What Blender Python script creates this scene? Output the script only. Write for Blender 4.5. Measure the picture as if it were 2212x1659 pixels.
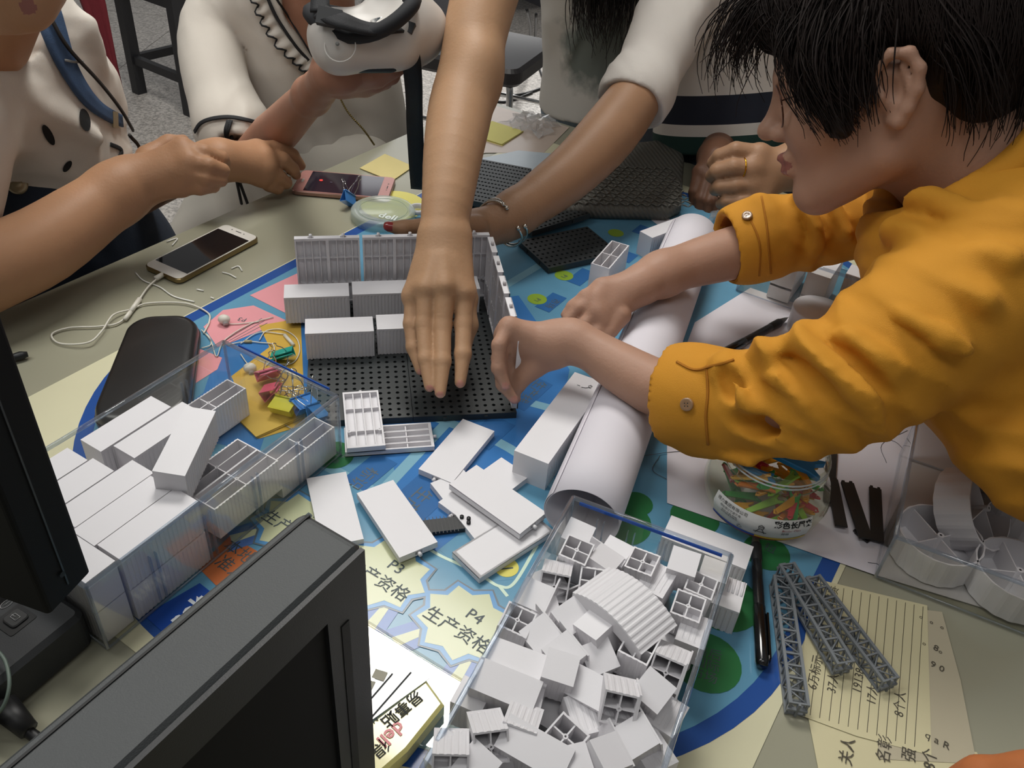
import bpy, math, random
import numpy as np
from mathutils import Matrix, Vector
random.seed(7); rs = np.random.RandomState(7)
scene = bpy.context.scene
for o in list(bpy.data.objects): bpy.data.objects.remove(o)
C = scene.collection
A = np.array
T = 0.75                                   # table top height (m)
# ---------------------------------------------------------------- camera
PITCH = math.radians(37.7); ROLL = math.atan2(0.0926, 0.9957); FPX = 1848.0
CAM = A([0.0, 0.0, T + 0.60])
FW = A([0, math.cos(PITCH), -math.sin(PITCH)])
_r0 = A([1.0, 0, 0]); _u0 = np.cross(_r0, FW)
RT = _r0 * math.cos(ROLL) + _u0 * math.sin(ROLL); UP = np.cross(RT, FW)
cam_d = bpy.data.cameras.new('camera'); cam = bpy.data.objects.new('camera', cam_d); C.objects.link(cam)
cam.matrix_world = Matrix([[RT[i], UP[i], -FW[i], CAM[i]] for i in range(3)] + [[0, 0, 0, 1]])
cam_d.sensor_width = 36.0; cam_d.lens = FPX / 2212 * 36.0; cam_d.clip_start = 0.02
scene.camera = cam
# ---------------------------------------------------------------- world, light, exposure
scene.view_settings.view_transform = 'Standard'; scene.view_settings.look = 'None'
scene.view_settings.gamma = 1.0; scene.view_settings.use_curve_mapping = False
scene.view_settings.exposure = -0.18
scene.cycles.transparent_max_bounces = 48; scene.cycles.max_bounces = 10
w = bpy.data.worlds.new('room_light'); scene.world = w; w.use_nodes = True
w.node_tree.nodes['Background'].inputs[0].default_value = (0.98, 0.97, 0.96, 1)
w.node_tree.nodes['Background'].inputs[1].default_value = 0.19
def area(name, loc, target, sx, sy, power, col=(1, 1, 1), spread=180):
    l = bpy.data.lights.new(name, 'AREA'); l.shape = 'RECTANGLE'; l.size = sx; l.size_y = sy
    l.energy = power; l.color = col; l.spread = math.radians(spread)
    o = bpy.data.objects.new(name, l); C.objects.link(o); o.location = loc
    o.rotation_euler = (Vector(target) - Vector(loc)).to_track_quat('-Z', 'Y').to_euler(); return o
area('ceiling_tube_near_left', (-1.3, 0.6, 2.9), (-0.2, 0.9, 0.75), 0.5, 1.6, 23, (1.0, 1.0, 0.97))
area('ceiling_tube_over_camera', (0.0, -0.5, 2.95), (0.0, 0.8, 0.75), 1.4, 0.4, 8, (1, 1, 0.98))
area('window_daylight', (-0.9, 5.2, 1.9), (-0.2, 1.5, 0.8), 2.2, 1.4, 16, (0.97, 0.98, 1.0))
sp_l = bpy.data.lights.new('floor_glare_spot', 'SPOT'); sp_l.energy = 600; sp_l.spot_size = math.radians(26); sp_l.spot_blend = .5; sp_l.shadow_soft_size = .15; sp_l.color = (1, .99, .97)  # spot added to brighten the far floor, standing in for window glare
sp_o = bpy.data.objects.new('floor_glare_spot', sp_l); C.objects.link(sp_o); sp_o.location = (.3, 6.6, 2.6); sp_o.rotation_euler = (Vector((-.25, 3.9, 0)) - Vector((.3, 6.6, 2.6))).to_track_quat('-Z', 'Y').to_euler()
# ---------------------------------------------------------------- pixel -> place helpers (real positions on known heights)
def ray(px, py): return FW + RT * ((px - 1106.0) / FPX) - UP * ((py - 829.5) / FPX)
def P(px, py, z=0.0):
    d = ray(px, py); return CAM + d * ((T + z - CAM[2]) / d[2])
def D(px, py, rng):
    d = ray(px, py); return CAM + d / np.linalg.norm(d) * rng
def nrm(v): v = A(v, float); return v / np.linalg.norm(v)
# mat / table axes
UA = nrm([0.506, 0.862, 0]); VA = nrm([0.862, -0.506, 0]); ZA = A([0, 0, 1.0])
TC = P(1048, 213)
def UV(u, v, z=0.0): return TC + UA * u + VA * v + ZA * z
# ---------------------------------------------------------------- materials
_m = {}
def lin(h):
    h = h.lstrip('#'); c = [int(h[i:i + 2], 16) / 255 for i in (0, 2, 4)]
    return [x / 12.92 if x <= 0.04045 else ((x + 0.055) / 1.055) ** 2.4 for x in c] + [1]
def M(name, col, rough=0.5, metal=0.0, var=0.06, vs=30.0, bump=0.0, bs=200.0, spec=0.5, coat=0.0, sss=0.0, emit=0.0, weave=False, alpha=None):
    if name in _m: return _m[name]
    m = bpy.data.materials.new(name); m.use_nodes = True; nt = m.node_tree; N = nt.nodes; b = N['Principled BSDF']; m.diffuse_color = lin(col)
    L = nt.links
    tc = N.new('ShaderNodeTexCoord')
    nz = N.new('ShaderNodeTexNoise'); nz.inputs['Scale'].default_value = vs; nz.inputs['Detail'].default_value = 3
    L.new(tc.outputs['Object'], nz.inputs['Vector'])
    mx = N.new('ShaderNodeMix'); mx.data_type = 'RGBA'
    c = lin(col)
    mx.inputs[6].default_value = [min(1, x * (1 - var)) for x in c[:3]] + [1]
    mx.inputs[7].default_value = [min(1, x * (1 + var)) for x in c[:3]] + [1]
    L.new(nz.outputs[0], mx.inputs[0]); L.new(mx.outputs[2], b.inputs['Base Color'])
    b.inputs['Roughness'].default_value = rough; b.inputs['Metallic'].default_value = metal
    b.inputs['Specular IOR Level'].default_value = spec
    b.inputs['Coat Weight'].default_value = coat; b.inputs['Coat Roughness'].default_value = 0.08
    if sss: b.inputs['Subsurface Weight'].default_value = sss; b.inputs['Subsurface Radius'].default_value = (0.006, 0.002, 0.001); b.inputs['Subsurface Scale'].default_value = 1.0
    if emit: b.inputs['Emission Color'].default_value = c; b.inputs['Emission Strength'].default_value = emit
    if bump:
        bp = N.new('ShaderNodeBump'); bp.inputs['Strength'].default_value = bump; bp.inputs['Distance'].default_value = 0.001
        if weave:
            tx = N.new('ShaderNodeTexWave'); tx.inputs['Scale'].default_value = bs; tx.bands_direction = 'DIAGONAL'; tx.inputs['Distortion'].default_value = 1.0
            L.new(tc.outputs['Object'], tx.inputs['Vector']); L.new(tx.outputs[0], bp.inputs['Height'])
        else:
            n2 = N.new('ShaderNodeTexNoise'); n2.inputs['Scale'].default_value = bs; n2.inputs['Detail'].default_value = 4
            L.new(tc.outputs['Object'], n2.inputs['Vector']); L.new(n2.outputs[0], bp.inputs['Height'])
        L.new(bp.outputs[0], b.inputs['Normal'])
    if alpha is not None: b.inputs['Alpha'].default_value = alpha
    _m[name] = m; return m
def clear(name, tint='#fbfcff', rough=0.03, fres=1.35, milky=0.0, wr=0.0):
    if name in _m: return _m[name]
    m = bpy.data.materials.new(name); m.use_nodes = True; nt = m.node_tree; N = nt.nodes; L = nt.links; N.clear()
    out = N.new('ShaderNodeOutputMaterial'); tr = N.new('ShaderNodeBsdfTransparent'); tr.inputs[0].default_value = lin(tint)
    gl = N.new('ShaderNodeBsdfGlossy'); gl.inputs[1].default_value = rough; gl.inputs[0].default_value = (1, 1, 1, 1)
    lw = N.new('ShaderNodeLayerWeight'); lw.inputs[0].default_value = 0.5
    pw = N.new('ShaderNodeMath'); pw.operation = 'POWER'; pw.inputs[1].default_value = 4.0; L.new(lw.outputs['Facing'], pw.inputs[0])
    fr = N.new('ShaderNodeMath'); fr.operation = 'MULTIPLY_ADD'; fr.inputs[1].default_value = 0.75; fr.inputs[2].default_value = ((fres - 1) / (fres + 1)) ** 2; L.new(pw.outputs[0], fr.inputs[0])
    mx = N.new('ShaderNodeMixShader'); L.new(fr.outputs[0], mx.inputs[0]); L.new(tr.outputs[0], mx.inputs[1]); L.new(gl.outputs[0], mx.inputs[2])
    last = mx.outputs[0]
    if wr:
        tc = N.new('ShaderNodeTexCoord'); n2 = N.new('ShaderNodeTexNoise'); n2.inputs['Scale'].default_value = 25; L.new(tc.outputs['Object'], n2.inputs['Vector'])
        bp = N.new('ShaderNodeBump'); bp.inputs['Strength'].default_value = wr; bp.inputs['Distance'].default_value = 0.01
        L.new(n2.outputs[0], bp.inputs['Height']); L.new(bp.outputs[0], gl.inputs['Normal']); L.new(bp.outputs[0], lw.inputs['Normal'])
    if milky:
        df = N.new('ShaderNodeBsdfDiffuse'); df.inputs[0].default_value = lin(tint); m2 = N.new('ShaderNodeMixShader'); m2.inputs[0].default_value = milky
        L.new(last, m2.inputs[1]); L.new(df.outputs[0], m2.inputs[2]); last = m2.outputs[0]
    L.new(last, out.inputs[0]); _m[name] = m; m.diffuse_color = (0.8, 0.9, 1, 0.3); return m
# ---------------------------------------------------------------- mesh building
def fr(o=(0, 0, 0), x=(1, 0, 0), z=(0, 0, 1)):
    z = nrm(z); x = A(x, float); x = nrm(x - z * (x @ z)); y = np.cross(z, x)
    m = np.eye(4); m[:3, 0] = x; m[:3, 1] = y; m[:3, 2] = z; m[:3, 3] = o; return m
def tf(m, v):
    v = A(v, float).reshape(-1, 3)
    return v if m is None else v @ m[:3, :3].T + m[:3, 3]
class MB:
    def __init__(s): s.v = []; s.f = []; s.mi = []; s.sm = []; s.n = 0
    def add(s, v, f, mi=0, smooth=False, m=None):
        v = tf(m, v); s.v.append(v); k = s.n
        s.f += [tuple(i + k for i in q) for q in f]; s.mi += [mi] * len(f); s.sm += [smooth] * len(f); s.n += len(v); return s
    def box(s, c, d, m=None, mi=0, taper=1.0):
        c = A(c, float); d = A(d, float) / 2
        v = [c + d * A([sx * (taper if sz > 0 else 1), sy * (taper if sz > 0 else 1), sz]) for sz in (-1, 1) for sx, sy in ((-1, -1), (1, -1), (1, 1), (-1, 1))]
        return s.add(v, [(3, 2, 1, 0), (4, 5, 6, 7), (0, 1, 5, 4), (1, 2, 6, 5), (2, 3, 7, 6), (3, 0, 4, 7)], mi, False, m)
    def prism(s, poly, z0, z1, m=None, mi=0, bev=0.0, smooth=False, cap=True):
        p = A(poly, float)[:, :2]; n = len(p)
        if bev:
            q = p.mean(0); pin = offs(p, -bev)
            rings = [(pin, z0), (p, z0 + bev), (p, z1 - bev), (pin, z1)]
        else: rings = [(p, z0), (p, z1)]
        v = [[x, y, z] for r, z in rings for x, y in r]; f = []
        for k in range(len(rings) - 1):
            for i in range(n): j = (i + 1) % n; f.append((k * n + i, k * n + j, (k + 1) * n + j, (k + 1) * n + i))
        s.add(v, f, mi, smooth, m)
        if cap:
            r = len(rings) - 1
            s.add([[x, y, z0] for x, y in rings[0][0]], [tuple(range(n))[::-1]], mi, False, m)
            s.add([[x, y, z1] for x, y in rings[-1][0]], [tuple(range(n))], mi, False, m)
        return s
    def lathe(s, prof, n=24, m=None, mi=0, smooth=True, close=False, a0=0, a1=2 * math.pi, sy=1.0):
        full = abs(a1 - a0 - 2 * math.pi) < 1e-6; k = n if full else n + 1
        v = [[r * math.cos(a0 + (a1 - a0) * i / n), sy * r * math.sin(a0 + (a1 - a0) * i / n), z] for r, z in prof for i in range(k)]
        f = []
        for j in range(len(prof) - 1):
            for i in range(n): i2 = (i + 1) % k; f.append((j * k + i, j * k + i2, (j + 1) * k + i2, (j + 1) * k + i))
        s.add(v, f, mi, smooth, m)
        if close and full:
            s.add([[prof[0][0] * math.cos(2 * math.pi * i / n), sy * prof[0][0] * math.sin(2 * math.pi * i / n), prof[0][1]] for i in range(n)], [tuple(range(n))[::-1]], mi, False, m)
            s.add([[prof[-1][0] * math.cos(2 * math.pi * i / n), sy * prof[-1][0] * math.sin(2 * math.pi * i / n), prof[-1][1]] for i in range(n)], [tuple(range(n))], mi, False, m)
        return s
    def tube(s, pts, r, n=8, m=None, mi=0, cap=True, flat=1.0, nref=None):
        pts = A(pts, float); k = len(pts); r = np.full(k, r, float) if np.isscalar(r) else A(r, float)
        tg = np.gradient(pts, axis=0); tg /= np.linalg.norm(tg, axis=1)[:, None] + 1e-12
        a = A(nref, float) if nref is not None else (A([0, 0, 1.0]) if abs(tg[0][2]) < 0.9 else A([1.0, 0, 0])); v = []
        for i in range(k):
            a = a - tg[i] * (a @ tg[i]); a = a / (np.linalg.norm(a) + 1e-12); b = np.cross(tg[i], a)
            for j in range(n):
                t = 2 * math.pi * j / n; v.append(pts[i] + (b * math.cos(t) + a * math.sin(t) * flat) * r[i])
        f = [(i * n + j, i * n + (j + 1) % n, (i + 1) * n + (j + 1) % n, (i + 1) * n + j) for i in range(k - 1) for j in range(n)]
        if cap: f += [tuple(range(n))[::-1], tuple((k - 1) * n + j for j in range(n))]
        return s.add(v, f, mi, True, m)
    def cyl(s, a, b, r, n=12, m=None, mi=0): return s.tube([a, b], r, n, m, mi)
    def ball(s, c, r, n=10, m=None, mi=0):
        r = A([r, r, r] if np.isscalar(r) else r, float); v = []; k = n // 2
        for i in range(k + 1):
            t = math.pi * i / k
            for j in range(n): p = 2 * math.pi * j / n; v.append(A(c) + r * A([math.sin(t) * math.cos(p), math.sin(t) * math.sin(p), math.cos(t)]))
        f = [(i * n + j, (i + 1) * n + j, (i + 1) * n + (j + 1) % n, i * n + (j + 1) % n) for i in range(k) for j in range(n)]
        return s.add(v, f, mi, True, m)
    def sheet(s, grid, th, m=None, mi=0, smooth=True):
        g = A(grid, float); a, b = g.shape[:2]; du = np.gradient(g, axis=0); dv = np.gradient(g, axis=1); nn = np.cross(du, dv); nn /= np.linalg.norm(nn, axis=2)[..., None] + 1e-12
        top = g + nn * th / 2; bot = g - nn * th / 2; v = np.concatenate([top.reshape(-1, 3), bot.reshape(-1, 3)]); n = a * b; f = []
        I = lambda i, j: i * b + j
        for i in range(a - 1):
            for j in range(b - 1):
                f.append((I(i, j), I(i + 1, j), I(i + 1, j + 1), I(i, j + 1))); f.append((n + I(i, j), n + I(i, j + 1), n + I(i + 1, j + 1), n + I(i + 1, j)))
        for i in range(a - 1):
            f.append((I(i, 0), n + I(i, 0), n + I(i + 1, 0), I(i + 1, 0))); f.append((I(i, b - 1), I(i + 1, b - 1), n + I(i + 1, b - 1), n + I(i, b - 1)))
        for j in range(b - 1):
            f.append((I(0, j), I(0, j + 1), n + I(0, j + 1), n + I(0, j))); f.append((I(a - 1, j), n + I(a - 1, j), n + I(a - 1, j + 1), I(a - 1, j + 1)))
        return s.add(v, f, mi, smooth, m)
def offs(p, d):
    p = A(p, float); n = len(p); out = []
    area2 = sum(p[i][0] * p[(i + 1) % n][1] - p[(i + 1) % n][0] * p[i][1] for i in range(n)); sg = 1 if area2 > 0 else -1
    for i in range(n):
        a = nrm(p[i] - p[i - 1] + 1e-12); b = nrm(p[(i + 1) % n] - p[i] + 1e-12); na = A([a[1], -a[0]]); nb = A([b[1], -b[0]]); q = na + nb
        q = q / max(1e-6, (q @ q) / 2) ; out.append(p[i] + sg * q * d)
    return A(out)
def rrect(w, h, r, n=5, c=(0, 0)):
    o = []
    for k, (sx, sy) in enumerate(((1, 1), (-1, 1), (-1, -1), (1, -1))):
        for i in range(n + 1):
            t = math.pi / 2 * (k + i / n); o.append((c[0] + sx * (w / 2 - r) + r * math.cos(t), c[1] + sy * (h / 2 - r) + r * math.sin(t)))
    return o
def smoothpath(pts, n=8, closed=False):
    p = A(pts, float); k = len(p); out = []
    for i in range(k - 1):
        a = p[i - 1] if i > 0 else 2 * p[0] - p[1]; b, c = p[i], p[i + 1]; d = p[i + 2] if i + 2 < k else 2 * p[-1] - p[-2]
        for j in range(n):
            t = j / n; out.append(0.5 * ((2 * b) + (-a + c) * t + (2 * a - 5 * b + 4 * c - d) * t * t + (-a + 3 * b - 3 * c + d) * t ** 3))
    out.append(p[-1]); return A(out)
def mkmesh(name, mb, mats):
    me = bpy.data.meshes.new(name); v = np.concatenate(mb.v) if mb.v else np.zeros((0, 3))
    me.from_pydata(v.tolist(), [], mb.f)
    for m in (mats if isinstance(mats, (list, tuple)) else [mats]): me.materials.append(m)
    me.polygons.foreach_set('material_index', mb.mi); me.polygons.foreach_set('use_smooth', mb.sm); me.update(); return me
def tag(o, label=None, cat=None, group=None, kind=None):
    if label: o['label'] = label
    if cat: o['category'] = cat
    if group: o['group'] = group
    if kind: o['kind'] = kind
    return o
class Thing:
    def __init__(s, name, label, cat, m=None, group=None, kind=None):
        s.o = bpy.data.objects.new(name, None); s.o.empty_display_size = 0.02; C.objects.link(s.o); s.m = np.eye(4) if m is None else m
        s.o.matrix_world = Matrix(s.m.tolist()); s.inv = np.linalg.inv(s.m); tag(s.o, label, cat, group, kind)
    def part(s, name, mb, mats, parent=None, local=False, label=None, kind=None):
        if not local: mb.v = [tf(s.inv, v) for v in mb.v]
        o = bpy.data.objects.new(name, mkmesh(name, mb, mats)); C.objects.link(o); o.parent = parent or s.o
        tag(o, label, None, None, kind); return o
    def addmesh(s, name, me, parent=None, label=None, world=True):
        if world: me.transform(Matrix(s.inv.tolist()))
        o = bpy.data.objects.new(name, me); C.objects.link(o); o.parent = parent or s.o; tag(o, label); return o
    def dup(s, m, label=None, group=None):
        t = Thing.__new__(Thing); t.o = s.o.copy(); C.objects.link(t.o); t.o.matrix_world = Matrix(m.tolist()); t.m = m; t.inv = np.linalg.inv(m)
        if label: t.o['label'] = label
        if group: t.o['group'] = group
        for c in s.o.children:
            d = c.copy(); C.objects.link(d); d.parent = t.o
            for g in c.children: e = g.copy(); C.objects.link(e); e.parent = d
        return t
    def move(s, m): s.o.matrix_world = Matrix(m.tolist()); s.m = m; s.inv = np.linalg.inv(m)
def single(name, mb, mats, label, cat, m=None, group=None, kind=None):
    m = np.eye(4) if m is None else m; inv = np.linalg.inv(m)
    mb.v = [tf(inv, v) for v in mb.v]; o = bpy.data.objects.new(name, mkmesh(name, mb, mats)); C.objects.link(o); o.matrix_world = Matrix(m.tolist())
    return tag(o, label, cat, group, kind)
_tc = {}
def textmesh(s, size, ext=0.0, bold=0.0):
    cu = bpy.data.curves.new('lettering', 'FONT'); cu.body = s; cu.size = size; cu.align_x = 'CENTER'; cu.align_y = 'CENTER'; cu.extrude = ext; cu.offset = bold; cu.resolution_u = 2
    o = bpy.data.objects.new('lettering', cu); C.objects.link(o); dg = bpy.context.evaluated_depsgraph_get(); dg.update()
    me = bpy.data.meshes.new_from_object(o.evaluated_get(dg)); bpy.data.objects.remove(o); return me
def text(th, s, size, pos, xd, mat, z=ZA, parent=None, name='lettering', bold=0.0, sx=1.0):
    me = textmesh(s, size, 0.00003, bold); me.materials.clear(); me.materials.append(mat); me.transform(Matrix.Diagonal((sx, 1, 1, 1)))
    me.transform(Matrix(fr(pos, xd, z).tolist())); return th.addmesh(name, me, parent)
def strokes(mb, lines, r=0.0005, m=None, mi=0):
    for l in lines: mb.tube(l, r, 4, m, mi, True)
# ================================================================ SETTING
white_pl = M('white_plastic', '#dad8db', 0.45, var=0.015, bump=0.05, bs=400)
inner_pl = white_pl
blackm = M('black_plastic', '#1b1c1e', 0.45, var=0.1)
dark = M('charcoal_plastic', '#26282a', 0.55, var=0.08, bump=0.15, bs=900)
chrome = M('chrome', '#c8c8c6', 0.15, 1.0, var=0.02)
ink = M('black_ink', '#1c2023', 0.7)
# terrazzo floor
def floor_mat():
    m = bpy.data.materials.new('terrazzo'); m.use_nodes = True; nt = m.node_tree; N = nt.nodes; L = nt.links; b = N['Principled BSDF']
    tc = N.new('ShaderNodeTexCoord'); vo = N.new('ShaderNodeTexVoronoi'); vo.inputs['Scale'].default_value = 130; L.new(tc.outputs['Object'], vo.inputs['Vector'])
    nz = N.new('ShaderNodeTexNoise'); nz.inputs['Scale'].default_value = 70; nz.inputs['Detail'].default_value = 6; L.new(tc.outputs['Object'], nz.inputs['Vector'])
    cr = N.new('ShaderNodeValToRGB'); e = cr.color_ramp.elements; e[0].position = 0.30; e[0].color = lin('#99948e'); e[1].position = 0.68; e[1].color = lin('#cfc9c2')
    mx = N.new('ShaderNodeMath'); mx.operation = 'MULTIPLY_ADD'; sp = N.new('ShaderNodeSeparateColor'); L.new(vo.outputs['Color'], sp.inputs[0])
    L.new(sp.outputs[0], mx.inputs[0]); mx.inputs[1].default_value = 0.45; L.new(nz.outputs[0], mx.inputs[2])
    sb = N.new('ShaderNodeMath'); sb.operation = 'SUBTRACT'; L.new(mx.outputs[0], sb.inputs[0]); sb.inputs[1].default_value = 0.22
    L.new(sb.outputs[0], cr.inputs[0]); L.new(cr.outputs[0], b.inputs['Base Color']); b.inputs['Roughness'].default_value = 0.32; return m
fm = floor_mat(); jm = M('floor_joint', '#6a6762', 0.8)
fth = Thing('floor', None, None, kind='structure')
mb = MB(); mb.box((0, 3, -0.06), (14, 14, 0.1)); fth.part('bedding', mb, jm)
tile = MB(); tile.box((0, 0, -0.006), (0.796, 0.796, 0.012)); tme = mkmesh('floor_tile', tile, fm); ft = 0
for i in range(-5, 6):
    for j in range(-1, 9):
        o = bpy.data.objects.new('floor_tile', tme); C.objects.link(o); o.parent = fth.o; o.location = (i * 0.8 + 0.13, j * 0.8 + 0.2, 0.0); o.rotation_euler = (0, 0, 0)
# ---------------------------------------------------------------- table
table_top = M('table_laminate', '#989683', 0.16, var=0.05, vs=6, spec=0.4, coat=0.1)
tb = Thing('meeting_table', 'large grey-green laminate table under the printed game mat', 'table', fr(UV(-1.0, 0.6, -T), UA))
mb = MB(); mb.prism([UV(0, 0)[:2], UV(-2.1, 0)[:2], UV(-2.1, 1.2)[:2], UV(0, 1.2)[:2]][::-1], T - 0.03, T, bev=0.004); tb.part('tabletop', mb, table_top)
for u, v in ((-0.12, 0.1), (-0.12, 1.1), (-2.0, 0.1), (-2.0, 1.1)):
    mb = MB(); c = UV(u, v, -T); mb.box((c[0], c[1], (T - 0.03) / 2), (0.05, 0.05, T - 0.03)); tb.part('leg', mb, dark)
mb = MB(); mb.box((0, 0, T - 0.06), (1.9, 0.03, 0.06), m=fr(UV(-1.05, 0.1, -T), UA)); mb.box((0, 0, T - 0.06), (1.9, 0.03, 0.06), m=fr(UV(-1.05, 1.1, -T), UA)); tb.part('apron', mb, dark)
# ---------------------------------------------------------------- game mat (printed vinyl)
ms = dict(rough=0.16, var=0.05, vs=14, spec=0.28)
cream = M('mat_cream', '#cfcbac', **ms); mblue = M('mat_border_blue', '#2a4f92', **ms); sky = M('mat_sky_blue', '#5f92ae', rough=0.16, var=0.10, vs=22, spec=0.28)
royal = M('mat_royal_blue', '#3c74b0', rough=0.16, var=0.12, vs=9, spec=0.28); pale = M('mat_pale_line', '#cfe3cf', **ms); pinkm = M('mat_pink', '#dc979d', **ms)
orange = M('mat_orange', '#bd6b3f', **ms); greenm = M('mat_green', '#2f6d42', **ms); lime = M('mat_lime', '#8aa83c', **ms); yel = M('mat_yellow', '#d9d06a', **ms)
badge = M('mat_badge_cream', '#c6caa4', **ms); gold = M('mat_gold', '#c9a44a', **ms); greyl = M('mat_grey_line', '#66747c', **ms); mink = M('mat_print_ink', '#3d4a50', 0.5)
mat = Thing('game_mat', 'printed vinyl game mat with blue rounded border, coloured fields and Chinese lettering', 'mat', fr(UV(-0.65, 0.565), UA))
MZ = 0.0008
FC = [0]
def flat(name, pts, layer, m, parent=None):
    FC[0] += 1; mb = MB(); z = T + MZ + 0.00012 * (layer + 2) + FC[0] * 1.0e-6; mb.prism([p[:2] for p in pts][::1], z - 0.0001, z, bev=0); 
    return mat.part(name, mb, m, parent)
def fpx(name, pxs, layer, m): return flat(name, [P(*q) for q in pxs], layer, m)
mb = MB(); mb.prism([UV(-1.215, .172)[:2], UV(-0.1, .172)[:2], UV(-0.1, .955)[:2], UV(-1.215, .955)[:2]], T, T + MZ); mat.part('vinyl_sheet', mb, cream)
def ell(d, n=40):
    o = []
    for i in range(n + 1):
        t = math.pi / 2 + math.pi * i / n; o.append(UV(-0.9 + (0.3 - d) * math.cos(t), 0.562 + (0.388 - d) * -math.sin(t)))
    for i in range(n + 1):
        t = -math.pi / 2 + math.pi * i / n; o.append(UV(-0.42 + (0.3 - d) * math.cos(t), 0.562 + (0.388 - d) * -math.sin(t)))
    return o
flat('printed_border', ell(0), 0, mblue); flat('printed_field', ell(0.016), 1, sky)
def disc(name, px, py, r, layer, m, sy=1):
    c = P(px, py); return flat(name, [c + (UA * math.cos(t) * sy + VA * math.sin(t)) * r for t in np.linspace(0, 2 * math.pi, 25)[:-1]], layer, m)
def quad(name, px, py, lu, lv, layer, m, rot=0.0):
    c = P(px, py); a = math.radians(rot); x = UA * math.cos(a) + VA * math.sin(a); y = -UA * math.sin(a) + VA * math.cos(a)
    return flat(name, [c - x * lu / 2 - y * lv / 2, c + x * lu / 2 - y * lv / 2, c + x * lu / 2 + y * lv / 2, c - x * lu / 2 + y * lv / 2][::-1], layer, m)
def mtext(s, px, py, size, d=VA, m=None, bold=0.0): text(mat, s, size, P(px, py, MZ + 0.0009), d, m or mink, bold=bold, name='printed_lettering')
# the big royal-blue lake in the middle
fpx('printed_lake', [(470, 760), (560, 700), (650, 700), (1120, 640), (1230, 800), (1190, 1010), (1100, 1100), (1010, 1140), (940, 1195), (880, 1160), (850, 1010), (770, 930), (600, 860), (560, 980), (470, 960), (330, 1000), (300, 960), (440, 850)], 2, royal)
fpx('printed_shore', [(1060, 1100), (1220, 960), (1240, 1100), (1160, 1250), (1030, 1260), (950, 1190)], 2, sky)
# roads
def road(pxs, w, m=pale, layer=3, name='printed_road'):
    pts = smoothpath([P(*q) for q in pxs], 8) if len(pxs) > 2 else A([P(*q) for q in pxs]); tg = np.gradient(pts, axis=0); L_ = []; R_ = []
    for p, t in zip(pts, tg): t = nrm(t); s = A([-t[1], t[0], 0]); L_.append(p + s * w / 2); R_.append(p - s * w / 2)
    flat(name, L_ + R_[::-1], layer, m)
road([(860, 1130), (930, 1190), (1000, 1225), (1055, 1255)], 0.003); road([(1050, 1252), (1078, 1268), (1110, 1262), (1160, 1180)], 0.003); road([(1078, 1268), (1096, 1290)], 0.003)
skyl = M('mat_light_blue', '#80adbf', **ms)
for q in ([(800, 1090), (960, 920)], [(930, 900), (1100, 970), (1230, 1080)], [(1100, 860), (1250, 900)], [(1090, 620), (1190, 560)], [(690, 1000), (800, 1060)]): road(q, 0.012, skyl, 3)
# dark parcels of the mat
for px, py, a, b in ((800, 1020, .05, .028), (905, 1080, .058, .042), (1140, 850, .06, .03), (1190, 655, .045, .022), (1255, 600, .045, .022), (1350, 555, .03, .028), (1390, 500, .03, .026), (1430, 560, .03, .03), (1060, 935, .05, .03), (1330, 690, .04, .03)):
    quad('printed_parcel', px, py, a, b, 4, M('mat_parcel_blue', '#35679f', **ms))
for s, px, py, z in (('标识', 783, 1032, .017), ('生产', 897, 1080, .019), ('生产线', 1148, 845, .016), ('市场', 1193, 655, .013)): mtext(s, px, py, z, -UA)
for px, py, r in ((1160, 648, .013), (1218, 597, .013), (1330, 505, .012), (1380, 425, .012)): disc('printed_spot', px, py, r, 4, lime)
for px, py in ((1160, 648), (1218, 597)): mtext('P1', px, py, .010, -UA)
disc('printed_spot', 722, 985, .020, 4, greenm); mtext('生产\n产值', 722, 985, .009, -UA)
# right hand green spots
for px, py, r in ((1525, 1432, .029), (1560, 1300, .033), (1655, 1195, .022), (1500, 1120, .024), (1375, 1090, .016), (1340, 1130, .03)): disc('printed_spot', px, py, r, 4, greenm)
mtext('售后\n国际\n市场', 1525, 1435, .0115, nrm(VA + UA * 0.25)); mtext('租', 1663, 1185, .012); mtext('研', 1512, 1105, .012)
# pink parcels
fpx('printed_parcel', [(540, 640), (648, 590), (660, 660), (630, 685)][::-1], 4, pinkm)
fpx('printed_parcel', [(440, 708), (482, 672), (548, 662), (618, 694), (500, 742), (470, 752)][::-1], 4, pinkm)
fpx('printed_parcel', [(405, 800), (430, 755), (480, 775), (470, 800), (415, 835)][::-1], 4, pinkm)
mtext('P3', 523, 690, .011, nrm(-VA - UA * .4)); 
for k in range(3):
    road([(480 + k * 9, 742), (566 + k * 6, 690 + k * 5)], 0.0008, mink, 5, 'printed_line')
fpx('printed_parcel', [(560, 705), (650, 690), (650, 800), (600, 790)][::-1], 4, gold)
# orange parcel and blue label
fpx('printed_parcel', [(428, 1228), (497, 1160), (560, 1195), (600, 1215), (520, 1290), (466, 1266)], 4, orange)
mtext('本地市\n准入', 515, 1215, .0165, VA); 
fpx('printed_label', [(312, 1332), (432, 1262), (480, 1300), (520, 1330), (400, 1430), (350, 1366)], 4, M('mat_label_blue', '#20489a', **ms)); mtext('nolt', 408, 1318, .02, UA, M('mat_print_white', '#e6ecf0', 0.4), bold=.0006)
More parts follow.
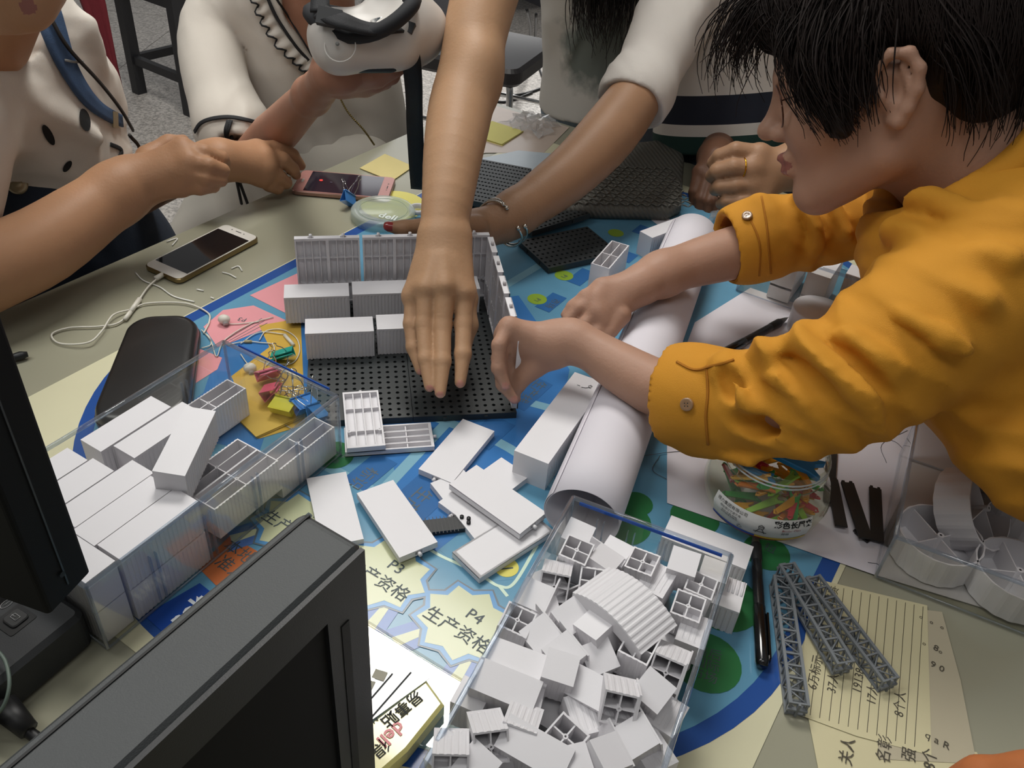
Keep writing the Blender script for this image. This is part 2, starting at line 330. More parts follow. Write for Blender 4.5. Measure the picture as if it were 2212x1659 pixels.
# star badges with ribbons
def star(px, py, r, s1, s2, rot=0.0, k=1.0):
    c = P(px, py); 
    def sp(R0, R1, dr=0): return [c + (VA * math.cos(t) * 1.12 + UA * math.sin(t)) * ((R1 if i % 2 else R0) + dr) for i, t in enumerate(np.linspace(0, 2 * math.pi, 19)[:-1] + rot)]
    for a, sgn in ((-0.55, -1), (0.12, 1)):
        b = c + VA * r * (0.5 * sgn if sgn < 0 else 0.62) - UA * r * 0.55; d = nrm(-UA + VA * a); q = A([-d[1], d[0], 0])
        flat('printed_ribbon', [b + q * .012, b - q * .012, b - q * .014 + d * .038, b + d * .030, b + q * .014 + d * .038], 4, M('mat_ribbon_blue', '#5878b4', **ms))
        flat('printed_ribbon', [b + q * .003, b - q * .003, b - q * .005 + d * .033, b + q * .005 + d * .033], 5, badge)
    flat('printed_badge', sp(r, r * .78, .0065), 6, greyl); flat('printed_badge', sp(r, r * .78, .0045), 7, M('mat_edge_blue', '#5b93c4', **ms)); flat('printed_badge', sp(r, r * .78), 8, badge)
    tz = P(px, py, 0); text(mat, s1, .0155, tz + UA * .010 + ZA * (MZ + .0016) + VA * .004, VA, mink, name='printed_lettering'); text(mat, s2, .0165, tz - UA * .010 + ZA * (MZ + .0016), VA, mink, name='printed_lettering')
star(1002, 1348, .037, 'P4', '生产资格', .17); star(832, 1240, .037, 'P3', '生产资格', .1); star(645, 1135, .037, 'P2', '生产资格', .2)
disc('printed_spot', 1094, 1228, .011, 4, yel); mtext('1', 1094, 1228, .016, nrm(VA - UA))
disc('printed_spot', 850, 445, .05, 4, yel)
fpx('printed_sand', [(500, 815), (650, 700), (660, 920), (560, 950)], 4, gold)
# ---------------------------------------------------------------- clear film over the table edge side
film = clear('film', '#ffffff', 0.04, 1.22, wr=0.12)
# ================================================================ BLOCKS (hollow ribbed containers)
def ribbed_outline(L, W, n, d):
    o = []; st = L / n
    for i in range(n):
        x = -L / 2 + i * st; o += [(x, -W / 2), (x + st * .45, -W / 2), (x + st * .6, -W / 2 + d), (x + st * .85, -W / 2 + d)]
    o += [(L / 2, -W / 2), (L / 2, W / 2)]
    for i in range(n):
        x = L / 2 - i * st; o += [(x, W / 2), (x - st * .45, W / 2), (x - st * .6, W / 2 - d), (x - st * .85, W / 2 - d)]
    o += [(-L / 2, W / 2)]; q = []
    for p in o:
        if not q or abs(p[0] - q[-1][0]) + abs(p[1] - q[-1][1]) > 1e-7: q.append(p)
    if abs(q[0][0] - q[-1][0]) + abs(q[0][1] - q[-1][1]) < 1e-7: q.pop()
    return q
def shell_mb(L, W, H, n, d, wall):
    """open at the bottom (z=0), closed at the top (z=H); plain cap strip at the top"""
    mb = MB(); o = ribbed_outline(L, W, n, d); k = len(o); zc = H - 0.0035
    flat_o = [(x, math.copysign(W / 2, y)) for x, y in o]
    v = [[x, y, 0] for x, y in o] + [[x, y, zc] for x, y in o] + [[x, y, zc + .0012] for x, y in flat_o] + [[x, y, H] for x, y in flat_o]
    f = [(r * k + i, r * k + (i + 1) % k, (r + 1) * k + (i + 1) % k, (r + 1) * k + i) for r in range(3) for i in range(k)] + [tuple(3 * k + i for i in range(k))]
    inn = [(max(-L / 2 + wall, min(L / 2 - wall, x)), math.copysign(W / 2 - d - wall, y)) for x, y in o]
    b = len(v); v += [[x, y, 0] for x, y in inn] + [[x, y, H - wall] for x, y in inn]
    f += [(i, b + i, b + (i + 1) % k, (i + 1) % k) for i in range(k)] + [(b + i, b + k + i, b + k + (i + 1) % k, b + (i + 1) % k) for i in range(k)] + [tuple(b + k + i for i in range(k))[::-1]]
    return mb.add(v, f)
def make_block(name, label, group, L=.076, W=.030, H=.036, n=19, cross=1, d=.0007, wall=.0012, m=None, sub=True):
    t = Thing(name, label, 'block', m, group); t.part('shell', shell_mb(L, W, H, n, d, wall), white_pl, local=True)
    mb = MB(); mb.box((0, 0, H / 2), (L - 2 * wall, .0011, H - .002)); t.part('rib', mb, white_pl, local=True)
    for i in range(cross):
        x = -L / 2 + L * (i + 1) / (cross + 1); mb = MB(); mb.box((x, 0, H / 2), (.0011, W - .003, H - .002)); t.part('rib', mb, white_pl, local=True)
    mb = MB(); mb.lathe([(.0009, .001), (.0019, .001), (.0019, H - .001)][::-1] + [(.0009, .001), (.0009, .008)], 10, fr((0, 0, -.0005)), smooth=False); t.part('pin_socket', mb, white_pl, local=True)
    return t
FLIP = np.diag([1.0, -1.0, -1.0, 1.0])
def euler(m, rx=0, ry=0, rz=0):
    from mathutils import Euler
    e = np.eye(4); e[:3, :3] = A(Euler((math.radians(rx), math.radians(ry), math.radians(rz))).to_matrix()); return m @ e
LONG = make_block('toy_container', 'white ribbed container block, left one of the front pair on the black base plates', 'long container blocks')
def put_long(px, py, ztop, xd, label, group, up=True, rx=0, ry=0, rz=0, H=.036):
    """px,py = centre of the top face"""
    c = P(px, py, ztop); m = fr(c, xd); m = euler(m, rx, ry, rz)
    off = np.eye(4); off[2, 3] = -H if up else 0.0; m = m @ off
    if not up: m = m @ FLIP
    return LONG.dup(m, label, group)
xd_row = nrm(P(808, 712, .044) - P(660, 718, .044)); g = 'container blocks standing on the black base plates'
zt = .036 + .0085
def place_first(px, py): LONG.move(fr(P(px, py, zt) - ZA * .036, xd_row)); LONG.o['group'] = g
place_first(733, 702)
put_long(885, 693, zt, xd_row, 'white ribbed container block under the reaching fingers, right one of the front pair', g)
put_long(684, 627, zt, xd_row, 'white ribbed container block at the left end of the back row, overhanging the plate edge', g)
put_long(829, 620, zt, xd_row, 'white ribbed container block second from the left in the back row', g)
put_long(968, 612, zt, xd_row, 'white ribbed container block at the right end of the back row, beyond the hand', g)
# ---------------------------------------------------------------- black perforated base plates
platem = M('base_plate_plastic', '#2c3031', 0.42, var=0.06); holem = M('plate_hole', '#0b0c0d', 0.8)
def perforated(W, Hh, nx, ny, th, r=.0021):
    mb = MB(); px, py = W / nx, Hh / ny; k = 8; v = []; f = []
    for i in range(nx):
        for j in range(ny):
            cx, cy = (i + .5) * px, (j + .5) * py; b = len(v)
            for q in range(k):
                t = 2 * math.pi * (q + .5) / k; ct, st = math.cos(t), math.sin(t); s = 1 / max(abs(ct), abs(st)); v.append([cx + ct * s * px / 2, cy + st * s * py / 2, th])
            for z in (th, 0.0006):
                for q in range(k): t = 2 * math.pi * (q + .5) / k; v.append([cx + r * math.cos(t), cy + r * math.sin(t), z])
            # corners
            for q in range(k):
                q2 = (q + 1) % k; f.append((b + q, b + q2, b + k + q2, b + k + q)); f.append((b + k + q, b + k + q2, b + 2 * k + q2, b + 2 * k + q))
            c4 = len(v); 
            for sx, sy in ((1, 1), (-1, 1), (-1, -1), (1, -1)): v.append([cx + sx * px / 2, cy + sy * py / 2, th])
            for n_, q in enumerate((0, 2, 4, 6)): f.append((b + q, c4 + n_, b + (q + 1) % k))
    mb.add(v, f)
    mb.add([[0, 0, 0], [W, 0, 0], [W, Hh, 0], [0, Hh, 0], [0, 0, th], [W, 0, th], [W, Hh, th], [0, Hh, th]], [(3, 2, 1, 0), (0, 1, 5, 4), (1, 2, 6, 5), (2, 3, 7, 6), (3, 0, 4, 7)])
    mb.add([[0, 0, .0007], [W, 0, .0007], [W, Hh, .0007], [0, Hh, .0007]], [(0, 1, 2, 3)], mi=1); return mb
def plate(label, W, Hh, nx, ny, m, th=.0085, group='black perforated base plates'):
    t = Thing('base_plate', label, 'base plate', m, group); t.part('pegboard', perforated(W, Hh, nx, ny, th), [platem, holem], local=True)
    mb = MB(); mb.box((W * .3, -.0007, th * .5), (.004, .0014, th * .5)); mb.box((W * .7, -.0007, th * .5), (.004, .0014, th * .5)); t.part('edge_lug', mb, platem, local=True); return t
pa = P(893, 902, .0085); pb = P(1116, 892, .0085); px_ = nrm(pb - pa); plen = np.linalg.norm(pb - pa)
py_ = nrm(P(1036, 644, .0085) - pb); pa[2] = T + .0009
depth = .255
plate('right one of the two joined black perforated base plates, fingers over it', plen, depth, 12, 27, fr(pa, px_))
plate('left one of the two joined black perforated base plates, beside the clear bin', plen, depth, 12, 27, fr(pa - px_ * (plen + .0006), px_))
# ---------------------------------------------------------------- wall panels (ribbed on the inside)
def panel_mb(W, Hh, th=.007, wall=.0012):
    """lies in XY, back plate z 0..wall, ribs to th. returns parts"""
    base = MB(); base.box((0, 0, wall / 2), (W, Hh, wall))
    rim = MB()
    for s in (-1, 1):
        rim.box((s * (W / 2 - .0009), 0, th / 2), (.0018, Hh, th)); rim.box((0, s * (Hh / 2 - .0015), th / 2), (W - .0036, .003, th))
    return base, rim
def make_panel(label, group, m, W=.044, Hh=.090, th=.007):
    t = Thing('wall_panel', label, 'wall panel', m, group); b, r = panel_mb(W, Hh, th); t.part('face_sheet', b, white_pl, local=True); t.part('rim', r, white_pl, local=True)
    for x in (-W * .22, W * .02, W * .26):
        mb = MB(); mb.box((x, 0, .0034), (.0012, Hh - .006, .0060)); t.part('rib', mb, white_pl, local=True)
    for y in (-Hh * .2, Hh * .2):
        mb = MB(); mb.box((0, y, .0030), (W * .90, .0011, .0050)); t.part('rib', mb, white_pl, local=True)
    for s in (-1, 1):
        mb = MB(); mb.lathe([(.0011, .0015), (.0011, .0058), (.0021, .0058), (.0021, .0012)], 10, fr((s * W * .41, -Hh * .2, 0)), smooth=False); t.part('socket', mb, white_pl, local=True)
    mb = MB(); mb.tube([(0, Hh / 2, th / 2), (0, Hh / 2 + .004, th / 2)], .0019, 8); t.part('peg', mb, white_pl, local=True)
    mb = MB(); mb.box((0, Hh / 2 - .0005, th / 2), (.007, .0012, .0035)); t.part('catch', mb, M('panel_recess', '#9a989b', .6), local=True)
    return t
zp = .0985; g = 'wall panels standing around the base plates'
A0, A1 = P(634, 514, zp), P(1058, 505, zp); wd = nrm(A1 - A0); wl = np.linalg.norm(A1 - A0); B1 = P(1127, 737, zp)
PNL = None; names = ['far left end of the back wall', 'second from the left in the back wall', 'right of the yellow gap in the back wall', 'behind the wrist in the back wall', 'fifth from the left in the back wall', 'sixth from the left in the back wall', 'at the right end of the back wall by the corner']
def stand(o, x, face):      # stand the panel upright: local Y -> up, local X along wall, ribs towards face
    y = A([0, 0, 1.0]); z = nrm(face); x = np.cross(y, z); m = np.eye(4); m[:3, 0] = x; m[:3, 1] = -y * -1; m[:3, 2] = z; m[:3, 3] = o; return m
nb = 6; step = wl / nb
def normal_to(d): q = A([d[1], -d[0], 0]); return q
rib_side = normal_to(wd)
if rib_side[1] > 0: rib_side = -rib_side
for i in range(nb):
    c = A0 + wd * (step * (i + .5)); c = A([c[0], c[1], T + .0085 + .045]) + wd * (-.0012 if i == 1 else .0012 if i == 2 else 0)
    m = stand(c - rib_side * .004, wd, rib_side)
    if PNL is None: PNL = make_panel('white ribbed wall panel at the ' + names[0], g, m, W=step - .0012)
    else: PNL.dup(m, 'white ribbed wall panel ' + (names[i] if i < 5 else names[6]), g)
sd = nrm(B1 - A1); sl = np.linalg.norm(B1 - A1); ns = 5; rs2 = normal_to(sd)
if rs2[0] > 0: rs2 = -rs2
for i in range(ns):
    c = A1 + sd * (sl / ns * (i + .5) + .004); c = A([c[0], c[1], T + .0085 + .045]); m = stand(c - rs2 * .003, sd, rs2)
    PNL.dup(m, 'white wall panel %s in the right-hand wall' % ['nearest the corner', 'second from the corner', 'in the middle', 'second from the front', 'at the front end, gripped by fingers'][i], g)
# loose panels lying ribs-up, and flat ones face-up
def lying(center, xd, up, z, label, rx=0, ry=0, g='loose wall panels on the mat'):
    m = fr(center, xd); m = euler(m, rx, ry, 0)
    if not up: m = m @ FLIP; m[:3, 3] += A([0, 0, .007])
    return PNL.dup(m, label, g)
def corners(a, b, c, z):        # a-b short side, b-c long side (pixels)
    a, b, c = P(*a, z), P(*b, z), P(*c, z); return (a + c) / 2, nrm(a - b), nrm(b - c)
def lie(a, b, c, z, label, up=False, rx=0, ry=0):
    ctr, xd, ld = corners(a, b, c, z + .007); ctr[2] = T + z; return lying(ctr, np.cross(ld, ZA), up, z, label, rx, ry)
z0 = .0012
lie((735, 845), (820, 835), (838, 965), z0 + .0075, 'white ribbed panel lying rib side up on another, by the corner of the clear bin', up=True)
lie((930, 905), (935, 972), (745, 985), z0, 'white ribbed panel lying crossways under another in front of the base plate', up=True)
lie((992, 903), (1072, 938), (985, 1045), z0 + .001, 'smooth white panel lying under the shadow, pointing up to the base plate corner')
lie((1073, 988), (1152, 1030), (1020, 1130), z0, 'smooth white panel mostly covered at the back of the loose stack', )
lie((945, 1083), (1030, 1030), (1090, 1100), z0 + .0, 'smooth white panel lowest and leftmost of the loose stack with a peg showing')
lie((985, 1178), (1062, 1243), (1190, 1160), z0 + .001, 'smooth white panel at the front of the loose stack, touching the right bin')
lie((1032, 1003), (970, 1048), (1120, 1155), z0 + .0105, 'smooth white panel topmost of the loose stack')
lie((653, 1037), (755, 1012), (795, 1160), z0, 'smooth white panel leaning left, partly behind the dark monitor corner')
lie((773, 1064), (845, 1035), (943, 1172), z0 + .004, 'smooth white panel right beside the dark monitor corner')
# black beam under the panels, with studs
bm = Thing('textured_strip', 'short black cross-hatched strip with studs under the white panels', 'strip', fr(P(962, 1141, 0.001), P(1010, 1130) - P(925, 1140)))
mb = MB(); mb.box((0, 0, .003), (.06, .016, .005)); bm.part('bar', mb, dark, local=True)
for x, y in ((.016, .004), (.022, .001), (.021, -.004)):
    mb = MB(); mb.lathe([(.0001, .0095), (.002, .0095), (.002, .005)], 10, fr((x, y, 0))); bm.part('stud', mb, blackm, local=True)
mb = MB()
for i in range(12): mb.box((-.028 + i * .0035, 0, .0056), (.0006, .021, .0004), m=euler(np.eye(4), 0, 0, 0) @ fr((0, 0, 0), (1, 0, 0)))
bm.part('hatching', mb, blackm, local=True, kind='stuff')
# ---------------------------------------------------------------- clear storage bins
binm = clear('clear_acrylic', '#fafaf8', 0.04, 1.45); rimm = clear('clear_acrylic_rim', '#e2e8f0', 0.05, 1.6, milky=0.07)
blue_edge = clear('clear_acrylic_blue_lip', '#3f6fc8', 0.1, 1.5, milky=0.55)  # blue-tinted milky acrylic for the bin lips
def clear_bin(label, c0, c1, c3, H, th=.0022, blue=True, ribs=True):
    """c0,c1,c3 world floor-level corners (c0 origin, c1 along x, c3 along y)"""
    x = nrm(c1 - c0); Lx = np.linalg.norm(c1 - c0); Ly = abs((c3 - c0) @ np.cross(ZA, x)); t = Thing('clear_bin', label, 'bin', fr(c0, x if ((c3 - c0) @ np.cross(ZA, x)) > 0 else x))
    mb = MB(); mb.box((Lx / 2, Ly / 2, .0015), (Lx - .004, Ly - .004, .0022)); t.part('base', mb, binm, local=True)
    for (cx, cy, sx, sy) in ((Lx / 2, 0, Lx, th), (Lx / 2, Ly, Lx, th), (0, Ly / 2, th, Ly), (Lx, Ly / 2, th, Ly)):
        mb = MB(); mb.box((cx, cy, H / 2 + .001), (sx if sx > th else th, sy if sy > th else th, H)); w_ = t.part('side_wall', mb, binm, local=True)
    rim = MB()
    pts = [(0, 0, H), (Lx, 0, H), (Lx, Ly, H), (0, Ly, H), (0, 0, H)]
    for a, b in zip(pts, pts[1:]): rim.tube([a, b], .0022, 6)
    t.part('rim', rim, rimm, local=True)
    for a in pts[:4]: cr = MB(); cr.tube([a, (a[0], a[1], .002)], .0016, 6); t.part('corner_edge', cr, rimm, local=True)
    ft_ = MB()
    for a, b in zip(pts, pts[1:]): ft_.tube([(a[0], a[1], .0016), (b[0], b[1], .0016)], .0011, 5)
    t.part('foot_edge', ft_, rimm, local=True)
    if ribs:
        for k in range(1, 5):
            for y in (0, Ly):
                for dx in (-.003, .003):
                    mb = MB(); mb.box((Lx * k / 5 + dx, y, H * .42), (.0009, .0030, H * .72)); t.part('moulded_rib', mb, rimm, local=True)
    return t
b0 = P(235, 1405); b1 = P(737, 985); xx = nrm(b1 - b0); yy = np.cross(ZA, xx)
BINL = clear_bin('long clear bin on the left full of long white container blocks', b0 + ZA * .0012, b1 + ZA * .0012, b0 + yy * .150, .076)
mb = MB(); mb.box((0.283, .075, .0745), (.0012, .12, .0022)); BINL.part('blue_tinted_lip', mb, blue_edge, local=True)
LX = xx; g1 = 'long container blocks in the left clear bin'
def inbin(s, t_, ztop, label, up=True, rz=0, rx=0, ry=0, d=None):
    c = b0 + xx * s + yy * t_ + ZA * ztop; m = euler(fr(c, LX if d is None else d), rx, ry, rz); off = np.eye(4); off[2, 3] = -.036 if up else 0.; m = m @ off
    if not up: m = m @ FLIP
    return LONG.dup(m @ np.diag([1, .89, 1, 1]), label, g1)
for z, lay in ((.0755, 'upper'), (.0385, 'lower')): inbin(.0155, .043, z, 'white block laid crossways at the near end of the left bin, %s one' % lay, d=yy)
for s, t_, nm in ((.0695, .0155, 'row along the front wall'), (.0675, .0430, 'second from the front wall'), (.0715, .0705, 'third from the front wall'), (.054, .0985, 'fourth from the front wall'), (.050, .1265, 'fifth, half behind the monitor'), (.139, .1265, 'farther pair, along the back wall'), (.150, .0975, 'farther pair, the nearer one')):
    inbin(s, t_, .0755, 'white closed block in the left bin, ' + nm)
    inbin(s if s > .06 else .0695, t_, .0385, 'white lower-layer block in the left bin, ' + nm)
ctl = P(400, 950, .100) - b0
inbin(float(ctl @ xx), float(ctl @ yy), float(ctl[2]), 'white container block lying askew on top of the others in the left bin', rx=5, ry=-5, d=P(437, 887, .1) - P(367, 1011, .1))
for s, t_, z, nm in ((.160, .0165, .0520, 'third from right by the front wall'), (.236, .0165, .0395, 'right end of the front wall'), (.229, .128, .0395, 'far end of the back wall'), (.163, .045, .0480, 'below the askew block')):
    inbin(s, t_, z, 'hollow white block in left bin, open side up, ' + nm, False)
# ---------------------------------------------------------------- small blocks in the right bin
r0 = P(1238, 1075, .072); r1 = P(1580, 1200, .072); rx_ = nrm(r1 - r0); rl = np.linalg.norm(r1 - r0); ry_ = np.cross(ZA, rx_)
RB0 = r0 - ry_ * .32; RB0[2] = T + .0012
BINR = clear_bin('clear bin in the foreground heaped with small white hollow blocks', RB0, RB0 + rx_ * rl, RB0 + ry_ * .32, .071)
mb = MB(); mb.box((rl / 2, .318, .069), (rl * .9, .0012, .003)); BINR.part('blue_tinted_lip', mb, blue_edge, local=True)
SS = (.0235, .0235, .029)
SM = make_block('small_block', 'x', 'x', L=SS[0], W=SS[1], H=SS[2], n=5, cross=1, d=.00032, wall=.0013)
FL = make_block('small_block', 'x', 'x', L=SS[0], W=SS[1], H=SS[2], n=5, cross=1, d=.00032, wall=.0013)
mb = MB(); mb.box((.0125, .004, SS[2] / 2), (.0014, .034, SS[2])); FL.part('side_flange', mb, white_pl, local=True)
LN = make_block('small_block', 'x', 'x', L=.048, W=SS[1], H=SS[2], n=9, cross=1, d=.00032, wall=.0013)
used = {'s': 0, 'f': 0, 'l': 0}; protos = {'s': SM, 'f': FL, 'l': LN}; pile = []
def blk(px, py, z, kind='s', pose='closed', rz=0, rx=0, ry=0, word=''):
    """px,py centre of the visible top; z its height above the table"""
    c = P(px, py, z); m = euler(fr(c, RT), rx, ry, 0); r = np.eye(4); a = math.radians(rz); m = fr(c, A([math.cos(a), math.sin(a), 0]), ); m = euler(np.block([[m]]), rx, ry, 0)
    off = np.eye(4)
    if pose == 'closed': off[2, 3] = -SS[2]; m = m @ off
    elif pose == 'open': m = m @ FLIP
    elif pose == 'front':                       # open face turned to the camera
        q = euler(np.eye(4), 90, 0, 0); off[:3, 3] = (0, SS[2] * -.5, -SS[1] / 2); off[:3, 3] = (0, -SS[2] / 2, -SS[1] / 2); m = m @ off @ euler(np.eye(4), -90, 0, 0)
    elif pose == 'side':                        # lying on a side, closed end to camera
        off[:3, 3] = (0, SS[2] / 2, -SS[1] / 2); m = m @ off @ euler(np.eye(4), 90, 0, 0)
    pile.append((py, px, kind, pose, m, word))
for a in [
    (1246, 1187, .066, 's', 'open', -20, 6, 4), (1388, 1212, .064, 's', 'open', -24, 4, -4), (1515, 1262, .058, 's', 'open', -22, 0, 3), (1487, 1308, .064, 's', 'open', -20, 8, 0),
    (1283, 1255, .060, 's', 'open', -8, 14, -4), (1118, 1338, .068, 's', 'open', -18, 4, 8), (1380, 1396, .070, 's', 'open', -27, 4, 0), (1222, 1590, .072, 's', 'open', -38, 8, 6),
    (1205, 1225, .066, 's', 'front', -8, -30, 0), (1455, 1408, .068, 'f', 'front', -22, -32, 0), (1342, 1478, .078, 'f', 'front', -6, -34, 4), (975, 1600, .074, 's', 'front', 4, -28, 0), (1052, 1555, .074, 's', 'front', 14, -32, 0), (1132, 1545, .072, 's', 'front', -14, -26, 4),
    (1250, 1150, .058, 's', 'closed', -20, 8, 6), (1478, 1212, .066, 's', 'closed', -18, 10, 0), (1236, 1330, .066, 's', 'closed', -48, 10, 14), (1285, 1345, .072, 's', 'closed', -44, 6, -12), (1155, 1285, .064, 'f', 'closed', -22, 16, 0),
    (1168, 1370, .066, 'f', 'closed', 40, 10, -14), (1218, 1408, .070, 'f', 'closed', 38, 8, -16), (1212, 1440, .076, 's', 'closed', -12, 8, 4), (1412, 1490, .074, 's', 'closed', -36, 16, 10), (1122, 1428, .068, 'l', 'closed', -16, 6, 2),
    (1092, 1478, .070, 'l', 'closed', -18, 14, 2), (1140, 1490, .062, 's', 'closed', -10, 0, 0), (1155, 1615, .074, 'l', 'closed', -24, 14, 4), (1255, 1475, .066, 'l', 'closed', -30, 18, -6), (1295, 1418, .062, 's', 'closed', 24, 22, -10),
    (1320, 1625, .070, 'f', 'closed', 34, 12, 18), (1372, 1590, .068, 'f', 'closed', 28, 10, -20), (1348, 1555, .062, 's', 'side', 30, 8, 0), (1188, 1255, .058, 'f', 'closed', -60, 10, 14), (1330, 1190, .056, 's', 'closed', -30, 10, 0),
    (1310, 1205, .060, 'f', 'closed', 60, 8, 10), (1420, 1250, .056, 's', 'side', -30, 8, 0), (1180, 1320, .058, 's', 'closed', 20, 14, 8), (1080, 1600, .060, 's', 'side', 10, 6, 0), (1000, 1662, .066, 'l', 'closed', -36, 12, 8), (1030, 1652, .072, 's', 'closed', -34, 12, 10),
    (1240, 1648, .070, 's', 'closed', 20, 10, 0), (1410, 1620, .050, 's', 'side', 30, 0, 0), (1500, 1360, .054, 's', 'side', -20, 4, 0), (1440, 1540, .052, 's', 'side', -30, 0, 6), (1265, 1540, .058, 's', 'side', 20, 8, 0), (1340, 1345, .055, 's', 'side', -40, 8, 4),
    (1275, 1210, .05, 's', 'side', 10, 10, 0), (1545, 1230, .045, 's', 'closed', -20, 0, 0), (1100, 1380, .05, 's', 'side', -20, 0, 0), (1020, 1500, .05, 's', 'closed', -20, 0, 0)]:
    blk(*a)
# lower layer under the heap
for i in range(4):
    for j in range(10):
        c = RB0 + rx_ * (.02 + i * .0335 + rs.uniform(-.003, .003)) + ry_ * (.02 + j * .0315 + rs.uniform(-.003, .003)) + ZA * (.032 + rs.uniform(-.002, .004))
        a = rs.uniform(-.5, .5); d = rx_ * math.cos(a) + ry_ * math.sin(a); m = euler(fr(c, d), rs.uniform(-7, 7), rs.uniform(-7, 7)); off = np.eye(4); up = rs.rand() < .6
        if up: off[2, 3] = -SS[2]; m = m @ off
        else: m = m @ FLIP
        pile.append((None, None, 's', 'low', m, ''))
vis = sorted([p for p in pile if p[0] is not None], key=lambda p: p[0]); rows = []; ords = ['leftmost', 'second from left', 'third from left', 'fourth from left', 'fifth from left']
rn = ['back row', 'second row', 'third row', 'fourth row', 'fifth row', 'sixth row', 'seventh row', 'eighth row', 'ninth row', 'tenth row', 'front row']
kn = {('s', 'open'): 'open-topped hollow block', ('s', 'front'): 'block, cells facing out', ('f', 'front'): 'flanged block, cells facing out', ('s', 'closed'): 'smooth-topped block', ('f', 'closed'): 'flanged block', ('l', 'closed'): 'long block', ('s', 'side'): 'block on its side'}
per = 5
for k in range(0, len(vis), per):
    row = sorted(vis[k:k + per], key=lambda p: p[1])
    for i, p in enumerate(row):
        lab = 'small white %s, %s, %s of foreground bin' % (kn[(p[2], p[3])], ords[i], rn[min(k // per, 10)])
        pr = protos[p[2]]
        if not used[p[2]]: used[p[2]] = 1; pr.move(p[4]); pr.o['label'] = lab; pr.o['group'] = 'small blocks heaped in the foreground bin'
        else: pr.dup(p[4], lab, 'small blocks heaped in the foreground bin')
for p in pile:
    if p[0] is None: SM.dup(p[4], 'small white block buried under the heap in the foreground bin', 'buried blocks in the foreground bin')
# arched roof piece
ar = Thing('arched_roof_piece', 'large curved white ribbed roof piece lying across the small blocks', 'roof piece', fr(P(1352, 1300, .080), P(1455, 1385, .08) - P(1270, 1225, .08)))
arc = MB(); Rr = .058; n = 30; a0, a1 = math.radians(52), math.radians(128); v = []; f = []; wA = .0205
for i in range(n * 2 + 1):
    a = a0 + (a1 - a0) * i / (n * 2); d = 0.0005 if i % 4 in (1, 2) else 0
    for rr_, y in ((Rr - d, -wA), (Rr - d, wA), (Rr - .004, wA), (Rr - .004, -wA)): v.append([rr_ * math.cos(a), y, rr_ * math.sin(a) - Rr + .004])
for i in range(n * 2):
    for q in range(4): f.append((i * 4 + q, (i + 1) * 4 + q, (i + 1) * 4 + (q + 1) % 4, i * 4 + (q + 1) % 4))
f += [(0, 1, 2, 3), tuple(n * 8 + q for q in (3, 2, 1, 0))]; arc.add(v, f); ar.part('ribbed_shell', arc, white_pl, local=True)
for s in (-1, 1):
    mb = MB(); pts = [(Rr * .985 * math.cos(a), Rr * .985 * math.sin(a) - Rr + .004) for a in np.linspace(a0, a1, 16)]; pts2 = [(x, z - .013 if i not in (0, 15) else z - .008) for i, (x, z) in enumerate(pts)]
    mb.prism([(x, z) for x, z in pts + pts2[::-1]], 0, .0013, m=fr((0, s * (wA - .001), 0), (1, 0, 0), (0, -1, 0))); ar.part('end_wall', mb, white_pl, local=True)
# ---------------------------------------------------------------- loose blocks on the table
g2 = 'loose long container blocks on the mat'
def loose(c, xd, z, label, up=True, s=None, rx=0):
    m = fr(c, xd); m = euler(m, rx)
    off = np.eye(4); off[2, 3] = -.036 if up else 0; m = m @ off
    if not up: m = m @ FLIP
    if s: m = m @ np.diag([s[0], s[1], s[2], 1])
    return LONG.dup(m, label, g2)
xt = nrm(P(1300, 527, .07) - P(1335, 560, .07) + 0); xt = nrm(P(1340, 527, .073) - P(1298, 575, .073))
TALL = make_block('toy_container', 'tall hollow white block standing open side up beyond the paper roll', g2, L=.074, W=.026, H=.050, n=19, cross=1, m=fr(P(1319, 549, .052), xt) @ FLIP)
SHORT = make_block('toy_container', 'short closed white ribbed block beside the far hand of the yellow shirt', g2, L=.045, W=.030, H=.028, n=11, cross=1, m=fr(P(1297, 628, .030) - ZA * .028, P(1330, 612, .03) - P(1290, 632, .03)))
l0, l1, l2 = P(1122, 962, .037), P(1180, 1005, .037), P(1290, 850, .037)
NOTE = make_block('toy_container', 'long white ribbed block with a pencilled number, lying against the paper roll', g2, L=.150, W=np.linalg.norm(l1 - l0), H=.036, n=38, cross=3, m=fr((l0 + (l2 - l1) * .5 / 1 + l1) / 2 + (l2 - l1) * .30 - ZA * .036, l2 - l1))
mb = MB(); q = P(1262, 838, .0374)
strokes(mb, [[q + VA * .004 * x + UA * .004 * y for x, y in l] for l in ([(-2.2, 0), (-1.4, .1)], [(-.8, -.2), (.2, .2), (1, 1), (1.4, 2), (.8, 2.2), (.5, 1.4), (1.1, .9), (1.6, 1)])], .0003); NOTE.part('pencilled_number', mb, ink)
l0, l1 = P(1450, 1115, .030), P(1628, 1183, .030); w_ = P(1612, 1228, .030) - l1
BX = make_block('toy_container', 'smooth-topped white block lying behind the rim of the foreground bin', g2, L=np.linalg.norm(l1 - l0), W=.030, H=.029, n=19, cross=1, m=fr((l0 + l1) / 2 + w_ * .5 - ZA * .029, l1 - l0))
l0, l1 = P(1540, 1300, .030), P(1590, 1312, .03)
BS = make_block('toy_container', 'short white block with a ribbed top standing in front of the black pen', g2, L=.030, W=.034, H=.030, n=6, cross=1, m=fr(P(1568, 1278, .031) - ZA * .030, P(1605, 1330, .03) - P(1545, 1308, .03)))
mb = MB()
for i in range(8): mb.tube([(-.013 + i * .0037, .0005, .030), (-.013 + i * .0037, .0165, .030)], .0011, 6)
BS.part('top_rib', mb, white_pl, local=True)
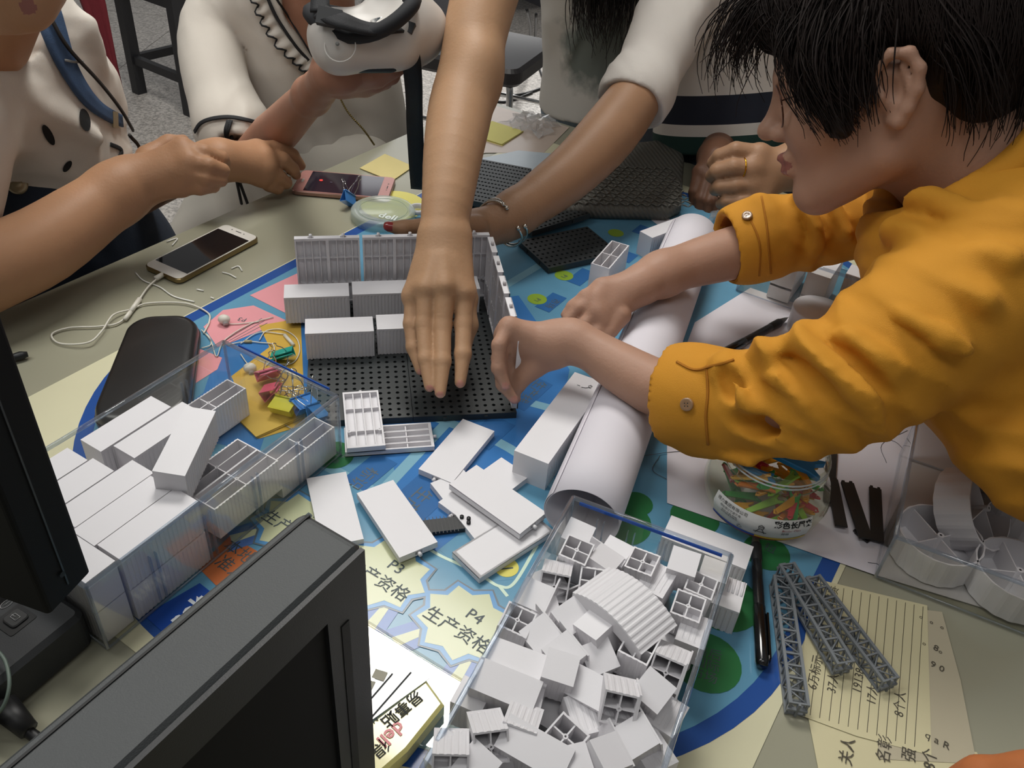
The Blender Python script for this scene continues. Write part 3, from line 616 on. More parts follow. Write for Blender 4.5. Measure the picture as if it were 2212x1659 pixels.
loose(P(1440, 490, .037), P(1500, 470, .037) - P(1420, 500, .037), 0, 'white block behind the far end of the paper roll', True, s=(1.15, .8, 1.0))
loose(P(1408, 1100, .012), P(1440, 1052, .012) - P(1390, 1140, .012), 0, 'white flat block under the near end of the paper roll', True, s=(.9, .9, .3))
# clear bin at the back right with blocks
c0 = P(1590, 628, 0.0012); c1 = P(1730, 677, .0012); xq = nrm(c1 - c0); BB0 = c0; yq = np.cross(ZA, xq)
BINB = clear_bin('clear bin of white blocks under the yellow sleeve at the back right', BB0, BB0 + xq * .30, BB0 + yq * .16, .072, ribs=False)
g3 = 'container blocks in the back right bin'
for s, t_, z, ln, nm in ((.055, .045, .058, .5, 'leftmost in the front row'), (.098, .042, .060, .5, 'second in the front row'), (.165, .035, .066, 1, 'large front block with a ribbed face'), (.175, .085, .070, 1, 'in the middle row under the sleeve'), (.22, .13, .070, 1, 'in the back row beside the shirt'), (.25, .045, .066, 1, 'at the right end hidden by the shirt')):
    m = fr(BB0 + xq * s + yq * t_ + ZA * (z - .036), xq if ln == 1 else yq); LONG.dup(m, 'white block ' + nm + ' of the back right bin', g3)
    LONG.dup(fr(BB0 + xq * s + yq * t_ + ZA * (.0035), xq if ln == 1 else yq) @ np.diag([1, 1, .6, 1]), 'white block in the lower layer of the back right bin, not told apart', 'lower blocks in the back right bin')
# ================================================================ PAPER
paper = M('white_paper', '#d3cfd6', 0.75, var=0.02, vs=5); pencil = M('pencil_line', '#55555c', 0.8)
roll_a, roll_b = P(1256, 1118, .034), P(1497, 505, .036)
rd = nrm(roll_b - roll_a); rlen = np.linalg.norm(roll_b - roll_a)
rt = Thing('paper_roll', 'large white sheet of paper rolled into a wide tube across the mat', 'paper roll', fr(roll_a - ZA * .034, rd))
mb = MB(); n = 64; pts = []
for i in range(n + 1):
    a = -math.pi * .5 + 2 * math.pi * 1.35 * i / n; r = .0345 - .0016 * (1 - i / n); pts.append((r, a))
grid = [[[x * rlen / 12, r * math.cos(a) * 1.04, .0345 + r * math.sin(a) * .97] for r, a in pts] for x in range(13)]
mb.sheet(grid, .0005); rt.part('rolled_sheet', mb, paper, local=True)
# flat drawing sheet
ps = [P(1440, 1090), P(1890, 1246), P(2230, 1350), P(2420, 1010), P(2100, 790), P(1620, 625), P(1500, 700), P(1440, 860)]
sh = Thing('drawing_sheet', 'big white drawing sheet with faint pencil lines lying under the jar and the roll', 'paper', fr(P(1800, 950), VA))
mb = MB(); mb.prism([p[:2] for p in ps], T + .0022, T + .0026); sh.part('sheet', mb, paper)
mb = MB(); z_ = .0029
for l in ([(1385, 985), (1470, 975), (1505, 985)], [(1425, 985), (1410, 1015), (1440, 1035)], [(1560, 970), (1590, 975)], [(1570, 965), (1585, 990)], [(1900, 945), (1935, 955), (1955, 975)], [(1915, 1000), (1905, 960), (1960, 930)], [(1875, 1215), (1900, 1218)], [(1900, 1195), (1898, 1235)]):
    mb.tube(smoothpath([P(*q, z_) for q in l], 5), .00035, 4)
sh.part('pencil_drawing', mb, pencil, kind='stuff')
# ---------------------------------------------------------------- right bin with round towers
c0 = P(1890, 1247, .0028); c1 = P(2212, 1372, .0028); xr = nrm(c1 - c0); yr = np.cross(ZA, xr)
BN = clear_bin('clear bin at the right edge holding round white compartment rings', c0, c0 + xr * .25, c0 + yr * .19, .055, ribs=False)
def ring(c, H, R, label, tilt=None, rz=0):
    m = fr(c, A([math.cos(rz), math.sin(rz), 0])) if tilt is None else fr(c, (1, .2, 0), tilt)
    t = Thing('round_compartment', label, 'compartment ring', m, 'round white compartments in the right bin'); mb = MB(); n = 72; th = .0012; v = []; f = []
    for i in range(n):
        a = 2 * math.pi * i / n; d = .0006 * (1 if (i // 2) % 2 else 0)
        for r_, z in ((R - d, 0), (R - d, H), (R - th - .0006, H), (R - th - .0006, .0015)): v.append([r_ * math.cos(a), r_ * math.sin(a), z])
    for i in range(n):
        j = (i + 1) % n
        for q in range(3): f.append((i * 4 + q, j * 4 + q, j * 4 + q + 1, i * 4 + q + 1))
    f.append(tuple(i * 4 + 3 for i in range(n))); mb.add(v, f); t.part('ring_wall', mb, white_pl, local=True)
    for k in range(2):
        mb = MB(); mb.box((0, 0, H * .42), (2 * R - .003, .0011, H * .84), m=euler(np.eye(4), 0, 0, 90 * k + 20)); t.part('divider', mb, white_pl, local=True)
    mb = MB(); mb.lathe([(.0012, H * .95), (.0032, H * .95), (.0032, 0)], 12, smooth=False); t.part('hub', mb, white_pl, local=True)
    mb = MB(); mb.lathe([(.0001, .0008), (R - .002, .0008)], 32); t.part('floor_disc', mb, white_pl, local=True); return t
ring(P(2008, 1200, .0048), .030, .0385, 'round white ribbed compartment nearest the left corner of the right bin')
ring(P(2175, 1275, .0048), .030, .0385, 'round white ribbed compartment cut by the right edge of the photo', rz=1.2)
ring(P(2062, 1098, .030), .034, .040, 'round white ribbed compartment lying tipped on its side', tilt=(.55, -.50, .6))
ring(P(2190, 1120, .0048), .034, .0385, 'round white compartment in the shadow of the yellow shirt', rz=.5)
# white lid disc
lid = Thing('white_disc', 'plain white round disc beside the yellow elbow', 'disc', fr(P(1772, 668, .0365) - ZA * .034, (1, 0, 0)))
mb = MB(); mb.lathe([(.0335, .0), (.034, .032), (.0335, .034), (.0005, .0345)], 40); lid.part('disc', mb, white_pl, local=True)
# ---------------------------------------------------------------- pens
def pen(a, b, label, cap_at_b=True):
    a, b = A(a), A(b); d = nrm(b - a); L = np.linalg.norm(b - a); t = Thing('ballpoint_pen', label, 'pen', fr(a, d), 'black pens on the table')
    ctr = .0052; m = fr((0, 0, ctr), (0, 0, 1), (1, 0, 0))
    mb = MB(); mb.lathe([(.0042, .020), (.0048, .03), (.0050, L * .62)], 14, m); t.part('barrel', mb, M('pen_barrel', '#15171a', .25, coat=.4), local=True)
    mb = MB(); mb.lathe([(.0003, 0), (.0006, .003), (.0022, .008), (.0034, .014), (.0042, .020)], 12, m); t.part('tip', mb, M('pen_tip', '#5e5a58', .35, .4), local=True)
    mb = MB(); mb.lathe([(.0047, .021), (.0052, .022), (.0052, .040), (.0047, .042)], 14, m); t.part('grip', mb, blackm, local=True)
    mb = MB(); mb.lathe([(.0050, L * .60), (.0056, L * .61), (.0056, L - .004), (.0044, L), (.0003, L)], 14, m); cp = t.part('cap', mb, M('pen_cap', '#0c0d0f', .18, coat=.5), local=True)
    mb = MB(); mb.box((L * .80, .0065, ctr + .001), (L * .30, .0016, .004)); mb.box((L * .945, .005, ctr), (.005, .004, .004)); t.part('clip', mb, M('pen_cap', '#0c0d0f'), cp, local=True); return t
pen(P(1628, 1150, .003), P(1643, 1448, .003), 'black pen with its tip to the jar, standing clear of the lattice beams')
pen(P(1702, 692, .003), P(1537, 782, .003), 'black pen lying on the drawing sheet by the yellow sleeve')
pen(P(1352, 692, .074), P(1300, 730, .074), 'tip of a dark pen beside the far hand on the roll') if False else None
# ---------------------------------------------------------------- black strips
stripm = M('strip_black', '#1d1b19', .6, var=.15)
for i, (a, b, w_, z, lb) in enumerate((((1795, 975), (1788, 1090), .011, .003, 'black notched strip at the back, beside the jar'), ((1795, 1040), (1815, 1142), .012, .0048, 'black notched strip leaning left, under two others'), ((1828, 1048), (1868, 1168), .013, .0066, 'black notched strip in the middle of the fan'), ((1888, 1060), (1893, 1175), .012, .003, 'black notched strip standing apart at the right of the fan'), ((1852, 1150), (1880, 1172), .012, .001, 'short black strip lying across the foot of the fan'))):
    A_, B_ = P(*a, z), P(*b, z); L = np.linalg.norm(B_ - A_); t = Thing('notched_strip', lb, 'strip', fr((A_ + B_) / 2 + ZA * .0022, B_ - A_), 'black notched strips by the jar')
    mb = MB(); mb.box((0, 0, .001), (L, w_, .0018)); t.part('bar', mb, stripm, local=True)
    for s in (-1, 1):
        mb = MB(); mb.box((-L / 2 - .001, s * w_ * .3, .001), (.003, w_ * .22, .0018)); t.part('tooth', mb, stripm, local=True)
# ---------------------------------------------------------------- jar of coloured clips
J = P(1637, 1098, .0030); jm_ = fr(J, VA)
jar = Thing('clip_jar', 'squat clear plastic jar of coloured clips with a printed label', 'jar', jm_)
jc = clear('jar_plastic', '#f0f4ea', .06, 1.42, milky=.04)
mb = MB(); mb.lathe([(.030, .0012), (.046, .004), (.0565, .018), (.060, .034), (.056, .050), (.0475, .060), (.0475, .066), (.0495, .067), (.0495, .069), (.047, .070), (.047, .082), (.0455, .083)], 48); jar.part('body', mb, jc, local=True)
for z in (.0735, .0775):
    mb = MB(); mb.tube([(.0478 * math.cos(t), .0478 * math.sin(t), z + .0004 * math.sin(t)) for t in np.linspace(0, 2 * math.pi, 40)], .0009, 5); jar.part('screw_thread', mb, clear('jar_thread', '#e8eef0', .1, 1.5, milky=.35), local=True)
# label band facing the camera
toc = math.atan2(*( (CAM - J) @ VA * 0 + A([(CAM - J) @ np.cross(ZA, VA), (CAM - J) @ VA]))) 
def rj(z): return float(np.interp(z, [.0012, .004, .018, .034, .050, .060], [.030, .046, .0565, .060, .056, .0475]))
def band(z0, z1, r0, r1, a0, a1, m, name, parent=None, n=24):
    mb = MB(); v = []; f = []; nz = 6; ex = .0009 if parent is None else .0012
    for i in range(n + 1):
        a = a0 + (a1 - a0) * i / n
        for q in range(nz): z = z0 + (z1 - z0) * q / (nz - 1); r = rj(z) + ex; v.append([r * math.cos(a), r * math.sin(a), z])
    for i in range(n):
        for q in range(nz - 1): f.append((nz * i + q, nz * i + nz + q, nz * i + nz + q + 1, nz * i + q + 1))
    mb.add(v, f, smooth=True); return jar.part(name, mb, m, parent, local=True)
a0_, a1_ = toc - .72, toc + .95
lb = band(.017, .045, .0575, .0595, a0_, a1_, M('label_white', '#d9d9d6', .4), 'label')
band(.0145, .0185, .0557, .0582, a0_, a1_, M('label_red', '#b02a34', .4), 'label_stripe', lb)
band(.0185, .0208, .0585, .0590, a0_, a0_ + .8, M('label_blue', '#2c4fae', .4), 'label_stripe', lb); band(.0185, .0208, .0585, .0590, a0_ + .8, a1_, M('label_yellow', '#d8b63c', .4), 'label_stripe', lb)
def on_label(s, size, ang, z, m=ink, bold=0):
    me = textmesh(s, size, 0.00001, bold); me.materials.clear(); me.materials.append(m)
    for v in me.vertices:
        a = ang + v.co.x / .0598; r = rj(z + v.co.y) + .0015; v.co = Vector((r * math.cos(a), r * math.sin(a), z + v.co.y))
    o = bpy.data.objects.new('label_lettering', me); C.objects.link(o); o.parent = lb
on_label('得力集团有限公司', .0042, toc - .38, .0405); on_label('地址浙江宁波宁海', .0028, toc - .38, .0362); on_label('电话 传真 邮编\n执行标准合格证', .0026, toc - .38, .0315)
on_label('彩色长尾夹', .0075, toc + .62, .0395, bold=.0002); on_label('Binder Clips', .0036, toc + .60, .0335, M('label_red', '#b02a34')); on_label('规格', .0038, toc + .52, .0285)
on_label('♻', .005, toc - .18, .0245)
mb = MB()
for l in ([(-.004, 0), (-.001, .006), (.001, .006), (.004, 0)], [(-.002, .006), (-.0025, .009), (0, .0105), (.0025, .009), (.002, .006)], [(-.006, .001), (.006, .001)], [(-.002, .0085), (.002, .0085)]):
    pp = []
    for x, z in l: a = toc + .14 + x / .06; pp.append(((rj(.026 + z) + .0015) * math.cos(a), (rj(.026 + z) + .0015) * math.sin(a), .026 + z))
    mb.tube(pp, .0003, 4)
jar.part('label_drawing', mb, ink, lb, local=True)
cols = ['#e8a020', '#f0a818', '#e79a1c', '#d23c48', '#3da34b', '#9fd04a', '#2f8fd8', '#e8842a', '#f2b63c']
JC = [M('clip_plastic_%d' % i, c, .35, coat=.2) for i, c in enumerate(cols)]
def jclip(c, d, up, m, label, L=.034):
    t = Thing('plastic_clip', label, 'clip', fr(c, d, up), 'coloured clips in the jar')
    mb = MB(); mb.prism([(-L / 2, -.0025), (L / 2 - .006, -.004), (L / 2, -.0055), (L / 2, -.0035), (L / 2 - .004, -.001), (L / 2 - .004, .001), (L / 2, .0035), (L / 2, .0055), (L / 2 - .006, .004), (-L / 2, .0025)], -.0014, .0014, bev=.0004); t.part('arm', mb, m, local=True)
    mb = MB(); mb.tube([(-L / 2, .0025, 0), (-L / 2 - .003, 0, 0), (-L / 2, -.0025, 0)], .0011, 6); t.part('spring', mb, m, local=True); return t
cn = ['amber', 'amber-yellow', 'orange-yellow', 'red', 'dark green', 'lime green', 'blue', 'orange', 'golden']
oc = ['lowest', 'second lowest', 'third lowest', 'fourth lowest', 'fifth lowest', 'sixth lowest', 'seventh lowest', 'eighth lowest', 'ninth lowest', 'tenth lowest', 'eleventh lowest', 'twelfth lowest', 'thirteenth lowest', 'fourteenth lowest', 'fifteenth lowest', 'sixteenth lowest', 'seventeenth lowest', 'eighteenth lowest']
protoc = {}; cnt_ = {}
for i in range(64):
    lv = i / 64; z = .007 + lv * .060; rr = (.040 if z < .045 else .034) * math.sqrt(rs.uniform(.25, 1)); a = rs.uniform(0, 6.28)
    rim_r = np.interp(z, [0, .01, .02, .035, .05, .06, .08], [.026, .036, .040, .043, .040, .033, .031]); rr = min(rr, rim_r); k = int(rs.choice([0, 1, 2, 3, 4, 5, 6, 7, 8], p=[.16, .14, .14, .09, .14, .1, .05, .09, .09]))
    if z < .025: k = int(rs.choice([4, 4, 5, 3, 0]))
    c = tf(jm_, [(rr * math.cos(a), rr * math.sin(a), z)])[0]; ta = a + rs.uniform(1.1, 2.0); m = fr(c, (math.cos(ta), math.sin(ta), rs.uniform(-.25, .25)), (rs.uniform(-.5, .5), rs.uniform(-.5, .5), 1))
    j = cnt_.get(k, 0); cnt_[k] = j + 1; lab = 'small %s plastic clip in the jar, %s of that colour' % (cn[k], oc[min(j, 17)])
    if k in protoc: protoc[k].dup(m, lab)
    else: protoc[k] = jclip(c, m[:3, 0], m[:3, 2], JC[k], lab)
protoc[6].dup(fr(tf(jm_, [(.010, .004, .071)])[0], VA + UA * .1, (0, -.2, 1)) @ np.diag([1.9, 2.2, 2.2, 1]), 'large blue plastic clip lying across the open top of the jar')
# ---------------------------------------------------------------- grey lattice beams
trm = M('lattice_grey', '#74797d', .45, var=.05)
def truss(a, b, W, label, end='peg'):
    d = nrm(b - a); L = np.linalg.norm(b - a); t = Thing('lattice_beam', label, 'lattice beam', fr(a, d), 'grey lattice beams by the lined notes'); h = W / 2; r = .00125; cz = h + .001
    for sy in (-1, 1):
        for sz in (-1, 1):
            mb = MB(); mb.box((L / 2, sy * h, cz + sz * h), (L, 2 * r, 2 * r)); t.part('chord', mb, trm, local=True)
    n = int(L / (W * .85))
    for k in range(n + 1):
        x = .001 + (L - .002) * k / n; mb = MB()
        for s in (-1, 1): mb.box((x, s * h, cz), (.0016, .0016, W)); mb.box((x, 0, cz + s * h), (.0016, W, .0016))
        t.part('cross_frame', mb, trm, local=True)
    for k in range(n):
        x0, x1 = .001 + (L - .002) * k / n, .001 + (L - .002) * (k + 1) / n; mb = MB(); s = 1 if k % 2 else -1
        for sy in (-1, 1): mb.tube([(x0, sy * h, cz - s * h), (x1, sy * h, cz + s * h)], .0008, 4); mb.tube([(x0, s * h, cz + sy * h), (x1, -s * h, cz + sy * h)], .0008, 4)
        t.part('diagonal', mb, trm, local=True)
    mb = MB(); mb.box((-.002, 0, cz), (.005, W * .35, W * .35)); mb.box((-.001, 0, cz), (.003, W, .002)); t.part('end_peg', mb, trm, local=True); 
    mb = MB(); mb.box((L, 0, cz), (.003, W + .002, .002)); mb.box((L, 0, cz), (.003, .002, W + .002)); t.part('end_cross', mb, trm, local=True); return t
truss(P(1680, 1268, .0015), P(1716, 1545, .0015), .0135, 'grey lattice beam nearest the black pen, pointing straight down')
truss(P(1690, 1240, .006), P(1812, 1462, .002), .0135, 'grey lattice beam in the middle, resting on its neighbour at the top')
truss(P(1745, 1268, .0015), P(1912, 1492, .0015), .0135, 'grey lattice beam on the right, pointing to the lower right')
# ---------------------------------------------------------------- notes
lined = M('lined_paper', '#c9c19c', .7, var=.03, vs=6); thin = M('thin_paper', '#b3aa92', .7, var=.05, vs=9); note_ink = M('note_ink', '#4a453a', .8)
def flatsheet(name, pxs, z, m, label, cat='paper'):
    c = P(*pxs[0]); t = Thing(name, label, cat, fr(c, VA)); mb = MB(); mb.prism([P(*q, z)[:2] for q in pxs], T + z - .0001, T + z + .00012); t.part('sheet', mb, m); return t
s3 = flatsheet('note_sheet', [(1745, 1545), (1850, 1575), (2110, 1625), (2200, 1800), (1830, 1860), (1775, 1700)], .0013, lined, 'cream note sheet at the bottom, written across its lower part')
s2 = flatsheet('note_sheet', [(1860, 1300), (2035, 1322), (2075, 1470), (2110, 1650), (1900, 1640)], .0017, thin, 'thin grey-brown note sheet lying under the lined one')
s1 = flatsheet('note_sheet', [(1760, 1250), (2003, 1308), (2012, 1632), (1850, 1590), (1728, 1545), (1735, 1400)], .0021, lined, 'cream lined note sheet under the lattice beams')
mb = MB()
for k in range(14):
    a = A([1785 + k * 19.0, 1262 + k * 4.4]); b = A([1750 + k * 20.5, 1545 + k * 6.2]); 
    if a[0] < 2003: mb.tube([P(*a, .0023), P(*b, .0023)], .00025, 4)
s1.part('ruled_line', mb, note_ink, kind='stuff')
def nwrite(t, s, px, py, size, d, z=.0025): text(t, s, size, P(px, py, z), d, note_ink, name='handwriting')
dn = nrm(P(1750, 1450) - P(1770, 1350)) * -1
for s, px, py in (('6万标示', 1762, 1452), ('37人', 1800, 1475), ('19138', 1855, 1470), ('17人', 1885, 1500), ('8个人', 1945, 1520), ('设质', 1800, 1285)): nwrite(s1, s, px, py, .010, dn)
for s, px, py in (('。。。', 2020, 1345), ('。8。', 2022, 1400), ('9 0', 2025, 1440), ('q a R', 2025, 1600)): nwrite(s2, s, px, py, .009, VA)
for s, px, py in (('关人', 1832, 1622), ('名彰', 1912, 1618), ('强', 1965, 1630), ('8个', 2010, 1640)): nwrite(s3, s, px, py, .012, dn, .0024 if py > 1600 else .0016)
# sticky pads
def pad(px4, z, n, label, m):
    t = Thing('sticky_note_pad', label, 'sticky notes', fr(P(*px4[0]), VA), 'yellow sticky notes')
    for i in range(n):
        j = [P(q[0] + rs.uniform(-1.5, 1.5), q[1] + rs.uniform(-1, 1), z) for q in px4]; mb = MB(); mb.prism([p[:2] for p in j], T + z + i * .0011, T + z + i * .0011 + .001); t.part('note_sheet', mb, m)
    return t
sy_ = M('sticky_yellow', '#d6cf7d', .7, var=.03); kr = M('sticky_mustard', '#bf9f44', .7, var=.04)
pad([(776, 364), (832, 334), (892, 360), (848, 392)], .001, 1, 'yellow sticky notes at the table edge beside the pink phone', M('sticky_pale', '#d3c486', .7))
pad([(1010, 292), (1062, 264), (1130, 286), (1085, 315)], .001, 3, 'yellow sticky notes near the crumpled clear wrap', sy_)
pad([(510, 905), (500, 850), (545, 800), (650, 815), (652, 905), (555, 948)], .0012, 3, 'mustard sticky notes fanned under the binder clips', kr)
# ---------------------------------------------------------------- phones
def phone(c4, th, front, rim, scr, label, group=None, glow=None, home=True, btn='#cfcac2'):
    a, b, c = [P(*q, th) for q in c4[:3]]; o = (a + c) / 2 - ZA * th; x = nrm(c - b); L = np.linalg.norm(c - b); W = np.linalg.norm(b - a)
    t = Thing('smartphone', label, 'phone', fr(o, x)); mb = MB(); mb.prism(rrect(L, W, .009, 6), .001, th, bev=.0012, smooth=False); t.part('case', mb, rim, local=True)
    mb = MB(); mb.prism(rrect(L - .003, W - .003, .008, 6), th - .0002, th + .0003); t.part('front_glass', mb, front, local=True)
    mb = MB(); mb.prism(rrect(L * .76, W - .007, .0008, 2), th + .0003, th + .0005); s = t.part('screen', mb, scr, local=True)
    mb = MB(); mb.prism(rrect(.0035, .011, .0015, 3, (-L / 2 + .010, 0)), th + .0003, th + .0006)
    if home: t.part('home_button', mb, M('button_' + btn[1:], btn, .3), local=True)
    mb = MB(); mb.prism(rrect(.0014, .010, .0006, 2, (L / 2 - .008, 0)), th + .0003, th + .0005); t.part('earpiece', mb, M('dark_slot', '#3a3533', .5), local=True)
    mb = MB(); mb.lathe([(.0001, th + .0005), (.0012, th + .0005)], 10, fr((L / 2 - .008, .012, 0))); mb.lathe([(.0001, th + .0005), (.0011, th + .0005)], 10, fr((L / 2 - .008, -.010, 0))); t.part('camera_dot', mb, M('dark_slot', '#3a3533'), local=True)
    return t, s, x, L, W, th
glass_blk = M('screen_black', '#16171a', .06, var=.02, coat=.6)
ph1, s_, x_, L_, W_, th_ = phone([(308, 572), (386, 606), (562, 512), (483, 480)], .008, M('phone_white', '#d8d4cc', .12), M('phone_gold_rim', '#8f7d58', .25, .8), glass_blk, 'white and gold smartphone plugged to a white cable on the table edge', home=False)
mb = MB(); mb.box((0, W_ / 2 - .0018, .0045), (L_ * .8, .0005, .0015)); ph1.part('edge_line', mb, M('phone_gold_rim', '#8f7d58'), local=True)
ph2, s_, x_, L_, W_, th_ = phone([(648, 366), (633, 412), (845, 430), (851, 390)], .008, M('phone_rose', '#b8847d', .2), M('phone_rose_rim', '#a98579', .25, .6), M('screen_dark_plum', '#2a2230', .08, coat=.5), 'rose-gold smartphone with a dark recording screen under the fingertips')
mb = MB(); mb.lathe([(.0001, .0092), (.0030, .0092)], 16, fr((-L_ * .25, .004, 0))); ph2.part('record_dot', mb, M('record_red', '#e0443c', .4, emit=.6), s_, local=True)
mb = MB(); mb.box((-L_ * .14, 0, .0089), (.0035, .0018, .0002)); mb.box((L_ * .1, 0, .0089), (.0004, W_ - .012, .0002)); ph2.part('screen_mark', mb, M('screen_grey', '#6a6474', .4), s_, local=True)
# ---------------------------------------------------------------- black case
cs = Thing('black_case', 'rounded black hard case lying half under the clear bin wall', 'case', None)
c_ = P(328, 782, .026); ld = nrm(P(360, 672, .026) - P(300, 893, .026)); cs.move(fr(c_ - ZA * .026, ld))
Lc = np.linalg.norm(P(365, 670, .026) - P(300, 900, .026)); Wc = .086
def csec(s0, s1, z): return [(x * s0 * (1), y * (s1 + (1 - s1) * 0) * (1.0 - .10 * (x / (Lc / 2)) )) for x, y in rrect(Lc, Wc, .030, 8)]
mb = MB(); rings = [(csec(.95, .93, 0), .001), (csec(1, 1, 0), .005), (csec(1.0, 1.0, 0), .012), (csec(.985, .975, 0), .020), (csec(.95, .93, 0), .0245), (csec(.88, .84, 0), .026)]
k = len(rings[0][0]); v = [[x, y, z] for r, z in rings for x, y in r]; f = [(r * k + i, r * k + (i + 1) % k, (r + 1) * k + (i + 1) % k, (r + 1) * k + i) for r in range(len(rings) - 1) for i in range(k)]
f.append(tuple((len(rings) - 1) * k + i for i in range(k))); mb.add(v, f, smooth=True); cs.part('shell', mb, M('case_black', '#1b1b1b', .34, var=.1, bump=.05, coat=.1), local=True)
mb = MB(); q = csec(1.004, 1.006, 0); mb.tube([(x, y, .0125) for x, y in q + q[:1]], .0006, 4); cs.part('seam', mb, M('case_seam', '#3a3a3a', .3), local=True)
# ---------------------------------------------------------------- earphones
wirem = M('earphone_white', '#d6d2c6', .45)
ep = Thing('earphones', 'white in-ear earphones with looping cable plugged into the white phone', 'earphones', fr(P(300, 650), VA))
mb = MB(); path = [(342, 600), (320, 620), (300, 648)]
mb.tube(smoothpath([P(x, y, .004) for x, y in path], 8), .0012, 6); path = [(295, 655), (260, 695), (215, 705), (150, 708), (112, 722), (130, 742), (190, 740), (220, 715), (245, 680), (285, 668), (320, 655), (400, 655), (448, 675), (452, 695), (440, 720)]
mb.tube(smoothpath([P(x, y, .003 + .003 * (1 if 5 < i < 9 else 0)) for i, (x, y) in enumerate(path)], 8), .0011, 6); ep.part('cable', mb, wirem)
mb = MB(); mb.tube([P(354, 592, .005), P(336, 602, .005)], .0035, 8); ep.part('plug', mb, wirem)
mb = MB(); mb.tube([P(302, 646, .004), P(283, 672, .004)], .0030, 8); ep.part('plug', mb, wirem); mb = MB(); mb.tube([P(282, 674, .004), P(270, 690, .004)], .0027, 8); ep.part('plug', mb, wirem)
mb = MB()
for path in ([(435, 712), (455, 735), (468, 770), (485, 735), (540, 700), (590, 685)], [(435, 752), (455, 745), (452, 728), (440, 718)], [(490, 745), (530, 738), (562, 740), (590, 745), (590, 770), (575, 790)], [(560, 735), (575, 715), (610, 712), (640, 730), (647, 760), (630, 785), (590, 785)], [(478, 690), (500, 700), (560, 695)], [(520, 742), (560, 718), (615, 722)], [(520, 765), (530, 780), (538, 790)]):
    mb.tube(smoothpath([P(x, y, .003) for x, y in path], 8), .0007, 6)
ep.part('thin_cable', mb, wirem)
mb = MB(); mb.tube([P(528, 738, .003), P(544, 738, .003)], .0020, 8); ep.part('splitter', mb, M('splitter_tan', '#a79c77', .5)); mb = MB(); mb.tube([P(615, 724, .003), P(634, 745, .004)], .0022, 8); ep.part('slider', mb, wirem)
for x, y in ((484, 690), (540, 795)):
    mb = MB(); c = P(x, y, .008); mb.ball(c, (.0075, .0065, .0060), 12); b_ = ep.part('earbud', mb, wirem); mb = MB(); mb.tube([c, c + A([.004, -.006, -.003])], .0035, 10); ep.part('ear_tip', mb, M('silicone_grey', '#b6b3b0', .4), b_)
# ---------------------------------------------------------------- binder clips
def binder(c, d, up, col, label, W=.025, h=.017, o=.012):
    m_ = M('binder_' + col[1:], col, .3, coat=.3); t = Thing('binder_clip', label, 'binder clip', fr(c, d, up), 'coloured binder clips')
    mb = MB(); th = .0007; sec = [(-o / 2, 0), (o / 2, 0), (.0012, h), (-.0012, h)]
    prof = [(.0009, h), (o / 2 * .9, .0016), (o / 2, 0), (-o / 2, 0), (-o / 2 * .9, .0016), (-.0009, h)]
    g_ = [[[x, y, z] for y, z in prof] for x in (-W / 2, W / 2)]; mb.sheet(g_, th, smooth=False)
    for s in (-1, 1): mb.tube([(-W / 2, s * .0018, h), (W / 2, s * .0018, h)], .0011, 6)
    t.part('spring_body', mb, m_, local=True)
    for s in (-1, 1):
        a = s * .5; y1 = s * .003 ; mb = MB(); pts = [(-W * .28, y1, h), (-W * .24, y1 + s * .006, h + .010), (-W * .10, y1 + s * .010, h + .018), (-W * .14, y1 + s * .013, h + .023), (0, y1 + s * .014, h + .026), (W * .14, y1 + s * .013, h + .023), (W * .10, y1 + s * .010, h + .018), (W * .24, y1 + s * .006, h + .010), (W * .28, y1, h)]
        mb.tube(smoothpath(pts, 4), .0006, 5); t.part('wire_handle', mb, chrome, local=True)
    return t
binder(P(613, 764, .008), P(645, 752) - P(585, 772), (.1, -.9, .5), '#179a8a', 'teal binder clip beside the black base plate')
binder(P(575, 808, .012), P(600, 800) - P(550, 815), (.5, -.5, .7), '#d8607c', 'pink binder clip lying on the mustard notes, the farther of two pink ones')
binder(P(572, 850, .012), P(590, 835) - P(550, 870), (.8, .2, .5), '#d95f78', 'pink binder clip lying beside the yellow one')
binder(P(605, 890, .012), P(640, 900) - P(575, 880), (.2, .9, .4), '#c4c02c', 'bright yellow binder clip at the front of the notes')
binder(P(665, 885, .012), P(690, 860) - P(650, 900), (-.6, .6, .4), '#3a80d0', 'blue binder clip behind the corner of the left clear bin')
binder(P(690, 905, .010), P(700, 880) - P(690, 930), (-.5, .5, .6), '#3f83cc', 'blue binder clip lying against the loose ribbed panel')
binder(P(752, 440, .008), P(765, 430) - P(740, 448), (.0, .8, .7), '#3f7fc4', 'blue binder clip standing by the rose-gold phone')
# ---------------------------------------------------------------- translucent round lid, bottle cap ring
tl = Thing('translucent_lid', 'translucent round jar lid with raised lettering behind the wall panels', 'lid', fr(P(828, 470, .001), VA))
lm = clear('lid_plastic', '#dfe8e4', .15, 1.4, milky=.30)
mb = MB(); mb.lathe([(.0455, 0), (.0475, .001), (.0475, .012), (.0455, .014), (.040, .0142), (.039, .0130), (.0005, .0130)], 48); tl.part('lid_shell', mb, lm, local=True)
mb = MB(); mb.tube([(.036 * math.cos(t), .036 * math.sin(t), .0136) for t in np.linspace(0, 2 * math.pi, 48)], .0005, 5); tl.part('raised_ring', mb, lm, local=True)
text(tl, 'deli', .020, P(838, 468, .0152), VA + UA * .3, M('raised_white', '#d8e0e0', .4), name='raised_lettering', bold=.0005)
cp = Thing('ring_cap', 'small white plastic ring behind the reaching wrist', 'ring', fr(P(903, 458, .004), VA)); mb = MB(); mb.lathe([(.012, 0), (.014, .001), (.014, .008), (.011, .008), (.011, 0)], 24); cp.part('ring', mb, white_pl, local=True)
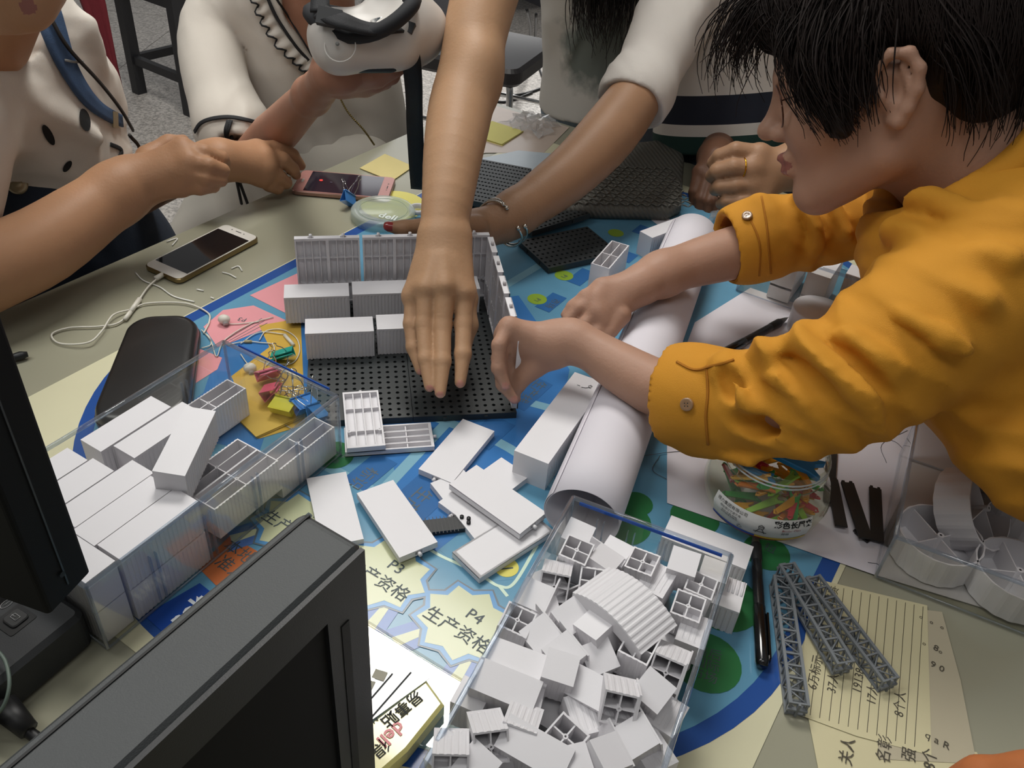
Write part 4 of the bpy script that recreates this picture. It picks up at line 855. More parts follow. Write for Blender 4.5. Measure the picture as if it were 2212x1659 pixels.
# ---------------------------------------------------------------- far base plates, laptop sleeve, clear wrap, far papers
def plate_px(a, b, c, label, z=.009, nx=18, ny=10, tilt=0):
    a, b, c = [P(*q, z) for q in (a, b, c)]; W = np.linalg.norm(b - a); Hh = np.linalg.norm(c - b); m = fr(a - ZA * .008, b - a); return plate(label, W, Hh, nx, ny, m)
plate_px((940, 418), (1090, 448), (1180, 372), 'black perforated base plate behind the reaching arm, edge towards the camera', z=.020, nx=20, ny=12)
plate_px((1120, 520), (1185, 580), (1330, 540), 'dark base plate lying askew in front of the grey sleeve', z=.010, nx=8, ny=14)
plate_px((1150, 500), (1275, 462), (1255, 435), 'black perforated base plate catching the light beside the bracelet', z=.016, nx=14, ny=5)
bagm = M('woven_grey', '#5c5a53', .55, var=.12, vs=60, bump=.9, bs=60, weave=True)
bg = Thing('laptop_sleeve', 'grey woven laptop sleeve lying behind the bracelet arm', 'sleeve', fr(P(1330, 380, 0), VA))
pts = [P(1195, 445, .022), P(1470, 452, .022), P(1478, 330, .022), P(1440, 300, .022), P(1180, 330, .022)]
mb = MB(); pl_ = [p[:2] for p in pts]; ctr_ = np.mean(pl_, axis=0); q_ = []
for i in range(len(pl_)):
    a, b = pl_[i], pl_[(i + 1) % len(pl_)]; p0 = pl_[i - 1]
    for t in (.10, .5, .90): q_.append(a + (b - a) * t)
rings = [(1.0, .003), (1.02, .010), (1.015, .017), (.985, .022), (.90, .024)]; k = len(q_); v = [[*(ctr_ + (p - ctr_) * s), T + z] for s, z in rings for p in q_]
f = [(r * k + i, r * k + (i + 1) % k, (r + 1) * k + (i + 1) % k, (r + 1) * k + i) for r in range(4) for i in range(k)] + [tuple(4 * k + i for i in range(k)), tuple(range(k))[::-1]]; mb.add(v, f, smooth=True); bg.part('woven_shell', mb, bagm)
# weave relief: rows of little ropes on the top
sx = nrm(P(1470, 452, .022) - P(1195, 445, .022)); sy = np.cross(ZA, sx)
mb = MB()
for i in range(26):
    for j in range(12):
        c = P(1200, 440, .0245) + sx * (.008 + i * .0082) + sy * (.004 + j * .0125); d = nrm(sx + sy * (1 if (i + j) % 2 else -1)); mb.tube([c - d * .005, c + ZA * .0008, c + d * .005], [.0008, .0016, .0008], 5)
bg.part('woven_relief', mb, M('woven_light', '#66645c', .5, var=.15), kind='stuff')
mb = MB(); mb.tube(smoothpath([P(1470, 452, .012), P(1330, 455, .012), P(1200, 452, .012)], 6), .0012, 5); bg.part('zip', mb, blackm)
# crumpled clear wrap
def crumple(ctr, R, Hh, seed, label, m, flatz=.0):
    r_ = np.random.RandomState(seed); t = Thing('crumpled_wrap', label, 'plastic wrap', fr(ctr, VA)); n = 12; grid = []
    for i in range(n):
        row = []
        for j in range(n): u, v_ = (i / (n - 1) - .5) * 2, (j / (n - 1) - .5) * 2; row.append([u * R[0] * (1 + .15 * r_.randn()), v_ * R[1] * (1 + .15 * r_.randn()), max(.001, Hh * (1 - .5 * (u * u + v_ * v_)) * r_.uniform(.3, 1.2))])
        grid.append(row)
    mb = MB(); mb.sheet(grid, .0003, smooth=False); t.part('film', mb, m, local=True); return t
wrapm = clear('wrap_film', '#f6f6f6', .08, 1.45, milky=.12)
crumple(P(1150, 272, .001), (.045, .040), .022, 3, 'crumpled clear plastic wrap on the bright far corner of the table', wrapm)
crumple(P(1560, 483, .001), (.02, .015), .02, 5, 'crumpled clear wrap by the cuff of the yellow sleeve', wrapm)
crumple(P(860, 262, -.02), (.02, .018), .02, 8, 'crumpled foil scrap at the table edge by the strap', wrapm) if False else None
s4 = flatsheet('paper_sheet', [(905, 300), (1048, 222), (1230, 275), (1175, 330), (1050, 330), (960, 350)], .0010, M('glossy_pink_paper', '#c2b0a2', .25), 'pale glossy sheet on the far corner of the table under the sticky notes')
s5 = flatsheet('paper_sheet', [(1025, 345), (1120, 325), (1230, 335), (1170, 372)], .0016, M('blue_white_print', '#b7c3cc', .25), 'pale blue and white printed sheet behind the perforated plate')
s6 = flatsheet('paper_sheet', [(1380, 455), (1425, 458), (1470, 490), (1440, 500)], .0018, paper, 'corner of a white sheet in front of the grey sleeve')
# ---------------------------------------------------------------- sticky note pack in clear wrapper
pk = Thing('sticky_note_pack', 'yellow pack of sticky notes in a shiny printed wrapper between monitor and bin', 'pack', fr(P(850, 1560, 0), nrm(P(925, 1480) - P(800, 1600))))
packy = M('pack_yellow', '#d8cf86', .22, coat=.6, var=.05); a, b, c, d = P(700, 1600, .018), P(945, 1480, .018), P(995, 1530, .018), P(760, 1760, .018)
pp = [P(q[0], q[1], .018) for q in ((700, 1640), (778, 1575), (920, 1465), (960, 1520), (880, 1620), (800, 1690), (740, 1720))]
mb = MB(); mb.prism([p[:2] for p in pp], T + .001, T + .018, bev=.0025); pk.part('note_block', mb, packy)
pp = [P(q[0], q[1], .0195) for q in ((690, 1570), (785, 1495), (850, 1420), (928, 1465), (780, 1572), (700, 1640))]
mb = MB(); mb.prism([p[:2] for p in pp], T + .0188, T + .0195); pk.part('wrapper_window', mb, M('wrapper_white', '#dcdcd8', .15, coat=.7))
for pts in ([(786, 1527), (848, 1455)], [(780, 1575), (888, 1452)]):
    mb = MB(); mb.box((0, 0, 0), (np.linalg.norm(P(*pts[1], .02) - P(*pts[0], .02)), .0012, .0003), m=fr((P(*pts[0], .0198) + P(*pts[1], .0198)) / 2, P(*pts[1], .02) - P(*pts[0], .02))); pk.part('printed_stripe', mb, ink)
dd = nrm(P(800, 1620, .02) - P(905, 1530, .02))
def ptext(s, px, py, size, m, bold=.0003): text(pk, s, size, P(px, py, .0186), dd, m, name='printed_lettering', bold=bold)
redm = M('logo_red', '#c0303c', .3)
ptext('deli', 845, 1585, .015, redm, .0003); ptext('得力', 803, 1628, .013, ink, 0); ptext('易事贴', 868, 1530, .012, ink, .0001); ptext('PAPER', 795, 1545, .008, ink, 0); ptext('No.9', 800, 1562, .006, ink, 0)
for px, py, sz in ((820, 1458, .010), (795, 1478, .009)):
    mb = MB(); mb.box((0, 0, 0), (sz, sz * .8, .0003), m=fr(P(px, py, .0199), VA + UA * .3)); pk.part('printed_picture', mb, M('print_brown', '#6f6a50', .4))
pp = [P(q[0], q[1], .014) for q in ((700, 1760), (800, 1690), (870, 1635), (960, 1560), (985, 1600), (930, 1700), (850, 1800))]
# ================================================================ SMOOTH BODY BUILDER (implicit surface -> one continuous mesh)
def cone(a, b, ra, rb, k=.006, op='u', n=None, f=1.0):
    a, b = A(a, float), A(b, float); return dict(t='c', a=a, b=b, ra=ra, rb=rb, k=k, op=op, n=None if n is None else nrm(n), f=f, lo=np.minimum(a, b) - max(ra, rb), hi=np.maximum(a, b) + max(ra, rb))
def ellp(c, r, R=None, k=.006, op='u'):
    c = A(c, float); r = A(r, float); R = np.eye(3) if R is None else A(R, float); m = r.max(); return dict(t='e', c=c, r=r, R=R, k=k, op=op, lo=c - m, hi=c + m)
def hspace(c, n, op='s', k=.002):          # cut away the side n points to
    return dict(t='h', c=A(c, float), n=nrm(n), k=k, op=op, lo=A([-9, -9, -9.]), hi=A([9, 9, 9.]))
def chain(nodes, k=.01, n=None, f=1.0, op='u'):
    if op == 'u' and k >= .015 and len(nodes) >= 3:
        nodes = smn(nodes, 3); return [cone(nodes[i][0], nodes[i + 1][0], nodes[i][1], nodes[i + 1][1], k if i in (0, len(nodes) - 2) else .0002, op, n, f) for i in range(len(nodes) - 1)]
    return [cone(nodes[i][0], nodes[i + 1][0], nodes[i][1], nodes[i + 1][1], k, op, n, f) for i in range(len(nodes) - 1)]
def pev(p, X, Y, Z):
    if p['t'] == 'h': c, n = p['c'], p['n']; return -((X - c[0]) * n[0] + (Y - c[1]) * n[1] + (Z - c[2]) * n[2])
    if p['t'] == 'c':
        a = p['a']; ba = p['b'] - a; L2 = max(ba @ ba, 1e-12); x, y, z = X - a[0], Y - a[1], Z - a[2]
        t = np.clip((x * ba[0] + y * ba[1] + z * ba[2]) / L2, 0, 1); x = x - t * ba[0]; y = y - t * ba[1]; z = z - t * ba[2]; q = x * x + y * y + z * z
        if p['n'] is not None: n = p['n']; c = x * n[0] + y * n[1] + z * n[2]; q = q + c * c * (1 / p['f'] ** 2 - 1)
        d = np.sqrt(q) - (p['ra'] + (p['rb'] - p['ra']) * t)
        return d * (p['f'] if p['n'] is not None and p['f'] < 1 else 1) if False else d
    c, r, R = p['c'], p['r'], p['R']; x, y, z = X - c[0], Y - c[1], Z - c[2]
    u = (x * R[0][0] + y * R[0][1] + z * R[0][2]) / r[0]; v = (x * R[1][0] + y * R[1][1] + z * R[1][2]) / r[1]; w_ = (x * R[2][0] + y * R[2][1] + z * R[2][2]) / r[2]
    k0 = np.sqrt(u * u + v * v + w_ * w_) + 1e-9; k1 = np.sqrt((u / r[0]) ** 2 + (v / r[1]) ** 2 + (w_ / r[2]) ** 2) + 1e-9
    return k0 * (k0 - 1) / k1
def comb(D_, d, p):
    k = p['k']
    if p['op'] == 'u': h = np.maximum(k - np.abs(D_ - d), 0) / k; return np.minimum(D_, d) - h * h * k * .25
    d = -d; h = np.maximum(k - np.abs(D_ - d), 0) / k; return np.maximum(D_, d) + h * h * k * .25
def sdf_mesh(name, prims, h, mats, disp=None, dmax=0.0, paint=None, B=20, smooth=True):
    us = [p for p in prims if p['op'] == 'u']; lo = np.min([p['lo'] for p in us], axis=0) - .012 - dmax; hi = np.max([p['hi'] for p in us], axis=0) + .012 + dmax
    nb = np.ceil((hi - lo) / (h * B)).astype(int); NY, NZ = int(nb[1] * B + 3), int(nb[2] * B + 3)
    g = np.stack(np.meshgrid(*[np.arange(n) for n in nb], indexing='ij'), -1).reshape(-1, 3); ctr = lo + (g + .5) * h * B; half = h * B * .8661 + h
    ds = []
    for p in prims:
        d = pev(p, ctr[:, 0], ctr[:, 1], ctr[:, 2]); 
        if p['t'] == 'e': d = np.minimum(np.linalg.norm(ctr - p['c'], axis=1) - p['r'].max(), d)   # conservative bound
        if p['t'] == 'c' and p['n'] is not None: q = dict(p); q['n'] = None; d = np.minimum(d, pev(q, ctr[:, 0], ctr[:, 1], ctr[:, 2]) + 0) 
        ds.append(d)
    ds = A(ds); mk = max(.02, max(p['k'] for p in prims) + .004); marg = half + mk + dmax; isu = A([p['op'] == 'u' for p in prims])
    act = np.where((ds[isu].min(0) < half + mk * .5 + dmax))[0]
    VK, VP, Q = [], [], []
    offs_ = [(0, 0, 0), (1, 0, 0), (0, 1, 0), (1, 1, 0), (0, 0, 1), (1, 0, 1), (0, 1, 1), (1, 1, 1)]
    edges = [(0, 1), (2, 3), (4, 5), (6, 7), (0, 2), (1, 3), (4, 6), (5, 7), (0, 4), (1, 5), (2, 6), (3, 7)]
    for bi in act:
        g0 = g[bi] * B; ax = [lo[i] + (g0[i] + np.arange(B + 1)) * h for i in range(3)]
        X, Y, Z = ax[0][:, None, None], ax[1][None, :, None], ax[2][None, None, :]; F = np.full((B + 1,) * 3, 1.0)
        for pi in np.where(ds[:, bi] < marg)[0]:
            p = prims[pi]; F = comb(F, pev(p, X, Y, Z), p)
        if F.min() > dmax + h or F.max() < -dmax - h: continue
        if disp is not None: F = F + disp(X, Y, Z)
        S = F < 0
        if S.all() or not S.any(): continue
        cs = [S[i:B + i, j:B + j, k:B + k] for i, j, k in offs_]; cnt = sum(c.astype(np.int8) for c in cs); m = (cnt > 0) & (cnt < 8)
        I, J_, K = np.where(m)
        fv = [F[I + o[0], J_ + o[1], K + o[2]] for o in offs_]; acc = np.zeros((len(I), 3)); num = np.zeros(len(I))
        for e0, e1 in edges:
            f0, f1 = fv[e0], fv[e1]; s = (f0 < 0) != (f1 < 0); t = np.where(s, f0 / np.where(s, f0 - f1, 1), 0)
            o0, o1 = A(offs_[e0]), A(offs_[e1]); acc += np.where(s[:, None], o0 + (o1 - o0) * t[:, None], 0); num += s
        pos = lo + (np.stack([I, J_, K], 1) + g0 + acc / num[:, None]) * h; key = ((I + g0[0]).astype(np.int64) * NY + (J_ + g0[1])) * NZ + (K + g0[2]); VK.append(key); VP.append(pos)
        for axn, (d1, d2) in enumerate(((1, 2), (2, 0), (0, 1))):
            sl0 = [slice(0, B)] * 3; sl1 = [slice(0, B)] * 3; sl1[axn] = slice(1, B + 1); a_, b_ = S[tuple(sl0)], S[tuple(sl1)]; I, J_, K = np.where(a_ != b_); fl = a_[I, J_, K]
            c = np.stack([I, J_, K], 1).astype(np.int64) + g0; e1 = np.zeros(3, int); e1[d1] = 1; e2 = np.zeros(3, int); e2[d2] = 1
            kk = lambda q: (q[:, 0] * NY + q[:, 1]) * NZ + q[:, 2]
            q = np.stack([kk(c - e1 - e2), kk(c - e2), kk(c), kk(c - e1)], 1); ok = (c - e1 - e2).min(1) >= 0; q[~fl] = q[~fl][:, ::-1]; Q.append(q[ok])
    VK = np.concatenate(VK); VP = np.concatenate(VP); Q = np.concatenate(Q); srt = np.argsort(VK); VKs = VK[srt]; ix = np.searchsorted(VKs, Q); ix = np.clip(ix, 0, len(VKs) - 1); good = (VKs[ix] == Q).all(1); faces = srt[ix[good]]
    me = bpy.data.meshes.new(name); me.vertices.add(len(VP)); me.vertices.foreach_set('co', VP.astype(np.float32).ravel()); nf = len(faces)
    me.loops.add(nf * 4); me.loops.foreach_set('vertex_index', faces.astype(np.int32).ravel()); me.polygons.add(nf); me.polygons.foreach_set('loop_start', np.arange(0, nf * 4, 4, dtype=np.int32)); me.polygons.foreach_set('loop_total', np.full(nf, 4, np.int32))
    me.update(calc_edges=True); me.polygons.foreach_set('use_smooth', np.full(nf, smooth))
    for m in mats: me.materials.append(m)
    if paint is not None:
        fc = VP[faces].mean(1); me.polygons.foreach_set('material_index', paint(fc).astype(np.int32))
    me.validate(); me.update(); print('SDF', name, nf, len(me.polygons), int((~good).sum())); return me
def paint_balls(balls):
    def f(c):
        mi = np.zeros(len(c), int)
        for b in balls:
            q, r, i = b[:3]
            s = np.linalg.norm(c - q, axis=1) < r
            if len(b) > 3: s &= ((c - q) @ b[3] > b[4])
            mi[s] = i
        return mi
    return f
def wob(seed, n=10, fmin=8, fmax=30):
    r = np.random.RandomState(seed); K = r.randn(n, 3); K /= np.linalg.norm(K, axis=1)[:, None]; K *= r.uniform(fmin, fmax, n)[:, None]; ph = r.uniform(0, 6.28, n)
    def f(X, Y, Z): 
        s = 0
        for k, p in zip(K, ph): s = s + np.sin(X * k[0] + Y * k[1] + Z * k[2] + p)
        return s / n
    return f
def folds(seed, d, kmin=70, kmax=150, n=6, aniso=.35, sharp=1.0):
    r = np.random.RandomState(seed); d = nrm(d); Ks = []
    for i in range(n):
        q = r.randn(3); q -= d * (q @ d); k = r.uniform(kmin, kmax); Ks.append((d * k + nrm(q) * k * aniso * r.uniform(.3, 1), r.uniform(0, 6.28), r.uniform(.6, 1)))
    lowf = wob(seed + 1, 5, 18, 40); mask = wob(seed + 2, 5, 15, 35)
    def f(X, Y, Z):
        L_ = lowf(X, Y, Z) * 3.0; s = 0; wsum = 0
        for K, p, w_ in Ks: s = s + w_ * (1 - 2 * np.abs(np.sin((X * K[0] + Y * K[1] + Z * K[2]) * .5 + p + L_))); wsum += w_
        return -s / wsum * np.clip(.75 + mask(X, Y, Z) * 1.6, .15, 1.4)
    return f
def smn(nodes, n=4):
    c = smoothpath([p for p, r in nodes], n); rr = smoothpath([(r, 0, 0) for p, r in nodes], n)[:, 0]; return list(zip(c, rr))
def N(px, py, rng, hw): return (D(px, py, rng), hw / FPX * rng)
def finger(js, rs_, k=.003): return chain([(j, r) for j, r in zip(js, rs_)], k)
def skin_mat(name, col, var=.10, red='#b5604c', rough=.5):
    m = M(name, col, rough, var=var, vs=22, sss=.10, bump=.3, bs=300, spec=.3); return m
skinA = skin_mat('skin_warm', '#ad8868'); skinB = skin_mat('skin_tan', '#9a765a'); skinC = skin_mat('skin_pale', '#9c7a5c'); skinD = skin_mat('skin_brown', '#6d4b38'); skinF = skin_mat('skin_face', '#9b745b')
nailm = M('nail_pink', '#b98272', .25, coat=.3); nailred = M('nail_red', '#8a3030', .2, coat=.5); lipm = M('lip', '#905a50', .4)
def person(label, origin, group=None): return Thing('person', label, 'person', fr(origin), group)
def hand_prims(wrist, knuckles, tips_chain, rw, rp, k=.008):
    """wrist node, 4 knuckle nodes, 4 finger chains [(p,r)...], palm built between"""
    pr = []
    for kn in knuckles: pr.append(cone(wrist[0], kn[0], rw, kn[1] * 1.15, k))
    for i in range(len(knuckles) - 1): pr.append(cone(knuckles[i][0], knuckles[i + 1][0], knuckles[i][1] * 1.0, knuckles[i + 1][1] * 1.0, k))
    for ch in tips_chain: pr += chain(ch, .0025)
    return pr
# ================================================================ PEOPLE
# ---- person whose bare arm reaches down from the top onto the base plates
def center_arm():
    t = person('person reaching a bare arm straight down over the base plates, body out of the photo', UV(.45, .25, -T))
    wr = N(958, 505, .945, 50); sh = N(1060, -60, 1.17, 68)
    nodes = [wr, N(968, 420, .965, 55), N(979, 330, 1.0, 62), N(995, 235, 1.045, 66), N(1014, 150, 1.08, 62), N(1032, 50, 1.12, 64), sh, N(1105, -260, 1.30, 80)]
    pr = chain(nodes, .02)
    pr.append(ellp(D(1036, 165, 1.075), (.020, .026, .034), k=.03))
    kn = [N(893, 640, .925, 19), N(922, 622, .912, 22), N(962, 618, .908, 23), N(1003, 632, .915, 22)]
    palm = [cone(N(935, 515, .942, 30)[0], kn[0][0], .0150, .0120, .012), cone(N(952, 512, .938, 30)[0], kn[1][0], .0155, .0120, .012), cone(N(970, 512, .938, 30)[0], kn[2][0], .0155, .0122, .012), cone(N(988, 515, .942, 30)[0], kn[3][0], .0150, .0118, .012)]
    for i in range(3): palm.append(cone(kn[i][0] + FW * .004, kn[i + 1][0] + FW * .004, .0115, .0115, .008))
    # web between fingers near the knuckles
    fA = [kn[0], N(888, 700, .918, 16.5), N(893, 750, .912, 15.5), N(908, 800, .905, 11)]
    fB = [kn[1], N(916, 700, .905, 18), N(920, 775, .893, 17), N(928, 835, .885, 12)]
    fC = [kn[2], N(956, 705, .902, 19), N(956, 780, .888, 18), N(951, 848, .878, 12.5)]
    fD = [kn[3], N(1001, 700, .908, 19), N(1000, 765, .896, 18), N(994, 826, .888, 12.5)]
    pr += palm
    for f_ in (fA, fB, fC, fD): pr += chain(f_, .0035)
    th = [N(990, 560, .945, 22), N(1008, 640, .935, 20), N(1012, 700, .925, 17), N(1004, 748, .918, 13)]
    th = [(p + FW * .022, r) for p, r in th]; pr += chain(th, .008)
    # tendons
    for q in kn[1:]: pr.append(cone(q[0] - FW * .0085, (q[0] + wr[0]) / 2 - FW * .012, .0035, .0030, .010))
    balls = []
    for f_ in (fA, fB, fC, fD): balls.append((f_[3][0] - UP * .004 - FW * .009, .0068, 1))
    sc = 1
    return t, pr, balls
t, pr, balls = center_arm()
t.addmesh('body', sdf_mesh('body', pr, .0021, [skinA, nailm], paint=paint_balls(balls)))
slp = [N(1088, -190, 1.26, 112), N(1130, -420, 1.40, 140), N(1150, -700, 1.6, 200)]
t.addmesh('sleeve', sdf_mesh('sleeve', chain(slp, .02), .006, [M('sleeve_white', '#cfc9c2', .8)], disp=lambda X, Y, Z: wob(3)(X, Y, Z) * .004, dmax=.005))

# ---- white tee with striped hem, right arm with two bracelets
cot = lambda n, c, v=.04: M(n, c, .85, var=v, vs=12, bump=.3, bs=900)
tee = cot('tee_white', '#c9c3bc'); navy = cot('stripe_navy', '#171c2b'); green = cot('stripe_green', '#14342e')
sp = person('person in a white tee with navy and green hem stripes and silver bracelets', P(1560, 330, -T) * A([1, 1, 0]) + A([.02, .22, 0]))
wr = N(1082, 480, 1.165, 40)
nodes = [N(1470, 30, 1.51, 44), N(1402, 155, 1.405, 50), N(1374, 208, 1.345, 54), N(1318, 285, 1.29, 60), N(1245, 362, 1.24, 57), N(1165, 425, 1.20, 52), wr]
pr = chain(nodes, .02)
# palm behind the wall panels, thumb pointing left
plm = [N(1082, 480, 1.165, 40), N(1030, 498, 1.15, 42), N(985, 512, 1.13, 40)]
pr += chain(plm, .012)
th = [N(1030, 490, 1.12, 26), N(930, 488, 1.10, 19), N(872, 494, 1.09, 17), N(838, 489, 1.085, 11)]
pr += chain(th, .006)
for dy in (20, 42, 62): pr += chain([N(985, 500 + dy, 1.13, 17), N(920, 515 + dy, 1.12, 15), N(880, 535 + dy, 1.125, 13)], .004)
# other forearm and dark resting hand
hn = [N(1530, 230, 1.52, 42), N(1530, 330, 1.50, 34), N(1526, 372, 1.48, 34)]
def resting(nodes, kn, chs): return chain(nodes, .015) + sum([[cone(nodes[-1][0], k_[0], nodes[-1][1] * .6, k_[1] * 1.1, .008)] for k_ in kn], []) + sum([chain(c, .003) for c in chs], [])
# torso
tc_ = [N(1585, 60, 1.62, 112), N(1578, 210, 1.62, 112), N(1580, 330, 1.66, 118)]
torso = chain([(D(1590, -160, 1.62), .12), (D(1585, 60, 1.66), .11), (D(1575, 250, 1.70), .105), (D(1575, 420, 1.80), .12)], .05)
pr += torso
pr += [cone(D(1590, -160, 1.62), D(1490, -20, 1.55), .05, .036, .04)]
low = [(D(1575, 420, 1.80), .12)]; hip = D(1575, 420, 1.80)
for s in (-.09, .09): pr += chain([(hip + A([s, 0, 0]), .085), (A([hip[0] + s, hip[1] + .03, .48]), .06), (A([hip[0] + s, hip[1] + .05, .06]), .042)], .02); pr.append(cone((hip[0] + s, hip[1] + .05, .035), (hip[0] + s, hip[1] - .10, .03), .035, .03, .01))
headc = D(1600, -420, 1.62); pr += [ellp(headc, (.078, .095, .115), k=.03), cone(D(1590, -160, 1.62), headc, .05, .05, .02)]
balls = [(D(833, 486, 1.078), .010, 1)]
sp.addmesh('body', sdf_mesh('body', pr, .0030, [skinB, nailred], paint=paint_balls(balls)))
hairm = M('hair_dark', '#1c1411', .5, var=.25, vs=40)
sp.addmesh('hair', sdf_mesh('hair', [ellp(headc + A([0, .02, .03]), (.09, .105, .11), k=.02)], .008, [hairm]))
# tee: torso tube + sleeve, hem cut; stripes by height along the body axis
ax0, ax1 = D(1585, -60, 1.64), D(1572, 318, 1.66); axd = nrm(ax1 - ax0)
tp = chain([(D(1600, -260, 1.60), .12), (D(1588, -60, 1.63), .135), (D(1578, 120, 1.65), .125), (D(1574, 380, 1.70), .125)], .06)
for q in tp: q['n'] = nrm(FW - axd * (FW @ axd)); q['f'] = .82
tp += chain([(D(1560, -120, 1.60), .080), N(1462, 30, 1.50, 78), N(1398, 160, 1.40, 66), N(1368, 214, 1.345, 64)], .04)
sd_ = nrm(D(1362, 215, 1.34) - D(1440, 40, 1.44))
hem_c = D(1372, 207, 1.345)
tp += [hspace(hem_c, sd_)] if False else []
prc = [ellp(hem_c + sd_ * .042, (.036, .07, .07), [sd_, nrm(np.cross(sd_, FW)), nrm(np.cross(sd_, np.cross(sd_, FW)))], k=.003, op='s')]
prc += [dict(t='h', c=ax1, n=axd, k=.003, op='s', lo=A([-9, -9, -9.]), hi=A([9, 9, 9.]))]
wb = wob(11, 8, 10, 40); 
# folds radiating from the armpit
fold = []
ap = D(1470, 150, 1.45)
for q in ((1330, 60), (1345, 120), (1380, 60), (1420, 30)): fold.append(cone(ap, D(q[0], q[1], 1.36), .010, .005, .02))
fw1 = folds(61, nrm(RT + UP * .35), 90, 190)
stm_ = bpy.data.materials.new('tee_hem_stripes'); stm_.use_nodes = True; _n = stm_.node_tree.nodes; _l = stm_.node_tree.links; _b = _n['Principled BSDF']; _b.inputs['Roughness'].default_value = .85
_g = _n.new('ShaderNodeNewGeometry'); _d = _n.new('ShaderNodeVectorMath'); _d.operation = 'DOT_PRODUCT'; _l.new(_g.outputs['Position'], _d.inputs[0]); _d.inputs[1].default_value = axd
_m2 = _n.new('ShaderNodeMath'); _m2.operation = 'MULTIPLY_ADD'; _l.new(_d.outputs['Value'], _m2.inputs[0]); _m2.inputs[1].default_value = 5.0; _m2.inputs[2].default_value = 1.0 - 5.0 * float(ax1 @ axd)
_r = _n.new('ShaderNodeValToRGB'); _r.color_ramp.interpolation = 'CONSTANT'; _e = _r.color_ramp.elements; _e[0].position = 0; _e[0].color = lin('#c9c3bc'); _e[1].position = .50; _e[1].color = lin('#171c2b')
for _p, _c in ((.735, '#c9c3bc'), (.835, '#14342e')): _x = _e.new(_p); _x.color = lin(_c)
_l.new(_m2.outputs[0], _r.inputs[0]); _l.new(_r.outputs[0], _b.inputs['Base Color'])
def hem_paint(c):
    arm = (np.linalg.norm(c - hem_c, axis=1) < .16) & ((c - ax1) @ RT < -.13); mi = np.ones(len(c), int); mi[arm] = 0; return mi
def hem_paint_old(c):
    s = (c - ax1) @ axd; arm = (np.linalg.norm(c - hem_c, axis=1) < .10); mi = np.zeros(len(c), int)
    mi[(s > -.030)] = 2; mi[(s > -.030 - .022) & (s <= -.030)] = 0; mi[(s > -.100) & (s <= -.052)] = 1; mi[arm] = 0; return mi
teem = sdf_mesh('tee', tp + prc, .004, [tee, stm_], disp=lambda X, Y, Z: fw1(X, Y, Z) * .0045, dmax=.008, paint=hem_paint)
sp.addmesh('tee', teem)
jeans = M('denim_dark', '#2c3340', .85, var=.15, vs=40)
sp.addmesh('trousers', sdf_mesh('trousers', chain([(D(1574, 330, 1.70), .115), (hip + A([0, 0, -.02]), .135)], .04) + sum([chain([(hip + A([s, 0, 0]), .100), (A([hip[0] + s, hip[1] + .03, .48]), .078), (A([hip[0] + s, hip[1] + .05, .10]), .06)], .02) for s in (-.09, .09)], []), .008, [jeans]))
silver = M('silver', '#c9c6bd', .2, 1.0, var=.02)
for (px0, py0, px1, py1, hw) in ((1062, 448, 1082, 482, 1), (1084, 505, 1088, 532, 1)):
    pass
brc, brd = D(1082, 485, 1.165), nrm(nodes[-2][0] - nodes[-1][0]); m = fr(brc + brd * .004, UP, brd)
def bangle(m, r, g0, g1, label):
    mb = MB(); pts = [(r * math.cos(a), r * 0.96 * math.sin(a), .003 * math.sin(a * 3)) for a in np.linspace(g0, g1, 30)]; mb.tube(pts, .0016, 7, m); mb.ball(tf(m, [pts[0]])[0], .0032, 10); mb.ball(tf(m, [pts[-1]])[0], .0032, 10); sp.part('bracelet', mb, silver, label=label)
bangle(m, .0350, 1.95, 7.35, 'silver open bangle with ball ends'); bangle(euler(m, 10, 16, 0), .0362, 2.1, 7.2, 'second silver open bangle')

# ---- person in graphic tee, long dark hair
gr_ = person('person in a loose pale tee with grey blotched print and long dark hair', P(1290, 230, -T) * A([1, 1, 0]) * A([1, 1, 0]) + A([.10, .02, 0]))
gc = D(1300, 120, 1.90); gh = D(1330, 330, 2.02)
pr = chain([(D(1290, -200, 1.80), .09), (gc, .10), (gh, .095)], .05); hd = D(1290, -420, 1.75)
pr += [ellp(hd, (.078, .095, .115), k=.03), cone(D(1290, -200, 1.80), hd, .045, .05, .02)]
for s in (-.09, .09): pr += chain([(gh + A([s, 0, -.05]), .085), (A([gh[0] + s, gh[1] + .03, .46]), .06), (A([gh[0] + s, gh[1] + .05, .06]), .042)], .02); pr.append(cone((gh[0] + s, gh[1] + .05, .035), (gh[0] + s, gh[1] - .10, .03), .035, .03, .01))
pr += chain([(D(1400, -150, 1.80), .045), (D(1480, 60, 1.95), .035), (D(1500, 250, 1.90), .030)], .02)
gr_.addmesh('body', sdf_mesh('body', pr, .005, [skinC]))
gm = bpy.data.materials.new('tee_graphic'); 
